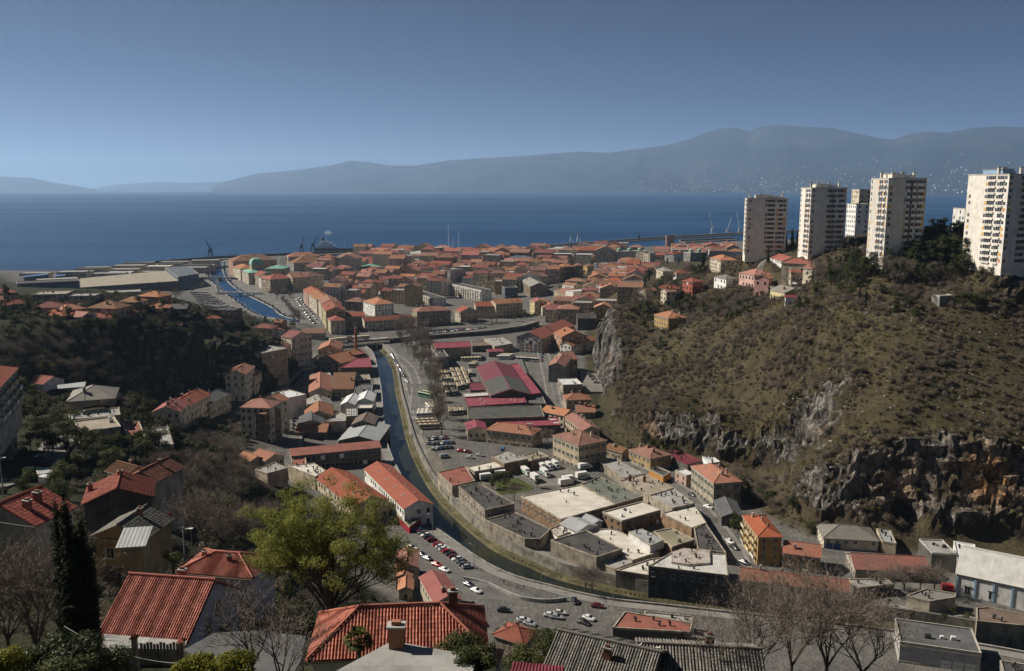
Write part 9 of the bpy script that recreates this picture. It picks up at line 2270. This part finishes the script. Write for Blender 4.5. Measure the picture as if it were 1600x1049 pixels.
# ---------------------------------------------------------------- foreground trees
def near_bare(loc, h, seed, label, kids=(5, 4, 4, 4), spread=.5, mat=TWIG, rad=.16, tilt=.7, n0=4, thin=.02):
 br = Branches(seed); t = thing('bare_tree', label, 'tree', loc)
 br.m.bar((0, 0, -1.5), (0, 0, h * .18), rad * 1.25, 0, 8, rad, False)
 for k in range(n0):
  a = 2 * math.pi * k / n0 + br.r.uniform(-.5, .5); f = br.r.uniform(.25, tilt)
  br.grow((0, 0, h * .17), (math.cos(a) * f, math.sin(a) * f, 1), h * .42, rad * .7, 0, spread, 0, kids, 2)
 br.m.build('trunk', BARKP, t); br.tw.v = [tuple(v) for v in br.tw.v]; br.tw.build('crown', mat, t)
 return t


def near_leafy(name, label, cat, loc, blobs, n, size, mat, seed, up=.3, asp=1.6, stems=True):
 t = thing(name, label, cat, loc); rng = np.random.default_rng(seed)
 link('crown', leaves_mesh('crown', blobs, n, size, LEAF[mat], rng, up, .6, asp), t)
 m = MB(); m.bar((0, 0, -2.0), (0, 0, max(.6, blobs[0][2])), .16, 0, 7, .08, False)
 for b in blobs: m.bar((0, 0, .2), (b[0], b[1], b[2]), .06, 0, 5, .03, False)
 m.build('trunk', BARK, t)
 return t


# the big pine: limbs first, then needle clumps along the limb ends
x, y, z = N['pine']
pt = thing('pine_tree', 'large yellow green pine leaning over the foreground roofs', 'tree', (x, y, z))
br = Branches(404)
br.m.bar((0, 0, -3), (.3, .5, 3.6), .34, 0, 9, .26, False)
rp = random.Random(9)
for k, (dx, dy, dz, ln) in enumerate([(-.4, .1, 1.1, 5.0), (-.1, .3, 1.3, 5.8), (.4, .2, 1.2, 5.6), (.8, 0, .8, 4.8), (-.6, -.1, .9, 4.2), (.2, -.4, 1.4, 5.8), (1.0, .2, .45, 4.4), (-.4, -.4, 1.2, 5.2), (.6, .5, 1.1, 5.0), (-.5, .4, 1.0, 4.6), (0, 0, 1.5, 5.6), (-.3, -.6, .8, 4.6)]):
 br.grow((.3 * min(1, k / 4), .45, 2.9 + .08 * k), (dx, dy, dz), ln, .15, 0, .5, 0, (6, 5), 2)
br.m.build('trunk', BARK, pt)
blobs = [(q.x, q.y, q.z, rp.uniform(.6, 1.0), rp.uniform(.45, .7)) for q in br.tips]
link('crown', leaves_mesh('crown', blobs, 56000, .15, LEAF['bigpine'], np.random.default_rng(3), .5, .6, 4.5), pt)
br.tw.v = [tuple(v) for v in br.tw.v]; br.tw.build('twigs', BARK, pt)['kind'] = 'stuff'
# dark cypress: several leading shoots side by side
x, y, z = N['cypress']
bl = []; rc = random.Random(5)
for (ox, oy, hh, w) in ((0, 0, 12.4, 1.35), (.9, .2, 10.8, 1.25), (-.8, .1, 12.6, 1.0), (.3, -.6, 9.6, 1.25), (1.5, -.2, 8.4, 1.0), (-.3, .5, 13.2, .8)):
 for k in range(15):
  f = k / 14; bl.append((ox * (.7 + .5 * f) + rc.uniform(-.12, .12), oy + rc.uniform(-.12, .12), .4 + f * hh, w * (.95 - .66 * f ** 2.2), .75))
near_leafy('cypress_tree', 'tall dark cypress beside the big red roof', 'tree', (x, y, z), bl, 52000, .14, 'cyp', 6, .15, 2.2)
for k, (x, y, z, h, lab) in enumerate(N['bare']):
 near_bare((x, y, z), h, 60 + k, lab, kids=(6, 6, 5, 4) if h > 9 else (5, 5, 4, 3), spread=.55, rad=.05 + h * .011, tilt=.8, n0=5 if h > 9 else 4)
for k, (x, y, z, r, hh, mat, n, lab) in enumerate(N['shrub']):
 rs = random.Random(90 + k)
 bl = [(0, 0, hh * .5, r * .7, hh * .45)] + [(rs.uniform(-.8, .8) * r, rs.uniform(-.6, .6) * r, hh * rs.uniform(.3, .85), r * rs.uniform(.28, .5), hh * rs.uniform(.18, .3)) for _ in range(12)]
 near_leafy('shrub', lab, 'shrub', (x, y, z), bl, n, .10 if mat != 'yellow' else .08, mat, 70 + k, .4, 1.6)
# palm
x, y, z = N['palm']; pm = thing('palm_tree', 'small fan palm in front of the red hipped roof', 'tree', (x, y, z))
m = MB(); m.bar((0, 0, -2), (0, 0, 2.0), .17, 0, 9, .14); m.build('trunk', BARK, pm)
for k in range(52):
 a = k * 2.399; el = rp.uniform(-.5, 1.2); m = MB(); L_ = rp.uniform(.9, 1.25)
 d = Vector((math.cos(a) * math.cos(el), math.sin(a) * math.cos(el), math.sin(el))); s = d.cross(Vector((0, 0, 1))).normalized(); u = s.cross(d)
 c0 = d * L_ * .55
 m.bar((0, 0, 0), c0, .014, 0, 4, cap=False)
 for q in range(-6, 7):
  e = (d * math.cos(q * .17) + s * math.sin(q * .17)).normalized() * L_ * .55
  w = u.cross(e).normalized() * .05
  tip = c0 + e - Vector((0, 0, .10 * L_))
  m.face([c0, c0 + e * .5 + w, tip, c0 + e * .5 - w])
 m.build('frond', LEAF['olive'] if k % 3 else LEAF['ever'], pm, (0, 0, 2.0))
# gulls on the grey roof
for k, (x, y, z) in enumerate(N['gulls']):
 g = thing('gull', ('white gull standing on the ridge of the grey tiled roof', 'second gull further along the grey tiled roof')[k], 'bird', (x, y, z), .6 - k)
 m = MB(); st_ = [(-.28, .02, .20), (-.16, .055, .23), (0, .085, .25), (.12, .07, .28), (.19, .045, .35), (.25, .04, .39), (.31, .012, .385)]
 rings = [[(px, r * math.cos(t), pz + r * math.sin(t)) for t in [q * math.pi / 4 for q in range(8)]] for px, r, pz in st_]
 for A, B in zip(rings[:-1], rings[1:]):
  for q in range(8): m.face([A[q], A[(q + 1) % 8], B[(q + 1) % 8], B[q]], 0, None, True)
 m.face(rings[0][::-1]); m.face(rings[-1]); m.build('body', MWHITE, g)
 for s in (-1, 1):
  m = MB(); m.face([(.08, s * .09, .30), (-.1, s * .095, .29), (-.33, s * .03, .19), (-.08, s * .10, .22)]); m.build('wing', ROOF['tin'], g)
  m = MB(); m.bar((.02, s * .03, .2), (.02, s * .03, 0), .008, 0, 4); m.build('leg', MBLIND, g)
 m = MB(); m.bar((.30, 0, .385), (.37, 0, .375), .012, 0, 5, .004); m.build('beak', MBLIND, g)

# ---------------------------------------------------------------- people (small figures)
MSKIN = mat_plain('skin', (0.42, 0.26, 0.19), 0.6)


def person(loc, rz, label, top, trousers, hair):
 t = thing('person', label, 'person', loc, rz)
 V = [(0, 0, .92), (0, 0, 1.12), (0, 0, 1.36), (0, .01, 1.48), (0, .015, 1.58), (0, .02, 1.70), (.18, 0, 1.40), (.25, .02, 1.14), (.24, -.08, .90), (.24, -.10, .82), (-.18, 0, 1.40), (-.25, 0, 1.14), (-.24, -.04, .90), (-.24, -.05, .82),
   (.10, 0, .86), (.12, -.05, .48), (.12, .03, .08), (.12, -.13, .04), (-.10, 0, .86), (-.11, .04, .48), (-.11, .14, .08), (-.11, -.01, .04)]
 E = [(0, 1), (1, 2), (2, 3), (3, 4), (4, 5), (2, 6), (6, 7), (7, 8), (8, 9), (2, 10), (10, 11), (11, 12), (12, 13), (0, 14), (14, 15), (15, 16), (16, 17), (0, 18), (18, 19), (19, 20), (20, 21)]
 R = [.15, .14, .17, .06, .085, .09, .07, .05, .038, .04, .07, .05, .038, .04, .10, .07, .045, .045, .10, .07, .045, .045]
 me = bpy.data.meshes.new('body'); me.from_pydata(V, E, []); pass
 for q in (top, trousers, MSKIN): me.materials.append(q)
 o = link('body', me, t); o.modifiers.new('skin', 'SKIN')
 for s, r in zip(me.skin_vertices[0].data, R): s.radius = (r, r * .8)
 me.skin_vertices[0].data[0].use_root = True
 sb = o.modifiers.new('sub', 'SUBSURF'); sb.levels = sb.render_levels = 1
 dg = bpy.context.evaluated_depsgraph_get(); ev = bpy.data.meshes.new_from_object(o.evaluated_get(dg)); o.modifiers.clear(); o.data = ev; ev.materials.clear()
 for q in (top, trousers, MSKIN): ev.materials.append(q)
 for p in ev.polygons: p.material_index = 1 if p.center.z < .93 else (2 if p.center.z > 1.46 or (abs(p.center.x) > .2 and p.center.z < .92) else 0); p.use_smooth = True
 m = MB()
 for i in range(8):
  for j in range(3):
   f = lambda a, b: (.10 * math.cos(a * math.pi / 4) * math.cos(b * .5), .025 + .11 * math.sin(a * math.pi / 4) * math.cos(b * .5), 1.66 + .12 * math.sin(b * .5))
   m.face([f(i, j), f(i + 1, j), f(i + 1, j + 1), f(i, j + 1)], 0, None, True)
 m.build('hair', hair, t)


MHAIR = mat_plain('dark_hair', (.03, .02, .015), .7)
_tops = [MDARK, WALL['redw'], WALL['slate'], WALL['crimson']]
for k, (x, y, z) in enumerate(PEOPLE + [N['person']]):
 person((x, y, gtop(x, y) + .1 if k < 3 else z), k * 1.3, ('person in dark clothes walking by the sunken wall', 'person in a red top standing on the riverside terrace', 'person in a blue grey jacket beside the red-topped walker', 'person in a crimson top on the shaded terrace by the stairway')[k], _tops[k], MDARK if k != 2 else WALL['brown'], MHAIR)

# ---------------------------------------------------------------- far shore: specks of villages on the mountain side
rs = np.random.default_rng(17); m = MB(); cnt = 0
ta_ = np.array([s[0] for s in SKYLINE]); te_ = np.array([s[1] for s in SKYLINE])
while cnt < 420:
 b = rs.uniform(.12, .60); E_ = np.interp(b, ta_, te_); D_ = np.interp(b, [ta_[0], ta_[-1]], [30000, 17000])
 f = abs(rs.normal(0, .22)) + .02
 if f > .75: continue
 Yk = D_ - 7000 * (1 - f); ridge = 140 + E_ * D_ + D_ * D_ / 2 / ER
 z = ridge * f ** 1.25 - Yk * Yk / 2 / ER + 25; xx = b * Yk; s = rs.uniform(6, 20)
 m.box(xx - s, xx + s, Yk - s, Yk + s, z - 25, z - 12 + s * .4); cnt += 1
tag(m.build('far_villages', WALL['white']), 'tiny pale houses along the hazy far shore', None, None, 'stuff')

# ---------------------------------------------------------------- labels that single out look-alikes by the building they stand next to
STOP = {'with', 'and', 'in', 'on', 'at', 'of', 'the', 'a', 'by', 'to', 'its', 'beside', 'behind', 'below', 'above', 'under', 'from', 'between', 'next', 'left', 'right', 'towards', 'along', 'among', 'near', 'over', 'half', 'far', 'very', 'an', 'two', 'four', 'white', 'red', 'orange', 'brown', 'grey', 'dark', 'pale', 'long', 'low', 'small', 'large', 'tall', 'first', 'flat', 'bright', 'green', 'cream', 'hipped', 'tiled', 'wide', 'for', 'stacked', 'old', 'round', 'rusty', 'weathered', 'patched', 'mossy', 'magenta', 'painted', 'rust', 'black', 'square'}
BASE = {'town_house': lambda o: o['label'].split(' among')[0], 'boat': lambda o: 'white moored boat', 'parked_car': lambda o: o['label'].split(' car')[0].replace('tiny ', '') + ' car',
  'plane_tree': lambda o: 'bare plane tree', 'bare_tree': lambda o: 'leafless tree', 'evergreen_tree': lambda o: 'dark evergreen', 'pine_tree': lambda o: 'dark pine', 'cypress_tree': lambda o: 'slim cypress', 'leafy_tree': lambda o: 'pale green tree', 'flowering_shrub': lambda o: 'yellow green bush'}
seen = {}
for o in [o for o in COL.objects if o.parent is None and o.get('category')]:
 seen.setdefault(o['label'], []).append(o)
LM = [(lb, obs[0].location.x, obs[0].location.y) for lb, obs in seen.items() if len(obs) == 1 and obs[0].name.split('.')[0] not in BASE and obs[0].location.length > 1]
SHORT = {}
for lb, _x, _y in LM:
 w = lb.split()
 for k in range(3, len(w) + 1):
  pre = ' '.join(w[:k])
  if w[k - 1].strip(',') not in STOP and sum(1 for o in LM if o[0].startswith(pre)) == 1: break
 SHORT[lb] = ' '.join(w[:k]).strip(',')
LM = [t for t in LM if len(SHORT[t[0]].split()) <= 8]
LX = np.array([t[1:] for t in LM])
kin = {}
for lb, obs in seen.items():
 k = obs[0].name.split('.')[0]
 if k in BASE:
  for o in obs: kin.setdefault(BASE[k](o), []).append((o, len(obs) > 1))
for bs, l in kin.items():
 XY = np.array([(o.location.x, o.location.y) for o, _ in l])
 D = np.hypot(XY[:, None, 0] - LX[None, :, 0], XY[:, None, 1] - LX[None, :, 1])
 rank = D.argsort(0).argsort(0)
 for i, (o, dup) in enumerate(l):
  if not dup: continue
  near = [j for j in D[i].argsort()[:14] if len((bs + ' ' + SHORT[LM[j][0]]).split()) <= 12]
  if not near: continue
  j = min(near, key=lambda j: (rank[i, j] > 5, rank[i, j] + D[i, j] / 60))
  if rank[i, j] < 24:
   o['label'] = '%s %snearest to the %s' % (bs, '' if rank[i, j] == 0 else ORD[rank[i, j]] + ' ', SHORT[LM[j][0]])
